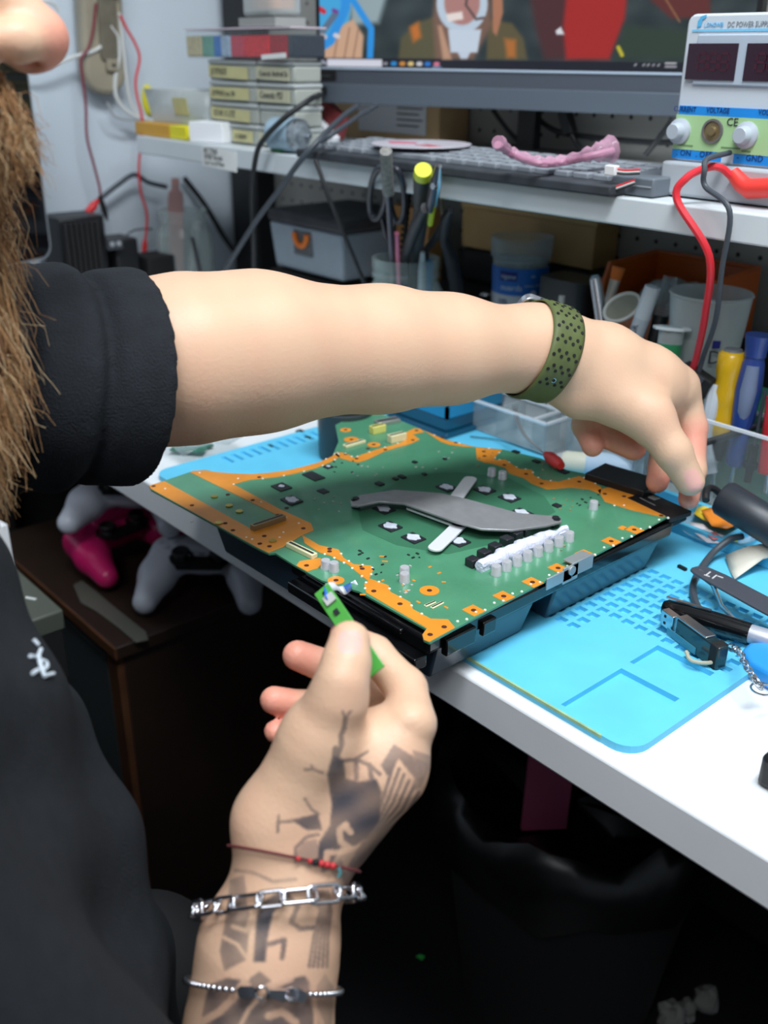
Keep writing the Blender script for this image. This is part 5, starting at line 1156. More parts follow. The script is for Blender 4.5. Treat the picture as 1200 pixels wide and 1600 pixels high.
for (cx, cy, w_, h_, tl) in ((591, 302, 13, 40, 4), (620, 305, 12, 42, -3)):
    pts = [at(cx + w_ * math.cos(2 * PI * j / 22) + tl * math.sin(2 * PI * j / 22), cy - h_ * math.sin(2 * PI * j / 22), -.004) for j in range(23)]
    link('handle_loop', G().tube(pts, 0.0038, 9, cap=False), M_sc, sc, smooth=60)
link('shank', G().tube([at(596, 335, .0), at(605, 365, .006), at(614, 392, .008)], [.004, .007, .005], 10, sx=.6), M_sc, sc); link('shank', G().tube([at(616, 345, 0), at(614, 368, .006), at(613, 392, .008)], [.004, .007, .005], 10, sx=.6), M_sc, sc)
link('blade', G().tube([at(614, 390, .008), at(618, 430, .008), at(621, 470, .004)], [.005, .0045, .002], 10, sx=.3), M_ds, sc); link('blade', G().tube([at(613, 390, .011), at(616, 430, .011), at(616, 470, .008)], [.005, .0045, .002], 10, sx=.3), M_ds, sc)
A, Bt = at(603, 236, -.020), at(616, 470, .0); stick('file', 'worn grey file sticking up through the scissor loops', 'file', A, Bt, [('worn_end', 0, .24, .0068, .0070, mat('rough_grey', (140, 138, 134), 0.8, var=0.3, scale=200, bump=.8)), ('rod', .24, 1, .0036, .0036, M_ds)], None, 8)
A, Bt = at(620, 364, -.016), at(624, 470, -.011); stick('pink_stick', 'thin pink stick leaning in the tool jar', 'stick', A, Bt, [('stick', 0, 1, .0030, .0026, mat('pink_plastic', (226, 128, 158), 0.4))], None)
ct = thing('utility_knife', 'dark grey handled knife with a bright yellow end in the tool jar', 'knife', at(643, 470, .026))
KP = [at(661, 268, -.018), at(660, 273, -.018), at(659, 325, -.008), at(650, 395, .004), at(647, 452, .004)]; A, Bt = KP[0], KP[-1]; d = Bt - A
link('yellow_end', G().tube([A - d * .012, A + d * .03], [.0095, .0105], 14), mat('yellow_green', (216, 224, 50), 0.4), ct); link('handle', G().tube(KP[1:], [.0100, .0096, .0086, .0078], 14), mat('charcoal_grip', (64, 66, 70), 0.6), ct, smooth=50)
g = G()
for i in range(15): q = at(640 - 14 * i / 14, 285 + 130 * i / 14, .010); g.box(q, (0.009, 0.003, 0.0035), EU(0, 12, 0))
g.tube([at(641, 282, .012), at(625, 450, .014)], .0024, 8); solo('ribbed_strip', g, M_blackm, 'black ribbed strip standing behind the scissors in the tool jar', 'strip')
np_ = thing('side_cutters', 'steel jawed side cutters with a black handle beside the knife', 'pliers', at(650, 470, 0))
link('jaw', G().tube([at(684, 258, -.024), at(678, 285, -.030), at(671, 325, -.036)], [.003, .0075, .008], 10, sx=.6), M_ds, np_); link('jaw_tip', G().tube([at(688, 260, -.024), at(686, 285, -.028), at(680, 318, -.032)], [.003, .006, .005], 10, sx=.6), M_steel, np_)
q = at(677, 291, -.038); link('pivot', G().cyl(q + Vector((0, .006, 0)), q - Vector((0, .001, 0)), .0035, n=14), M_steel, np_)
link('handle', G().tube([at(664, 325, -.042), at(650, 352, -.040), at(634, 395, -.012), at(632, 460, -.010)], [.006, .0088, .0070, .006], 12, sx=.8), M_bgp, np_, smooth=50); link('yellow_sleeve', G().tube([at(675, 322, -.032), at(672, 350, -.030)], [.0042, .0036], 8), mat('yellow_green', (216, 224, 50), 0.4), np_)
c2 = thing('pliers', 'pliers with a curved black grip hanging outside the right of the tool jar', 'pliers', at(708, 470, -.02))
link('jaw', G().tube([at(690, 306, .004), at(692, 325, .004), at(694, 345, .004)], [.003, .0055, .0055], 8, sx=.6), mat('tan_steel', (150, 134, 116), 0.4, .5), c2)
link('grip', G().tube([at(704, 328, -.008), at(697, 342, -.004), at(693, 372, -.004), at(704, 400, -.010), at(712, 440, -.012), at(714, 480, -.012)], [.004, .0085, .0070, .0110, .0115, .010], 12, sx=.8), M_bgp, c2, smooth=50); link('grip', G().tube([at(692, 350, .010), at(680, 372, .014), at(666, 390, .011), at(663, 460, .008)], [.005, .0055, .005, .005], 12, sx=.8), M_bgp, c2, smooth=50)
A, Bt = at(660, 394, -.012), at(659, 480, -.014); stick('white_pen', 'white pen tip in front of the cutter handles in the jar', 'pen', A, Bt, [('tip', 0, .35, .003, .0055, mat('white_pen', (206, 212, 218), 0.4)), ('barrel', .35, 1, .0055, .0055, mat('white_pen', (206, 212, 218), 0.4))], None)
A, Bt = at(672, 408, -.002), at(669, 480, -.002); stick('blue_pen', 'light blue pen at the right side of the tool jar', 'pen', A, Bt, [('barrel', 0, 1, .0048, .0048, mat('sky_blue', (50, 150, 210), 0.4))], None)

# ------------------------------------------------------------------ drawer towers, left jar, adapters
M_dr = mat('blue_grey_plastic', (150, 164, 176), 0.4, var=0.03); M_lid = mat('dusty_black_lid', (62, 64, 68), 0.6, var=0.3, scale=30); M_oh = mat('orange_latch', (230, 120, 30), 0.4)
TLp = ony(420, 335, .93); TRp = ony(534, 350, .93); dw = TRp.x - TLp.x; dx0 = TLp.x
zlow = ony(420, 414, .93).z
for k, (zt_, lab) in enumerate(((zlow, 'grey storage box with an orange latch, lower of the two beside the scissors jar'), (ony(420, 322, .93).z, 'grey storage box with an orange latch and dusty black lid, upper of the two'))):
    t = thing('latch_box', lab, 'storage box', Vector((dx0 + dw / 2, 1.01, (zlow + .001) if k else T)), group='grey boxes with orange latches')
    cx = dx0 + dw / 2; g = G(); h0 = (zlow + .001) if k else T + .0005
    g.add([(cx - dw / 2 + .006, .936, h0), (cx + dw / 2 - .006, .936, h0), (cx + dw / 2 - .006, 1.09, h0), (cx - dw / 2 + .006, 1.09, h0), (cx - dw / 2, .930, zt_ - .022), (cx + dw / 2, .930, zt_ - .022), (cx + dw / 2, 1.095, zt_ - .022), (cx - dw / 2, 1.095, zt_ - .022)], [(0, 1, 2, 3), (4, 5, 6, 7), (0, 1, 5, 4), (1, 2, 6, 5), (2, 3, 7, 6), (3, 0, 4, 7)]); link('body', g, M_dr, t, bevel=0.004)
    link('lid', G().box((cx, 1.012, zt_ - .0115), (dw + .004, .170, .019 if k else .015)), M_lid if k else M_blackm, t, bevel=0.006 if k else .003, seg=3)
    link('latch_recess', G().box((cx - .005, .9315, zt_ - .046), (.046, .004, .038)), mat('recess_grey', (92, 96, 100), 0.6), t, bevel=0.002)
    q = Vector((cx - .005, .927, zt_ - .042)); link('latch', G().tube([q + Vector((.016 * math.cos(a), 0, .019 * math.sin(a) + .011)) for a in [PI + PI * j / 12 for j in range(13)]], .0045, 8), M_oh, t, smooth=60)
jc = Vector((ony(286, 340, .93).x, .93, T)); jt = ony(286, 330, .93).z - T
jar('parts_jar', 'glass jar holding screws, rods and a pink spatula at the far left of the bench', jc, 0.050, jt + .003, glassy('thick_glass', (214, 226, 224), .12, .03))
A, Bt = ony(274, 278, .93), ony(276, 440, .925); d = Bt - A; sp = thing('spatula', 'translucent pink plastic spatula standing in the left jar', 'spatula', Bt); mpk = mat('dusty_pink', (196, 152, 148), 0.45)
FS = Matrix((Vector((.8, .6, 0)), d.normalized(), Vector((.8, .6, 0)).cross(d.normalized()))).transposed(); LL = d.length
link('tip', G().prism([(-.007, 0), (.007, 0), (.0075, LL * .13), (-.0075, LL * .13)], -.002, .002, FS, A), mpk, sp, bevel=.001); link('blade', G().prism([(-.0125, LL * .12), (.0125, LL * .12), (.0145, LL * .2), (.0135, LL), (-.0135, LL), (-.0145, LL * .2)], -.002, .002, FS, A), mpk, sp, bevel=.001)
for k, (a, b, r, m, lab, cat, nm) in enumerate((((308, 346), (298, 440), .007, M_frost, 'clear tube leaning at the right inside the left jar', 'tube', 'clear_tube'), ((262, 375), (280, 440), .004, M_steel, 'long steel screw leaning at the left inside the left jar', 'screw', 'long_screw'), ((258, 392), (265, 445), .004, mat('white_pen', (206, 212, 218), 0.4), 'white rod standing at the left wall of the left jar', 'rod', 'white_rod'), ((300, 370), (316, 438), .003, mat('dark_steel', (90, 88, 96), 0.3, 0.7), 'thin dark rod crossing the right of the left jar', 'rod', 'dark_rod'))):
    A, Bt = ony(*a, .935 - .006 * k), ony(*b, .925); o = stick(nm, lab, cat, A, Bt, [('shaft', 0, 1, r, r, m)], None)
    if nm == 'long_screw': link('screw_head', G().tube([A - (Bt - A) * .05, A + (Bt - A) * .06], [.0085, .005], 14), mat('brass', (190, 170, 90), 0.35, 0.9), o)
# black power adapters by the left wall
ad = thing('ribbed_adapter', 'black ribbed power adapter by the left wall behind the sleeve', 'adapter', Vector((-1.60, .70, T)))
a = onx(80, 340, -1.62); b = onx(160, 335, -1.62)
link('body', G().box((-1.632, (a.y + b.y) / 2 - .005, T + (a.z - T) * .5), (.075, b.y - a.y - .01, a.z - T)), M_black, ad, bevel=.003)
nrb = 7
for i in range(nrb): q = a.lerp(b, .05 + .6 * i / (nrb - 1)); link('rib', G().box((-1.583, q.y, T + (a.z - T) * .62), (.012, .006, (a.z - T) * .7)), M_blackm, ad, bevel=.001)
a = onx(160, 375, -1.60); b = onx(222, 378, -1.60)
ad2 = thing('power_brick', 'black power brick with a two-pin socket beside the ribbed adapter', 'adapter', Vector((-1.60, (a.y + b.y) / 2, T)))
link('body', G().box((-1.615, (a.y + b.y) / 2, T + (a.z - T) / 2), (.06, b.y - a.y - .03, a.z - T)), M_black, ad2, bevel=.004)
q = onx(178, 380, -1.576); link('socket_block', G().box((-1.577, q.y, q.z), (.012, .028, .020)), mat('socket_grey', (58, 60, 66), .5), ad2, bevel=.001)
for s_ in (-1, 1): link('pin_hole', G().cyl((-1.5705, q.y + .006 * s_, q.z), (-1.5695, q.y + .006 * s_, q.z), .0042, n=12), mat('pale_pin', (150, 154, 158), .5), ad2)
a = onx(228, 400, -1.60); ad3 = G(); ad3.box((-1.61, a.y + .02, T + (a.z - T) / 2), (.06, .055, a.z - T)); o3 = solo('small_charger', ad3, M_blackm, 'small black slatted charger between the power brick and the left jar', 'charger', bevel=.003)
v = onz(193, 440, .03); cpv = thing('tumbler', 'empty clear plastic tumbler behind the sleeve', 'cup', Vector((v.x, v.y, T + .0)))
link('cup_wall', G().lathe([(0, .001), (.034, .001), (.044, onx(193, 424, v.x).z - T), (.043, onx(193, 424, v.x).z - T), (.033, .003), (0, .003)], (v.x, v.y, T), 36), M_frost, cpv, smooth=50)
v = onz(122, 440, .03); solo('pink_pot', G().lathe([(0, .0), (.034, .0), (.035, .01), (.035, max(.03, onx(122, 422, v.x).z - T)), (.030, max(.034, onx(122, 422, v.x).z - T + .004)), (0, max(.034, onx(122, 422, v.x).z - T + .004))], (v.x, v.y, T), 30), mat('coral_pink', (226, 104, 112), 0.45), 'coral pink lidded pot peeking over the black sleeve', 'pot', smooth=50)
# dark screen standing at the far left
a = onx(78, 402, -1.50); b = onx(40, 112, -1.50); scr = thing('tablet', 'black glass tablet with a silver edge leaning at the far left', 'tablet', Vector((-1.48, a.y - .1, T)))
up_ = (b - a).normalized(); hh = (b - a).length; sd = Vector((0.30, -1, 0)).normalized(); nrm = sd.cross(up_).normalized(); F_ = Matrix((sd, up_, nrm)).transposed()
g = G(); g.prism(rrect(.26, hh + .10, .020, 6, (.13, (hh + .10) / 2)), -.006, .006, F_, a); link('silver_edge', g, mat('silver_frame', (170, 174, 180), .3, .6), scr, smooth=40)
side = 1 if nrm.dot(Vector((1, -1, 0))) > 0 else -1
g = G(); g.prism(rrect(.252, hh + .092, .017, 6, (.13, (hh + .10) / 2)), .0055, .0075, F_, a) if side > 0 else g.prism(rrect(.252, hh + .092, .017, 6, (.13, (hh + .10) / 2)), -.0075, -.0055, F_, a); link('glass', g, mat('black_glass', (10, 11, 14), .08, coat=.6), scr)
link('stand', G().box((a.x - .005, a.y - .13, (T + a.z) / 2), (.07, .18, a.z - T)), M_blackm, scr, bevel=.003)

# ------------------------------------------------------------------ on the shelf
ZS = T + 0.3005
def shelf_pt(px_, py_): return onz(px_, py_, 0.3005)
# keyboard
kb = thing('keyboard', 'dusty dark keyboard lying along the shelf edge below the screen', 'keyboard', Vector((-0.85, .87, ZS)))
kx0, kx1 = shelf_pt(455, 246).x, ony(956, 300, .795).x; ky0, ky1 = .792, .925
M_kb = mat('dusty_black', (52, 56, 62), .7, var=.35, scale=40); M_key = mat('dusty_key', (134, 140, 148), .7, var=.25, scale=60)
link('base', G().add([(kx0, ky0, ZS), (kx1, ky0, ZS), (kx1, ky1, ZS), (kx0, ky1, ZS), (kx0, ky0, ZS + .010), (kx1, ky0, ZS + .010), (kx1, ky1, ZS + .016), (kx0, ky1, ZS + .016)], [(0, 1, 2, 3), (4, 5, 6, 7), (0, 1, 5, 4), (1, 2, 6, 5), (2, 3, 7, 6), (3, 0, 4, 7)]), M_kb, kb, bevel=.002)
key = None
for j in range(5):
    nk = 19; off = (0, .004, .008, .003, 0)[j]
    for i in range(nk):
        x = kx0 + .016 + (kx1 - kx0 - .030) * (i + .5) / nk + off * .3; y = ky0 + .026 + j * .0205
        if j == 0 and 4 <= i <= 8:
            if i == 6: link('key', G().box((x, y, ZS + .0135), (.115, .016, .006)), M_key, kb, bevel=.0012)
            continue
        if key is None: key = link('key', G().box((x, y, ZS + .0135), (.0185, .0165, .006)), M_key, kb, bevel=.0012); k0 = Vector((x, y, ZS + .0135)); kl = key.location.copy()
        else: o = key.copy(); COL.objects.link(o); o.location = kl + Vector((x, y, ZS + .0135 + j * .0010)) - k0
# laptop battery with two white leads
bt = thing('battery_pack', 'grey slab battery at the right end of the keyboard beside the power supply', 'battery', Vector((-0.60, .85, ZS)))
a = ony(958, 300, .81); b = ony(1036, 308, .83)
link('cell_block', G().box(((a.x + b.x) / 2 - .004, .865, ZS + .009), (b.x - a.x + .005, .10, .017)), mat('battery_grey', (98, 106, 114), .5, var=.1, scale=30), bt, bevel=.002)
link('seam', G().box(((a.x + b.x) / 2 - .004, .8145, ZS + .0095), (b.x - a.x, .001, .0012)), mat('seam', (150, 156, 160), .5), bt)
for k, (p, q, lab) in enumerate((((956, 266), (998, 268), 'upper'), ((950, 296), (990, 284), 'lower'))):
    A = ony(*p, .800); Bq = ony(*q, .806); t = thing('lead_connector', f'{lab} of two small white plugs on short leads at the battery front', 'connector', A)
    link('plug', G().box(A, (.012, .008, .009)), mat('plug_white', (226, 226, 226), .5), t, bevel=.001)
    for w_, m in ((.0016, M_red), (-.0002, M_cwhite), (-.002, M_cable)): link('lead', G().tube(spline([A + Vector((.004, 0, w_)), A.lerp(Bq, .5) + Vector((0, 0, w_ - .001)), Bq + Vector((0, 0.002, w_))], 5), .0010, 6), m, t)
# disc and pink tube
c = onz(662, 226, .322); ds = thing('disc', 'white and pink printed disc lying on the keyboard', 'disc', c)
c = Vector((c.x, .862, ZS + .0225))
link('plate', G().lathe([(.0075, -.0006), (.060, -.0006), (.060, .0006), (.0075, .0006), (.0075, -.0006)], c, 48), mat('disc_white', (214, 208, 218), .25), ds)
g = G(); g.prism([(-.05, -.01), (-.02, -.03), (.0, -.012), (-.012, .006)], .0006, .0010, None, c); link('pink_print', g, mat('pink_print', (210, 120, 140), .35), ds)
g = G(); g.prism([(.012, -.022), (.04, -.024), (.045, -.01), (.02, -.006)], .0006, .0010, None, c); link('red_print', g, mat('red_print', (196, 84, 96), .35), ds)
pk = [onz(778, 222, .345), onz(800, 238, .332), onz(842, 252, .326), onz(880, 250, .326), onz(925, 240, .334), onz(958, 232, .338)]
pkt = thing('pink_bag', 'twisted translucent pink plastic strip lying across the keyboard', 'bag', pk[2])
P_ = spline(pk, 8); M_pinkc = glassy('pink_film', (226, 176, 200), .30, .15); nP = len(P_)
link('twist', G().tube(P_, [.0048 + .0012 * math.sin(i * 1.7) + .012 * max(0, (i / nP - .68)) * 2.2 * (1 + .3 * math.sin(i * 2.3)) + (.0015 if i < 4 else 0) for i in range(nP)], 10), M_pinkc, pkt, smooth=60)
link('core_strip', G().tube([p - Vector((0, 0, .002)) for p in P_], .0035, 8), mat('pink_strip', (214, 150, 178), .35), pkt)
# motor
A = Vector((ony(441, 218, .83).x, .818, ZS + .0225)); Bq = A + Vector((.060, .010, 0)); d = (Bq - A).normalized()
mo = thing('electric_motor', 'pale blue cylindrical electric motor lying at the left end of the keyboard', 'motor', Vector((A.x, A.y, ZS)))
mx = A.x
link('can', G().lathe([(0, 0), (.0205, 0), (.0215, .002), (.0215, .040), (0, .040)], A, 32, frame(d)), mat('pale_blue_steel', (164, 190, 206), .35, .3), mo, smooth=40)
link('end_bell', G().lathe([(0, .040), (.0205, .040), (.0205, .047), (.012, .050), (.012, .056), (.006, .057), (0, .057)], A, 28, frame(d)), mat('zinc_bell', (150, 160, 168), .35, .5, var=.2, scale=200), mo, smooth=40)
link('shaft', G().tube([A + d * .05, A + d * .066], .0025, 10), M_steel, mo)
for k in range(4): a = .6 + k * PI / 2; q = A + d * .0465 + frame(d) @ Vector((.0165 * math.cos(a), .0165 * math.sin(a), 0)); link('vent', G().cyl(q - d * .001, q + d * .0012, .0035, n=10), M_blackm, mo)
c = shelf_pt(404, 240); g = G(); g.box((c.x, .822, ZS + .002), (.022, .026, .003)); gp = solo('green_module', g, mat('green_module_board', (40, 110, 60), .5), 'small green circuit module under the cable at the shelf edge', 'circuit board'); link('module_chip', G().box((c.x, .818, ZS + .0042), (.012, .010, .0014)), M_chip, gp)

# labelled storage boxes, two stacks of four
M_bx = glassy('box_plastic', (196, 200, 192), .62, .4); M_tag = mat('aged_label', (196, 190, 140), .8, var=.06, scale=40); M_in = mat('box_contents', (150, 150, 140), .8, var=.3, scale=90)
xA = ony(326, 200, .84).x; xB = ony(400, 200, .84).x; xC = ony(458, 200, .84).x
tiers = (ony(365, 93, .8445).z - ZS) / 4
labs = (('pale box with a short note, lowest of the left labelled stack', 'pale box with a wide note, second up in the left labelled stack', 'pale box with a two word note, third up in the left labelled stack', 'pale box under the bead organiser, topmost of the left labelled stack'),
        ('pale box with a half hidden label, lowest of the right labelled stack', 'pale box without a readable note, second up in the right labelled stack', 'pale box with a console note, third up in the right labelled stack', 'pale box with dark handwriting, topmost of the right labelled stack'))
words_ = (('a mano', 'SOUR X LITE', 'JOYPADS con. EN', 'JOYPADS'), ('', '', 'Conectic PS3', 'Conectic Android Sx'))
for ci, (xa, xb) in enumerate(((xA, xB - .001), (xB + .001, xC))):
    for k in range(4):
        z0 = ZS + .0003 + tiers * k; t = thing('storage_box', labs[ci][k], 'storage box', Vector(((xa + xb) / 2, .92, z0)), group='labelled boxes stacked on the shelf')
        jx = .0012 * ((k * 7 + ci * 3) % 3 - 1); g = G(); wx = xb - xa - .003; dp = (.10, .048)[ci]; g.box(((xa + xb) / 2 + jx * .3, .8445 + dp / 2, z0 + tiers * .38), (wx, dp - .003, tiers * .74)); link('tub', g, M_bx, t, bevel=.003)
        link('lid', G().box(((xa + xb) / 2, .8445 + dp / 2, z0 + tiers * .86), (wx + .001, dp, tiers * .22)), mat('lid_plastic', (176, 182, 182), .4), t, bevel=.002)
        link('contents', G().box(((xa + xb) / 2, .8445 + dp / 2, z0 + tiers * .36), (wx - .008, dp - .012, tiers * .60)), M_in, t)
        lw_ = (xb - xa) * (.80 if ci == 0 else .86); lx = (xa + xb) / 2 - (xb - xa) * (.06 if ci == 0 else .06) + (.03 if (ci == 0 and k == 0) else 0)
        if ci == 0 and k == 0: lw_ *= .5
        if ci == 1 and k == 1: continue
        link('paper_label', G().box((lx, .8435, z0 + tiers * .40), (lw_, .0012, tiers * .56), EU(0, 1.5 * (k % 2), 0)), M_tag if ci == 0 else mat('pale_tape', (190, 188, 160), .7), t)
        if words_[ci][k]: text('handwriting', words_[ci][k], .0125 if len(words_[ci][k]) < 14 else .0098, (lx - lw_ / 2 + .006, .8426, z0 + tiers * .28), FRONT, M_ink, t, shear=.25, width=.8)
zt4 = ZS + tiers * 4 + .0008
# bead organiser
bo_ = thing('bead_organiser', 'clear flat organiser of coloured beads on top of the labelled boxes', 'organiser', Vector((xB, .92, zt4)))
xl_ = ony(288, 70, .835).x; hz = ony(400, 45, .835).z - zt4
link('case', G().box(((xl_ + xC + .004) / 2, .866, zt4 + hz / 2), (xC + .004 - xl_, .058, hz)), glassy('very_clear', (215, 222, 226), .04, .08, .12), bo_, bevel=.003)
edges = [288, 312, 330, 341, 357, 378, 418, 446, 457]
for k, rgb in enumerate(((206, 190, 150), (110, 168, 150), (58, 120, 196), (170, 190, 214), (206, 60, 84), (226, 28, 44), (176, 24, 44), (52, 62, 74))):
    xa, xb = ony(edges[k], 60, .838).x + .001, ony(edges[k + 1], 60, .838).x - .001
    link('bead_fill', G().box(((xa + xb) / 2, .866, zt4 + hz * .43), (xb - xa, .052, hz * .74)), mat('beads_%d' % k, rgb, .45, var=.25, scale=320, bump=.8), bo_, bevel=.002)
link('rim', G().box(((xl_ + xC + .004) / 2, .866, zt4 + hz + .001), (xC + .005 - xl_, .059, .002)), mat('clear_rim', (206, 190, 200), .3), bo_)
link('paper_strip', G().box((xC - .034, .8362, zt4 + .004), (.055, .001, .006), EU(0, -3, 0)), M_paper, bo_)
zt5 = zt4 + hz + .0025
gb = solo('grey_carton', G().box((ony(425, 40, .867).x, .867, zt5 + .006), (.085, .05, .011)), mat('carton_grey', (150, 152, 150), .7), 'flat grey carton on the bead organiser', 'carton')
tub = thing('orange_tub', 'rounded translucent tub with orange contents at the top left of the screen', 'tub', Vector((ony(425, 20, .867).x, .867, zt5 + .0125)))
cx = ony(425, 20, .867).x; link('tub_wall', G().prism(rrect(.080, .052, .016, 5, (cx, .867)), zt5 + .0125, zt5 + .075), M_frost, tub, bevel=.006, seg=3); link('contents', G().prism(rrect(.060, .038, .012, 5, (cx + .004, .867)), zt5 + .022, zt5 + .072), mat('orange_contents', (206, 130, 70), .7, var=.2, scale=60), tub)
# yellow box, translucent bin, white box
yb = thing('yellow_box', 'flat amber and yellow box at the left end of the shelf', 'box', Vector((-1.44, .84, ZS)))
xa, xm, xb = ony(209, 200, .815).x, ony(262, 205, .815).x, ony(288, 210, .815).x; hz2 = ony(262, 196, .815).z - ZS
link('amber_part', G().box(((xa + xm) / 2, .86, ZS + hz2 / 2 + .0003), (xm - xa, .085, hz2)), mat('amber_plastic', (206, 152, 40), .4), yb, bevel=.001); link('yellow_part', G().box(((xm + xb) / 2 + .001, .86, ZS + hz2 / 2 + .0003), (xb - xm, .085, hz2)), mat('yellow_plastic', (226, 214, 28), .4), yb, bevel=.001)
tb2 = thing('translucent_bin', 'cloudy translucent bin with a paper note on the yellow box', 'bin', Vector((-1.43, .87, ZS + hz2)))
xa, xb = ony(232, 170, .84).x, ony(324, 170, .84).x; z0 = ZS + hz2 + .0012; z1 = ony(280, 141, .84).z
g = G(); g.add([(xa + .010, .842, z0), (xb - .004, .842, z0), (xb - .004, .905, z0), (xa + .010, .905, z0), (xa, .835, z1), (xb, .835, z1), (xb, .91, z1), (xa, .91, z1)], [(0, 1, 2, 3), (0, 1, 5, 4), (1, 2, 6, 5), (2, 3, 7, 6), (3, 0, 4, 7)]); link('wall', g, M_frost, tb2, solid=.0015)
link('bits', G().box(((xa + xb) / 2, .872, z0 + .014), (xb - xa - .03, .045, .024)), mat('blue_grey_bits', (168, 172, 186), .8, var=.35, scale=60), tb2)
link('note', G().box(((xa + xb) / 2 + .018, .8365, z1 - .022), (.042, .0008, .024), EU(8, 0, 0)), M_tag, tb2)
solo('yellow_bobbin', G().ball((ony(229, 172, .925).x, .93, ZS + hz2 * .9 + .03 - .03 + .026), (.012, .012, .026), 14, 9), mat('yellow_plastic', (226, 214, 28), .4), 'small yellow bobbin peeking out behind the cloudy bin', 'bobbin')
a = ony(288, 205, .808); m_ = ony(330, 208, .808); hb_ = ony(330, 193, .812).z - ZS
solo('white_box', G().box((shelf_pt(326, 222).x + .002, .842, ZS + hb_ / 2 + .0003), (.062, .050, hb_), RZ(18)), mat('white_card', (238, 240, 244), .5), 'small plain white box in front of the labelled stack on the shelf', 'box', bevel=.0006)
# taped note on the shelf edge
nt_ = thing('shelf_note', 'white handwritten note taped to the front edge of the shelf', 'note', ony(342, 248, .802))
a = ony(314, 232, .803); b = ony(371, 266, .803); hN = ony(340, 232, .803).z - ony(340, 263, .803).z; cxN = (a.x + b.x) / 2; czN = ony(342, 248, .803).z
link('paper', G().box((cxN, .8035, czN), (b.x - a.x - .004, .0008, hN), EU(0, 2, 0)), M_paper, nt_)
for i, s_ in enumerate(('NE TTINE', 'VARIE Ricomi.', 'Con I ut di Moto')): text('handwriting', s_, .0105 if i < 2 else .0095, (cxN - (b.x - a.x) / 2 + .006, .8029, czN + hN * (.20 - .29 * i)), FRONT, M_ink, nt_, shear=.2, width=.82)
# cardboard box and red-white packet behind
xa, xb = ony(530, 190, 1.06).x, ony(690, 190, 1.06).x
cbx = thing('cardboard_box', 'brown cardboard carton with a white printed label behind the screen', 'carton', Vector(((xa + xb) / 2, 1.08, ZS)))
link('carton', G().box(((xa + xb) / 2, 1.085, ZS + .055), (xb - xa, .06, .11)), mat('cardboard', (170, 140, 100), .8, var=.06, scale=30), cbx, bevel=.001)
xa2, xb2 = ony(560, 190, 1.053).x, ony(665, 190, 1.053).x; link('label', G().box(((xa2 + xb2) / 2, 1.0540, ZS + .055), (xb2 - xa2, .001, .085)), mat('label_grey_white', (190, 192, 196), .7), cbx)
link('black_mark', G().box((xb2 - .022, 1.0532, ZS + .070), (.030, .0008, .010)), M_blackm, cbx)
for k in range(4): link('print_line', G().box((xb2 - .035 - .004 * (k % 2), 1.0532, ZS + .048 - .008 * k), (.055 - .008 * (k % 2), .0008, .0018)), M_ink, cbx)
A = ony(478, 172, .965); Bq = ony(520, 226, .955); d = Bq - A
pkk = thing('red_white_packet', 'white and dark red packet leaning behind the motor', 'packet', Bq); an = math.degrees(math.atan2(-d.z, d.x))
link('white_side', G().box(A.lerp(Bq, .5) + Vector((0, 0, .004)), (d.length, .012, .014), EU(0, an, 0)), mat('white_card', (238, 240, 244), .5), pkk, bevel=.001); link('red_side', G().box(A.lerp(Bq, .42) + Vector((.018, .012, .012)), (d.length * .8, .012, .034), EU(0, an, 0)), mat('maroon_card', (130, 44, 46), .5), pkk, bevel=.001)

# ------------------------------------------------------------------ computer screen
zb_m = ony(497, 160, .95).z; BL = Vector((ony(497, 160, .95).x, .95, zb_m)); q2 = onz(1045, 182, zb_m - T); ux = Vector((q2.x - BL.x, q2.y - BL.y, 0)).normalized(); un = Vector((ux.y, -ux.x, 0))
MF = Matrix((ux, Vector((0, 0, 1)), un)).transposed(); MWd, MHt = .615, .395
def mp(u, v, w_=0): return BL + ux * u + Vector((0, 0, v)) + un * w_
mon = thing('computer_screen', 'wide dark computer screen above the keyboard showing a desktop picture', 'monitor', mp(.34, -.05, -.03))
zb1 = (ony(497, 107, .95).z - zb_m); zb2 = (ony(497, 130, .95).z - zb_m)
M_bez = mat('bezel_grey', (74, 80, 90), .5); M_chn = mat('chin_grey', (88, 97, 108), .45)
link('chin', G().box(mp(MWd / 2, zb2 / 2, -.009), (MWd, .018, zb2), MF @ EU(-90, 0, 0)), M_chn, mon, bevel=.0012)
link('lower_bezel', G().box(mp(MWd / 2, (zb1 + zb2) / 2, -.010), (MWd, .018, zb1 - zb2), MF @ EU(-90, 0, 0)), M_bez, mon)
link('back_case', G().box(mp(MWd / 2, MHt / 2, -.0235), (MWd - .01, .010, MHt - .01), MF @ EU(-90, 0, 0)), M_black, mon, bevel=.004)
link('bright_strip', G().box(mp(MWd / 2, zb1 + .001, -.0005), (MWd, .002, .0028), MF @ EU(-90, 0, 0)), mat('bright_strip', (176, 190, 206), .35), mon)
g = G()
for u in (.003, MWd - .003): g.box(mp(u, (MHt + zb1) / 2, -.008), (.006, .018, MHt - zb1), MF @ EU(-90, 0, 0))
g.box(mp(MWd / 2, MHt - .003, -.008), (MWd - .012, .018, .006), MF @ EU(-90, 0, 0)); link('frame', g, M_black, mon)
link('maker_badge', G().box(mp(.018, (zb1 + zb2) / 2 + .001, -.0005), (.030, .002, (zb1 - zb2) * .62), MF @ EU(-90, 0, 0)), M_blackm, mon); text('lettering', 'lenovo', .007, mp(.005, (zb1 + zb2) / 2 - .0015, .0008), MF, mat('badge_grey', (70, 74, 80), .5), mon)
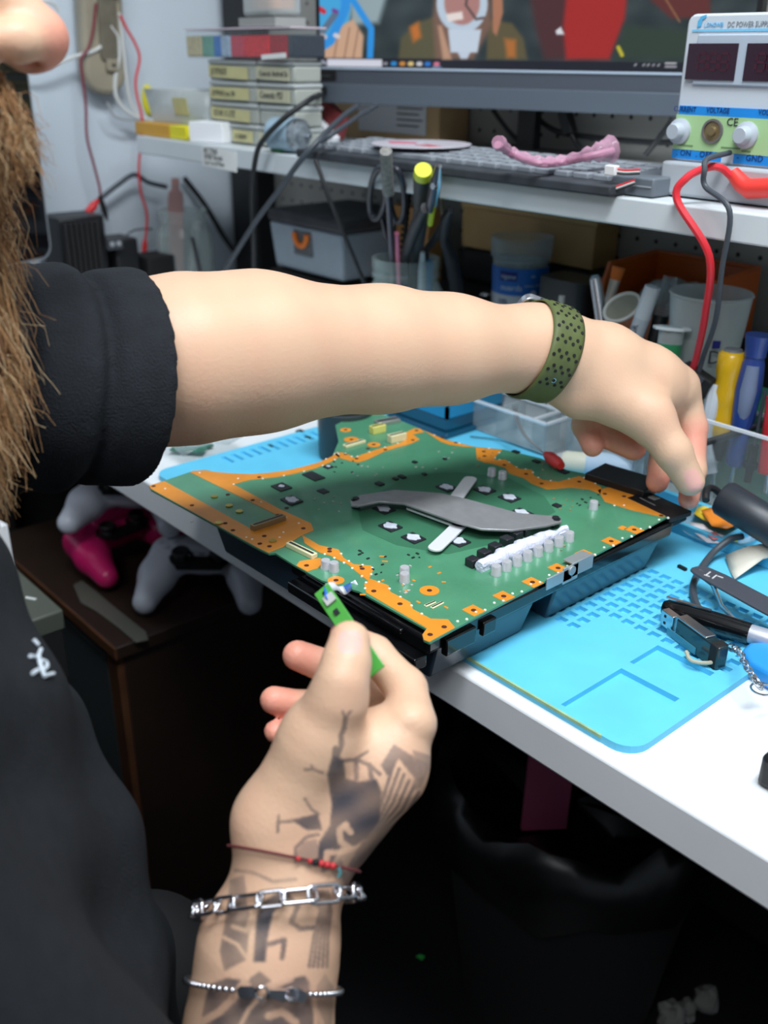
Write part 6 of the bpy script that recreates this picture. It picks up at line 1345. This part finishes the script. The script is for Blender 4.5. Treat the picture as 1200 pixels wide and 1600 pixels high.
# picture on the screen: a fine grid of coloured points that gives off light
SW, SH = MWd - .012, MHt - zb1 - .009; nu, nv_ = 420, 250; u0, v0 = .006, zb1 + .0026
uu, vv = np.meshgrid(np.linspace(0, SW, nu), np.linspace(0, SH, nv_))
gp_ = np.array(BL) + np.outer((uu + u0).ravel(), np.array(ux)) + np.outer((vv + v0).ravel(), (0, 0, 1)) + np.array(un) * .0004
sx_, sy_ = topx(gp_)                                   # used only to lay the picture out in the same units as the rest
img = np.tile(np.array((46, 58, 60), float), (len(sx_), 1))
def paint(poly, rgb, soft=3.0, w_=1.0):
    d = dpoly(sx_, sy_, list(poly) + [poly[0]]); a_ = np.clip(.5 + np.where(inpoly(sx_, sy_, poly), d, -d) / soft, 0, 1)[:, None] * w_; img[:] = img * (1 - a_) + np.array(rgb, float) * a_
def pen_(pts, wd, rgb): d = dpoly(sx_, sy_, pts); a_ = np.clip((wd - d) / 2 + .5, 0, 1)[:, None]; img[:] = img * (1 - a_) + np.array(rgb, float) * a_
img += (6 * np.sin(sx_ * .09 + 2 * np.sin(sy_ * .05)) + 5 * np.sin(sy_ * .13))[:, None]
paint([(488, -60), (560, -60), (545, 40), (500, 84)], (70, 170, 226)); paint([(545, -60), (620, -60), (592, 36), (548, 40)], (150, 170, 176), 10)
paint([(498, 92), (503, 70), (520, 50), (540, 36), (552, 30), (568, 56), (566, 92)], (206, 168, 140), 4)
for x0 in (522, 538, 552): pen_([(x0, 90), (x0 + 8, 44)], 1.0, (150, 112, 92))
pen_([(545, -10), (580, 45), (578, 92)], 5, (44, 150, 232)); pen_([(498, 76), (516, 64), (540, 12), (540, -60)], 7, (50, 150, 230)); pen_([(502, 52), (524, 22)], 5, (96, 116, 140))
paint([(622, 93), (626, 60), (648, 36), (690, 22), (700, 93)], (88, 84, 58), 6); paint([(640, 42), (654, 34), (658, 58), (646, 66)], (196, 112, 40), 8); paint([(760, 93), (762, 30), (800, 36), (818, 60), (824, 93)], (92, 84, 56), 6); paint([(788, 60), (806, 62), (806, 90), (792, 90)], (176, 108, 48), 8)
paint([(680, 93), (676, 30), (684, -60), (764, -60), (768, 40), (740, 93)], (120, 92, 78), 8); paint([(768, -60), (784, -60), (786, 20), (776, 56), (770, 50)], (176, 120, 92), 4)
paint([(692, 93), (684, 40), (690, 40), (706, 93)], (190, 150, 124), 5)
paint(ngon(722, 6, 40, 46, 30), (190, 208, 226), 3); paint(ngon(722, 4, 28, 35, 30), (176, 128, 122), 4); paint([(697, 22), (722, 18), (724, 30), (700, 34)], (236, 226, 222), 3); pen_([(732, -20), (728, 8), (744, 30), (756, 28)], 2, (90, 70, 70)); paint([(700, 46), (752, 46), (746, 82), (704, 82)], (200, 214, 230), 3); paint([(714, 80), (736, 80), (730, 92), (720, 92)], (196, 210, 228), 3)
paint([(818, -60), (960, -60), (880, 93), (850, 93), (836, 40)], (74, 40, 42), 12); paint([(890, -60), (986, -60), (976, 30), (952, 93), (884, 93), (880, 40)], (166, 36, 32), 8); paint([(1010, -60), (1110, -60), (1110, 26), (1050, 30), (1016, 0)], (96, 44, 40), 8); paint([(976, 40), (1120, 50), (1120, 93), (960, 93)], (46, 62, 50), 12)
paint([(868, 48), (876, 42), (882, 54), (870, 54)], (220, 224, 230), 2); pen_([(966, 74), (972, 86)], 3, (196, 186, 50)); pen_([(1035, -10), (1062, 34)], 1.2, (150, 110, 76))
def bar_y(x): return 90.5 + (x - 497) * (97.0 - 90.5) / (1045 - 497)
tbm = sy_ > bar_y(sx_); img[tbm] = (24, 26, 36)
paint([(511, 92), (597, 93), (597, 104.5), (511, 103.5)], (216, 218, 232), 1.5); pen_([(504, 96), (508, 99)], 2.2, (170, 176, 190))
for x0, c in ((602, (150, 150, 160)), (615, (40, 140, 210)), (628.5, (206, 140, 60)), (641.5, (226, 200, 130)), (655, (206, 206, 210)), (668, (40, 120, 210)), (682, (214, 120, 150))): pen_([(x0 - 1, bar_y(x0) + 7.5), (x0 + 1.5, bar_y(x0) + 7.5)], 3.6 if x0 > 610 else 2.4, c)
pen_([(676, 105), (689, 105)], .8, (150, 190, 230))
for x0 in (993, 1006, 1013, 1021, 1029): pen_([(x0 - 1, bar_y(x0) + 6), (x0 + 1, bar_y(x0) + 4)], 1.3, (176, 178, 186))
pen_([(1040, bar_y(1040) + 2), (1056, bar_y(1056) + 2)], 1.3, (200, 200, 206)); pen_([(1040, bar_y(1040) + 7), (1056, bar_y(1056) + 7)], 1.3, (200, 200, 206))
pen_([(500, 14), (506, 18)], 4, (206, 40, 52)); pen_([(521, 16), (526, 18)], 3, (120, 60, 150)); pen_([(503, 56), (508, 58)], 3, (226, 200, 200)); pen_([(524, 55), (528, 57)], 3.5, (220, 214, 220))
I_ = np.arange(nu * nv_).reshape(nv_, nu); qd = np.stack([I_[:-1, :-1].ravel(), I_[:-1, 1:].ravel(), I_[1:, 1:].ravel(), I_[1:, :-1].ravel()], 1)
scn = mesh_np('display', gp_, qd, [mat('lit_display', (20, 20, 22), .3, attr='tone', emit=.85)], mon)
im = np.clip(img / 255, 0, 1); im = np.where(im <= .04045, im / 12.92, ((im + .055) / 1.055) ** 2.4); set_col(scn.data, 'tone', im)
nt = scn.data.materials[0].node_tree; p = nt.nodes['Principled BSDF']; nt.links.remove(p.inputs['Base Color'].links[0]); p.inputs['Base Color'].default_value = (.01, .01, .012, 1)
a = ony(812, 190, 1.075); b = ony(838, 190, 1.075)
link('stand_post', G().box(((a.x + b.x) / 2, 1.078, ZS + .12), (b.x - a.x, .016, .24)), M_black, mon, bevel=.002); link('stand_foot', G().box(((a.x + b.x) / 2, 1.045, ZS + .003), (.16, .13, .005)), M_black, mon, bevel=.002); link('stand_neck', G().box(((a.x + b.x) / 2, 1.066, ZS + .22), (.06, .016, .06)), M_black, mon, bevel=.003)

# ------------------------------------------------------------------ bench power supply
pb = ony(1040, 306, .85); px0 = pb.x; pw = .165; ph = ony(1072, 22, .85).z - ZS; pd = .16
ps = thing('power_supply', 'white bench power supply with two dark displays at the right end of the shelf', 'power supply', Vector((px0 + pw / 2, .93, ZS)))
M_psw = mat('warm_white_case', (206, 214, 222), .4); M_psg = mat('pale_grey_case', (172, 178, 184), .45); M_psgr = mat('green_panel', (168, 206, 150), .5); M_psb = mat('blue_panel', (28, 140, 224), .45)
PY = .85
def pf(px_, py_, dy=0): q = ony(px_, py_, PY); return Vector((q.x, PY - dy, q.z))
zsplit = pf(1045, 250).z
link('case', G().prism(rrect(pw, ph - (zsplit - ZS), .008, 4, (px0 + pw / 2 + .001, (zsplit + ZS + ph) / 2)), -PY - pd, -PY, EU(90, 0, 0) @ Matrix(((1, 0, 0), (0, 1, 0), (0, 0, 1)))), M_psw, ps, smooth=40, bevel=.002)
link('lower_case', G().box((px0 + pw / 2 - .001, PY + pd / 2 - .004, (ZS + zsplit) / 2 + .0006), (pw + .004, pd + .01, zsplit - ZS - .001)), M_psg, ps, bevel=.003)
def plate(name, xa, xb, za, zb_, m, d=.0012, dy=0, bev=0, parent=None, label=None): return link(name, G().box(((xa + xb) / 2, PY - d / 2 - dy, (za + zb_) / 2), (xb - xa, d, zb_ - za)), m, parent or ps, bevel=bev, label=label)
xR = px0 + pw - .004
zA, zB = pf(1052, 164).z, pf(1052, 178).z; zC, zD = pf(1045, 232).z, pf(1045, 246).z
plate('blue_strip', px0 + .004, xR, zB, zA, M_psb); plate('green_panel', px0 + .002, xR, zC + .0003, zB, M_psgr); plate('blue_strip', px0 + .002, pf(1128, 240).x, zD, zC, M_psb); plate('blue_strip', pf(1148, 240).x, xR, zD, zC, M_psb)
zT0, zT1 = pf(1072, 54).z, pf(1072, 132).z
link('display_frame', G().box(((px0 + .014 + xR) / 2, PY - .0015, (zT0 + zT1) / 2), (xR - px0 - .016, .003, zT0 - zT1)), mat('frame_grey_blue', (178, 190, 204), .4), ps, bevel=.0012)
M_wine = mat('dark_display', (44, 16, 34), .12, coat=.5); M_seg = mat('unlit_segment', (64, 22, 40), .4)
xw = [(pf(1078, 90).x, pf(1155, 90).x), (pf(1169, 90).x, pf(1246, 90).x)]
zW0, zW1 = pf(1080, 68).z, pf(1078, 124).z
for xa, xb in xw:
    w_ = plate('display_window', xa, min(xb, xR - .003), zW1, zW0, M_wine, .0012, .003)
    for k in range(3):
        x0 = xa + (xb - xa) * (.24 + .22 * k); hgt = (zW0 - zW1) * .46; zc = (zW0 + zW1) / 2; sw = .0022; wd2 = .0085; g = G(); y = PY - .0044
        for zz in (-1, 0, 1): g.box((x0 + wd2 / 2, y, zc + zz * hgt / 2), (wd2 - sw, .0004, sw))
        for xx in (0, 1):
            for zz in (-1, 1): g.box((x0 + xx * wd2, y, zc + zz * hgt / 4), (sw, .0004, hgt / 2 - sw))
        if x0 + wd2 < xR - .004: link('digit', g, M_seg, w_, smooth=0)
plate('light_blue_line', pf(1082, 48).x, xR, pf(1082, 50).z, pf(1082, 46).z, mat('line_blue', (130, 200, 236), .5), .0006)
M_lb = mat('print_blue', (90, 180, 226), .5); M_pg = mat('print_grey', (140, 148, 156), .5)
q = pf(1090, 43); link('maker_mark', G().prism([(0, 0), (.004, .001), (.0045, .006), (.008, .008), (.008, .010), (.003, .009), (.0, .005)], 0, .0005, FRONT, q - Vector((0, .0004, 0))), M_lb, ps)
text('lettering', 'LONGWEI', .0048, pf(1101, 42) - Vector((0, .0006, 0)), FRONT, M_lb, ps, width=.85); text('lettering', 'DC POWER SUPPLY', .0060, pf(1137, 42) - Vector((0, .0006, 0)), FRONT, M_pg, ps, width=.8)
M_nb = mat('print_navy', (20, 56, 120), .5)
for s_, x in (('CURRENT', 1054), ('VOLTAGE', 1105), ('VOLTAGE', 1186)): text('lettering', s_, .0065, pf(x, 173.5 + (x - 1054) * .04) - Vector((0, .0016, 0)), FRONT, M_nb, ps, width=.8)
for s_, x in (('\u25A0 ON', 1058), ('\u25A0 OFF', 1088), ('-   GND', 1152)): text('lettering', s_.replace('\u25A0', '.'), .0075, pf(x, 242 + (x - 1058) * .08) - Vector((0, .0016, 0)), FRONT, M_nb, ps)
text('lettering', 'CE', .0095, pf(1136, 196) - Vector((0, .0016, 0)), FRONT, M_ink, ps)
for x, y, w_ in ((1060, 226, 24), (1128, 230, 30), (1160, 236, 14)): plate('fine_print', pf(x, y).x, pf(x + w_, y).x, pf(x, y).z - .0006, pf(x, y).z + .0006, mat('olive_print', (110, 140, 100), .6), .0004, .0012)
for x, y in ((1064, 205), (1168, 211)):
    q = pf(x, y); k_ = link('knob', G().lathe([(.0112, 0), (.0112, .003), (.0078, .005), (.0070, .012), (.0062, .013), (0, .013)], q - Vector((0, .001, 0)), 24, EU(90, 0, 0)), mat('knob_grey', (176, 184, 194), .4), ps, smooth=45)
q = pf(1115, 205); link('jack_ring', G().lathe([(.0105, 0), (.0105, .002), (.0085, .002), (.0085, -.004), (0, -.004)], q - Vector((0, .0012, 0)), 24, EU(90, 0, 0)), mat('jack_grey', (120, 116, 116), .4, .3), ps, smooth=40); link('jack_core', G().lathe([(.0085, 0), (.0085, .0012), (.0045, .0014), (.0035, .004), (0, .004)], q - Vector((0, .0006, 0)), 20, EU(90, 0, 0)), mat('tarnished', (150, 132, 96), .35, .6), ps)
z0, z1 = pf(1055, 262).z, pf(1055, 291).z; sw_ = plate('power_button', pf(1054, 277).x, pf(1108, 280).x, z1, z0, mat('button_grey', (186, 192, 198), .45), .005, .001, .003)
q = pf(1141, 280); link('socket', G().lathe([(0, 0), (.009, 0), (.009, .006), (.006, .007), (.006, .003), (0, .003)], q + Vector((0, .002, 0)), 20, EU(90, 0, 0)), mat('socket_grey', (58, 60, 66), .5), ps); q = pf(1161, 288); link('yellow_socket', G().lathe([(0, 0), (.0085, 0), (.0085, .010), (.003, .010), (.003, .004), (0, .004)], q + Vector((0, .002, 0)), 20, EU(90, 0, 0)), mat('yellow_plastic', (226, 214, 28), .4), ps)
# leads from the power supply
rl = thing('red_lead', 'thick red test lead looping down from the power supply', 'cable', pf(1145, 262))
pth = [pf(1158, 272, .018), pf(1150, 260, .024), pf(1138, 258, .032), pf(1122, 272, .05), pf(1112, 305, .055), ony(1108, 400, .80), ony(1102, 490, .82), ony(1090, 550, .84), ony(1080, 584, .85)]
link('wire', G().tube(spline(pth, 8), .0034, 10), M_red, rl); link('banana_plug', G().tube([pf(1158, 268, .014), pf(1172, 285, .014), pf(1184, 293, .014), pf(1225, 291, .014)], [.006, .0075, .0085, .0085], 12), mat('red_plug', (230, 62, 54), .4), rl, smooth=50)
bl_ = thing('black_lead', 'thin black test lead hanging beside the red one', 'cable', pf(1150, 260))
link('wire', G().tube(spline([pf(1146, 238, .006), pf(1150, 244, .046), pf(1154, 260, .054), pf(1153, 285, .052), ony(1140, 330, .79), ony(1128, 420, .80), ony(1118, 500, .82), ony(1098, 560, .845), ony(1090, 588, .85)], 8), .0024, 10), M_cgrey, bl_)
A = ony(1082, 580, .852); Bq = ony(1078, 625, .850); q = thing('lead_terminal', 'black terminal block joining the red and black leads behind the hand', 'terminal', Bq); link('block', G().box(A.lerp(Bq, .5), (.034, .016, .036), EU(0, 25, 12)), M_blackm, q, bevel=.002); link('grey_top', G().box(A + Vector((.004, -.004, 0.0)), (.026, .012, .006), EU(0, 25, 12)), M_cgrey, q)
solo('pale_tool', G().tube(spline([ony(1190 - 70, 600, .862), ony(1112, 640, .858), ony(1100, 690, .855), ony(1108, 740, .852)], 6), .0085, 10), M_psw, 'pale plastic tool in the rack left of the yellow screwdriver', 'tool')

# ------------------------------------------------------------------ cables hanging from the shelf
def cab(name, label, pts, r, m, plug=None):
    t = thing(name, label, 'cable', pts[0]); link('wire', G().tube(spline(pts, 8), r, 9), m, t)
    if plug: link('plug', G().box(*plug), M_black, t, bevel=.002)
    return t
cab('screen_cable', 'black cable arching from the lower left corner of the screen to the bench', [mp(.012, .016, .012), ony(501, 146, .905), ony(495, 150, .868), ony(484, 156, .832), ony(445, 184, .80), ony(412, 218, .785), ony(400, 245, .78), ony(394, 300, .785), ony(396, 360, .80), ony(398, 440, .83)], .0036, M_cable, (mp(.010, .016, .010), (.022, .014, .012)))
cab('grey_cable', 'long dark grey cable slanting from under the screen down to the left', [ony(558, 166, .93), ony(535, 183, .88), ony(505, 212, .80), ony(470, 250, .772), ony(440, 292, .775), ony(400, 346, .785), ony(350, 425, .80), ony(335, 450, .80)], .0036, M_cgrey)
cab('thin_grey_cable', 'second grey cable joining the slanting one above the keyboard', [ony(590, 164, .94), ony(560, 182, .88), ony(525, 206, .80), ony(500, 222, .783)], .0030, M_cgrey)
cab('hanging_cable', 'thin black cable dropping from the keyboard past the latch boxes', [ony(493, 250, .782), ony(500, 270, .782), ony(512, 305, .785), ony(540, 372, .80), ony(562, 425, .82), ony(575, 455, .83)], .0028, M_cable)
cab('wall_cable', 'black cable sagging along the pegboard behind the screen stand', [ony(770, 172, 1.09), ony(795, 205, 1.09), ony(812, 222, 1.09)], .0032, M_cable)
cab('sagging_cable', 'thick black cable sagging along the pegboard between screen and power supply', [ony(836, 182, 1.09), ony(870, 205, 1.09), ony(930, 215, 1.09), ony(1010, 222, 1.09), ony(1060, 222, 1.09)], .0036, M_cable)
cab('plug_cable', 'black cable with a fat plug hanging by the pegboard', [ony(880, 178, 1.08), ony(888, 200, 1.08), ony(902, 225, 1.08), ony(914, 236, 1.07)], .0034, M_cable, (ony(887, 192, 1.08), (.016, .014, .030), EU(0, -25, 0)))
cab('slanting_cable', 'black cable slanting to the pegboard left of the power supply', [ony(1050, 188, 1.06), ony(1030, 215, 1.06), ony(1008, 243, 1.05)], .0034, M_cable)
cab('dark_cable', 'black cable slanting across the shadowed wall left of the latch boxes', [onx(288, 278, -1.685), onx(320, 320, -1.68), onx(350, 370, -1.67), onx(372, 400, -1.66)], .0048, M_cable)

# ------------------------------------------------------------------ left wall: old lamp body and hanging leads
lw2 = thing('lamp_body', 'grimy beige elongated lamp housing hanging on the left wall', 'lamp', onx(160, 80, WX + .02))
a = onx(128, -60, WX + .03); b = onx(158, 162, WX + .03); M_bge = mat('grimy_beige', (150, 142, 124), .4, var=.15, scale=12, coat=.2)
c0_ = onx(146, 20, WX + .022); up_ = (onx(150, -60, WX + .022) - onx(160, 140, WX + .022)).normalized(); sd = Vector((0, 1, 0)); sd = (sd - up_ * sd.dot(up_)).normalized(); F_ = Matrix((sd, up_, sd.cross(up_))).transposed()
ctr = onx(156, 40, WX + .024); hl = (onx(150, -60, WX + .024) - onx(160, 160, WX + .024)).length; wl_ = (onx(190, 80, WX + .024) - onx(125, 80, WX + .024)).length
g = G(); g.prism(rrect(wl_, hl, wl_ * .48, 8), -.016, .014, F_, ctr); link('housing', g, M_bge, lw2, bevel=.008, seg=3)
g = G(); g.prism(rrect(wl_ * .42, hl * .62, wl_ * .15, 6, (wl_ * .08, hl * .05)), .012, .019, F_, ctr); link('inner_channel', g, mat('dark_beige', (104, 98, 84), .6, var=.2, scale=40), lw2, bevel=.002)
g = G(); g.prism(rrect(.020, .018, .002, 3, (wl_ * .12, -hl * .28)), .012, .022, F_, ctr); link('terminal', g, M_bge, lw2, bevel=.001); g = G(); g.prism(ngon(wl_ * .14, -hl * .28, .003, .003, 12), .021, .0225, F_, ctr); link('screw_hole', g, M_blackm, lw2)
g = G(); g.prism(rrect(.034, .060, .006, 3, (wl_ * .10, hl * .36)), .012, .030, F_, ctr); link('wire_bundle', g, mat('grimy_grey', (96, 92, 82), .6, var=.3, scale=60), lw2, bevel=.003)
def wcab(name, label, pts, r, m, X=-1.66): return cab(name, label, [onx(x, y, X) for x, y in pts], r, m)
rc_ = wcab('red_wall_lead', 'thin red lead hanging from the wall lamp past the shelf end', [(188, 24), (198, 45), (212, 70), (218, 92), (212, 125), (214, 150), (222, 185), (221, 215), (217, 260), (220, 300), (229, 330), (229, 355), (227, 375)], .0022, M_red, -1.655)
A = onx(227, 372, -1.655); Bq = onx(225, 402, -1.655); link('clip', G().tube([A, A.lerp(Bq, .3), Bq], [.002, .0052, .004], 10), mat('red_clip', (206, 40, 44), .4), rc_)
dc = wcab('maroon_wall_lead', 'thin maroon lead hanging from the wall lamp to the adapters', [(150, 5), (146, 45), (138, 75), (127, 92), (129, 120), (134, 165), (136, 215), (146, 255), (155, 290), (157, 305)], .0022, M_dred, -1.655)
A = onx(156, 306, -1.655); Bq = onx(168, 345, -1.655); link('black_clip', G().tube([A, A.lerp(Bq, .4), A.lerp(Bq, .75), Bq], [.003, .0052, .004, .0015], 10), M_blackm, dc)
A = onx(154, 312, -1.655); Bq = onx(134, 336, -1.655); link('red_clip', G().tube([A, A.lerp(Bq, .4), Bq], [.002, .0072, .0055], 10), mat('red_clip', (206, 40, 44), .4), dc)
wcab('white_flex', 'thick white flex curling out of the lamp housing to the left', [(165, 52), (158, 72), (140, 82), (118, 88), (92, 98), (70, 105), (45, 102)], .0030, M_cwhite)
wcab('white_loop', 'white cable looping along the right of the lamp housing to the shelf', [(172, 40), (184, 60), (186, 90), (180, 125), (182, 152), (196, 172), (215, 183), (232, 186)], .0034, M_cwhite)
wcab('white_drop', 'straight white cable dropping between lamp housing and red lead', [(186, 20), (192, 70), (197, 120), (204, 160), (218, 182), (234, 187)], .0028, M_cwhite)
wcab('grey_drop', 'pale grey cable curving below the lamp housing to the shelf end', [(168, 160), (176, 178), (192, 186), (225, 187)], .0022, mat('pale_grey_cable', (160, 164, 168), .5))
wcab('grey_tip', 'pale cable with a dark bent tip at the top left by the nose', [(45, 12), (66, 3), (84, 6), (92, 18)], .0024, M_cwhite)
wcab('grey_branch', 'dark grey cable rising from the adapters to the shelf end', [(130, 335), (155, 312), (185, 288), (210, 273), (232, 285), (260, 292)], .0042, M_cgrey, -1.665)
wcab('thin_branch', 'thin black wire arching over the power brick', [(192, 374), (205, 362), (222, 358), (238, 358)], .0014, M_cable, -1.66)

# ------------------------------------------------------------------ under the bench
ZC = T - 0.27
cab_ = thing('drawer_cabinet', 'dark brown wooden cabinet under the bench with game controllers on top', 'cabinet', Vector((-1.24, .76, 0)))
M_brown = mat('dark_brown_wood', (42, 28, 20), .5, var=.2, scale=9); M_edge = mat('worn_wood_edge', (86, 52, 28), .6, var=.2, scale=20)
link('carcass', G().box((-1.243, .765, (ZC - .018) / 2), (.41, .60, ZC - .018)), M_brown, cab_, bevel=.001); link('top', G().box((-1.241, .759, ZC - .009), (.42, .612, .018)), M_brown, cab_, bevel=.001)
link('front_panel', G().box((-1.260, .4615, .23), (.36, .006, .42)), mat('grey_front', (70, 78, 82), .6), cab_, bevel=.001); link('edge_strip', G().box((-1.0535, .4595, .23), (.030, .010, .455)), M_edge, cab_, bevel=.001); link('top_edge', G().box((-1.241, .4515, ZC - .009), (.42, .003, .016)), M_edge, cab_)
link('side_handle', G().box((-1.031, .80, .30), (.012, .09, .02)), M_blackm, cab_, bevel=.002)
gc = thing('grey_case', 'olive grey upright case between the shirt and the dark cabinet', 'case', Vector((-1.19, .33, 0))); zt_ = T - .145
link('body', G().box((-1.19, .335, zt_ / 2), (.46, .045, zt_ - .004)), mat('olive_grey', (64, 68, 62), .6), gc, bevel=.002); link('lid', G().box((-1.188, .335, zt_ - .012), (.468, .056, .026)), mat('olive_grey_lid', (78, 82, 74), .55), gc, bevel=.003); link('end_face', G().box((-.957, .335, zt_ - .05), (.004, .046, .074)), M_blackm, gc)
link('pale_mark', G().box((-1.0, .345, zt_ + .0015), (.014, .004, .001), RZ(30)), M_cwhite, gc)
a = onz(0, 868, -.12); solo('white_carton', G().box((a.x - .045, .335, zt_ + .0015 + .028), (.08, .045, .056), RZ(8)), mat('white_card', (238, 240, 244), .5), 'white carton standing on the olive grey case behind the shirt', 'carton', bevel=.001)
# controllers: one smooth shell, two sticks, pad, buttons
def pad_shell(P):
    d = el(P, np.array((0, .018, 0)), np.array((.062, .034, .024)))
    for s_ in (-1, 1):
        d = smin(d, chain(P, [(np.array((s_ * .050, .018, 0)), .0265), (np.array((s_ * .060, -.022, -.004)), .0245), (np.array((s_ * .070, -.066, -.012)), .0165)], .01), .016)
    return smax(d, P[:, 2] - .0195, .006)
cpos, cq = surface(pad_shell, (-.11, -.10, -.05), (.11, .07, .05), .0032)
def controller(label, tone, loc, rot, stick_m):
    t = thing('game_controller', label, 'game controller', loc, rot=rot, group='game controllers on the cabinet')
    wm = world_of(t); R3 = wm.to_3x3(); o = wm.translation
    me = bpy.data.meshes.new('shell'); ob_ = mesh_np('shell', cpos.copy(), cq, [tone]); ob_.parent = t
    W = lambda x, y, z: o + R3 @ Vector((x, y, z))
    for s_ in (-1, 1):
        link('thumbstick', G().lathe([(0.0, .016), (.0105, .016), (.0085, .020), (.007, .026), (.0115, .028), (.0125, .031), (.0105, .033), (.006, .031), (0, .031)], W(s_ * .026, -.012, 0), 22, R3), stick_m, t, smooth=50)
        link('stick_ring', G().lathe([(.0125, .0185), (.0165, .0185), (.0165, .0205), (.0125, .0205), (.0125, .0185)], W(s_ * .026, -.012, 0), 24, R3), M_black, t)
        for k in range(4): a = k * PI / 2; link('button', G().cyl(W(s_ * .052 + .010 * math.cos(a), .020 + .010 * math.sin(a), .018), W(s_ * .052 + .010 * math.cos(a), .020 + .010 * math.sin(a), .0215), .0042, n=12), tone, t)
    link('touch_pad', G().prism(rrect(.052, .030, .006, 4), .0185, .0205, R3, W(0, .026, 0)), tone, t, bevel=.0008)
    link('speaker_holes', G().box(W(0, -.004, .0198), (.008, .0016, .0006), R3), M_black, t)
    link('inner_trim', G().prism([(-.045, -.002), (.045, -.002), (.030, -.028), (-.030, -.028)], .0165, .0188, R3, W(0, -.006, 0)), M_black, t)
    return t
M_pw = mat('white_pad', (196, 200, 212), .4); M_pp = mat('magenta_pad', (206, 32, 104), .35); M_stk = mat('stick_black', (22, 23, 26), .6)
def ont(px_, py_, h): v = onz(px_, py_, h); return v
R3d = lambda x, y, z: (math.radians(x), math.radians(y), math.radians(z))
controller('white game controller lying nearest the cabinet corner, its speaker dots showing', M_pw, Vector((-1.077, .614, ZC + .050)), R3d(14, 0, 48.6), M_stk)
controller('magenta game controller half buried between the white ones', M_pp, Vector((-1.249, .572, ZC + .042)), R3d(6, 0, 100), M_stk)
controller('white game controller lying on top of the magenta one under the bench', M_pw, Vector((-1.215, .585, ZC + .113)), R3d(2, 0, 46), M_stk)
kn = [(115, 915), (128, 908), (150, 925), (180, 950), (205, 970), (228, 988), (232, 1000), (212, 1004), (190, 985), (150, 955), (126, 942)]
solo('plastic_spatula', G().prism([tuple(onz(x, y, -.2685))[:2] for x, y in kn], ZC + .0006, ZC + .003), mat('smoky_plastic', (92, 92, 84), .35), 'smoky flat plastic spatula lying at the front edge of the cabinet top', 'spatula', bevel=.0006)
# bin, pink card, scraps on the floor
bc2 = onz(868, 1525, -.749)
bn = thing('waste_bin', 'black waste bin lined with a shiny black bag under the bench', 'bin', Vector((bc2.x, bc2.y, 0)))
link('bucket', G().lathe([(0, 0.0005), (.13, 0.0005), (.17, .33), (.172, .34), (.166, .34), (.127, .005), (0, .004)], (bc2.x, bc2.y, 0), 40), M_blackm, bn, smooth=50)
r_ = random.Random(12); rows = []
for i in range(41):
    a = 2 * PI * i / 40; rows.append([Vector((bc2.x + r * math.cos(a), bc2.y + r * math.sin(a), z + .010 * math.sin(7 * a + k) + .006 * math.sin(13 * a + 2 * k))) for k, (r, z) in enumerate(((.176, .27), (.180, .31), (.178, .350), (.160, .362), (.12, .33), (.06, .30), (.004, .30)))])
g = G(); g.sheet(rows); link('bin_bag', g, mat('shiny_black_film', (7, 7, 8), .35), bn, smooth=60)
a = onz(832, 1272, -.40); pc2 = Vector((a.x, a.y, T - .42)); vdx = Vector((a.x, a.y, 0)).normalized(); ang = math.degrees(math.atan2(vdx.y, vdx.x)) - 90
solo('pink_card', G().box(pc2 + Vector((0.004, .02, .052)), (.055, .006, .115), EU(-6, 3, ang + 18)), mat('dull_pink_card', (150, 62, 92), .7), 'dull pink card sticking up out of the waste bin', 'card')
a = onz(718, 1428, -.749); rows = []
for i in range(9): t = i / 8; ang2 = 2.2 + 1.6 * t; rows.append([Vector((a.x + .035 + .042 * math.cos(ang2), a.y + .03 + .042 * math.sin(ang2), z)) for z in (0.001, .058)])
g = G(); g.sheet(rows); solo('white_band', g, mat('white_card', (238, 240, 244), .5), 'curved white plastic band standing on the floor left of the waste bin', 'band', solid=.0015)
a = onz(650, 1495, -.7495); solo('green_scrap', G().prism([(0, 0), (.010, .002), (.008, .010), (.001, .007)], 0, .001, None, a), mat('green_scrap', (60, 190, 80), .6), 'tiny green scrap on the dark floor', 'scrap')
for k, (x, y, s_, lab) in enumerate(((1046, 1594, .020, 'left crumpled grey paper ball on the floor at the bottom edge'), (1072, 1582, .016, 'middle crumpled grey paper ball on the floor at the bottom edge'), (1104, 1572, .020, 'right crumpled grey paper ball on the floor at the bottom edge'))):
    a = onz(x, y, -.74); rr2 = random.Random(k); g = G(); g.ball((0, 0, 0), s_, 9, 6); g.v = [a + v * rr2.uniform(.7, 1.1) for v in g.v]; zmin = min(v.z for v in g.v); g.v = [v + Vector((0, 0, .0008 - zmin)) for v in g.v]
    solo('paper_ball', g, mat('grey_paper', (120, 118, 114), .85), lab, 'paper', smooth=0)
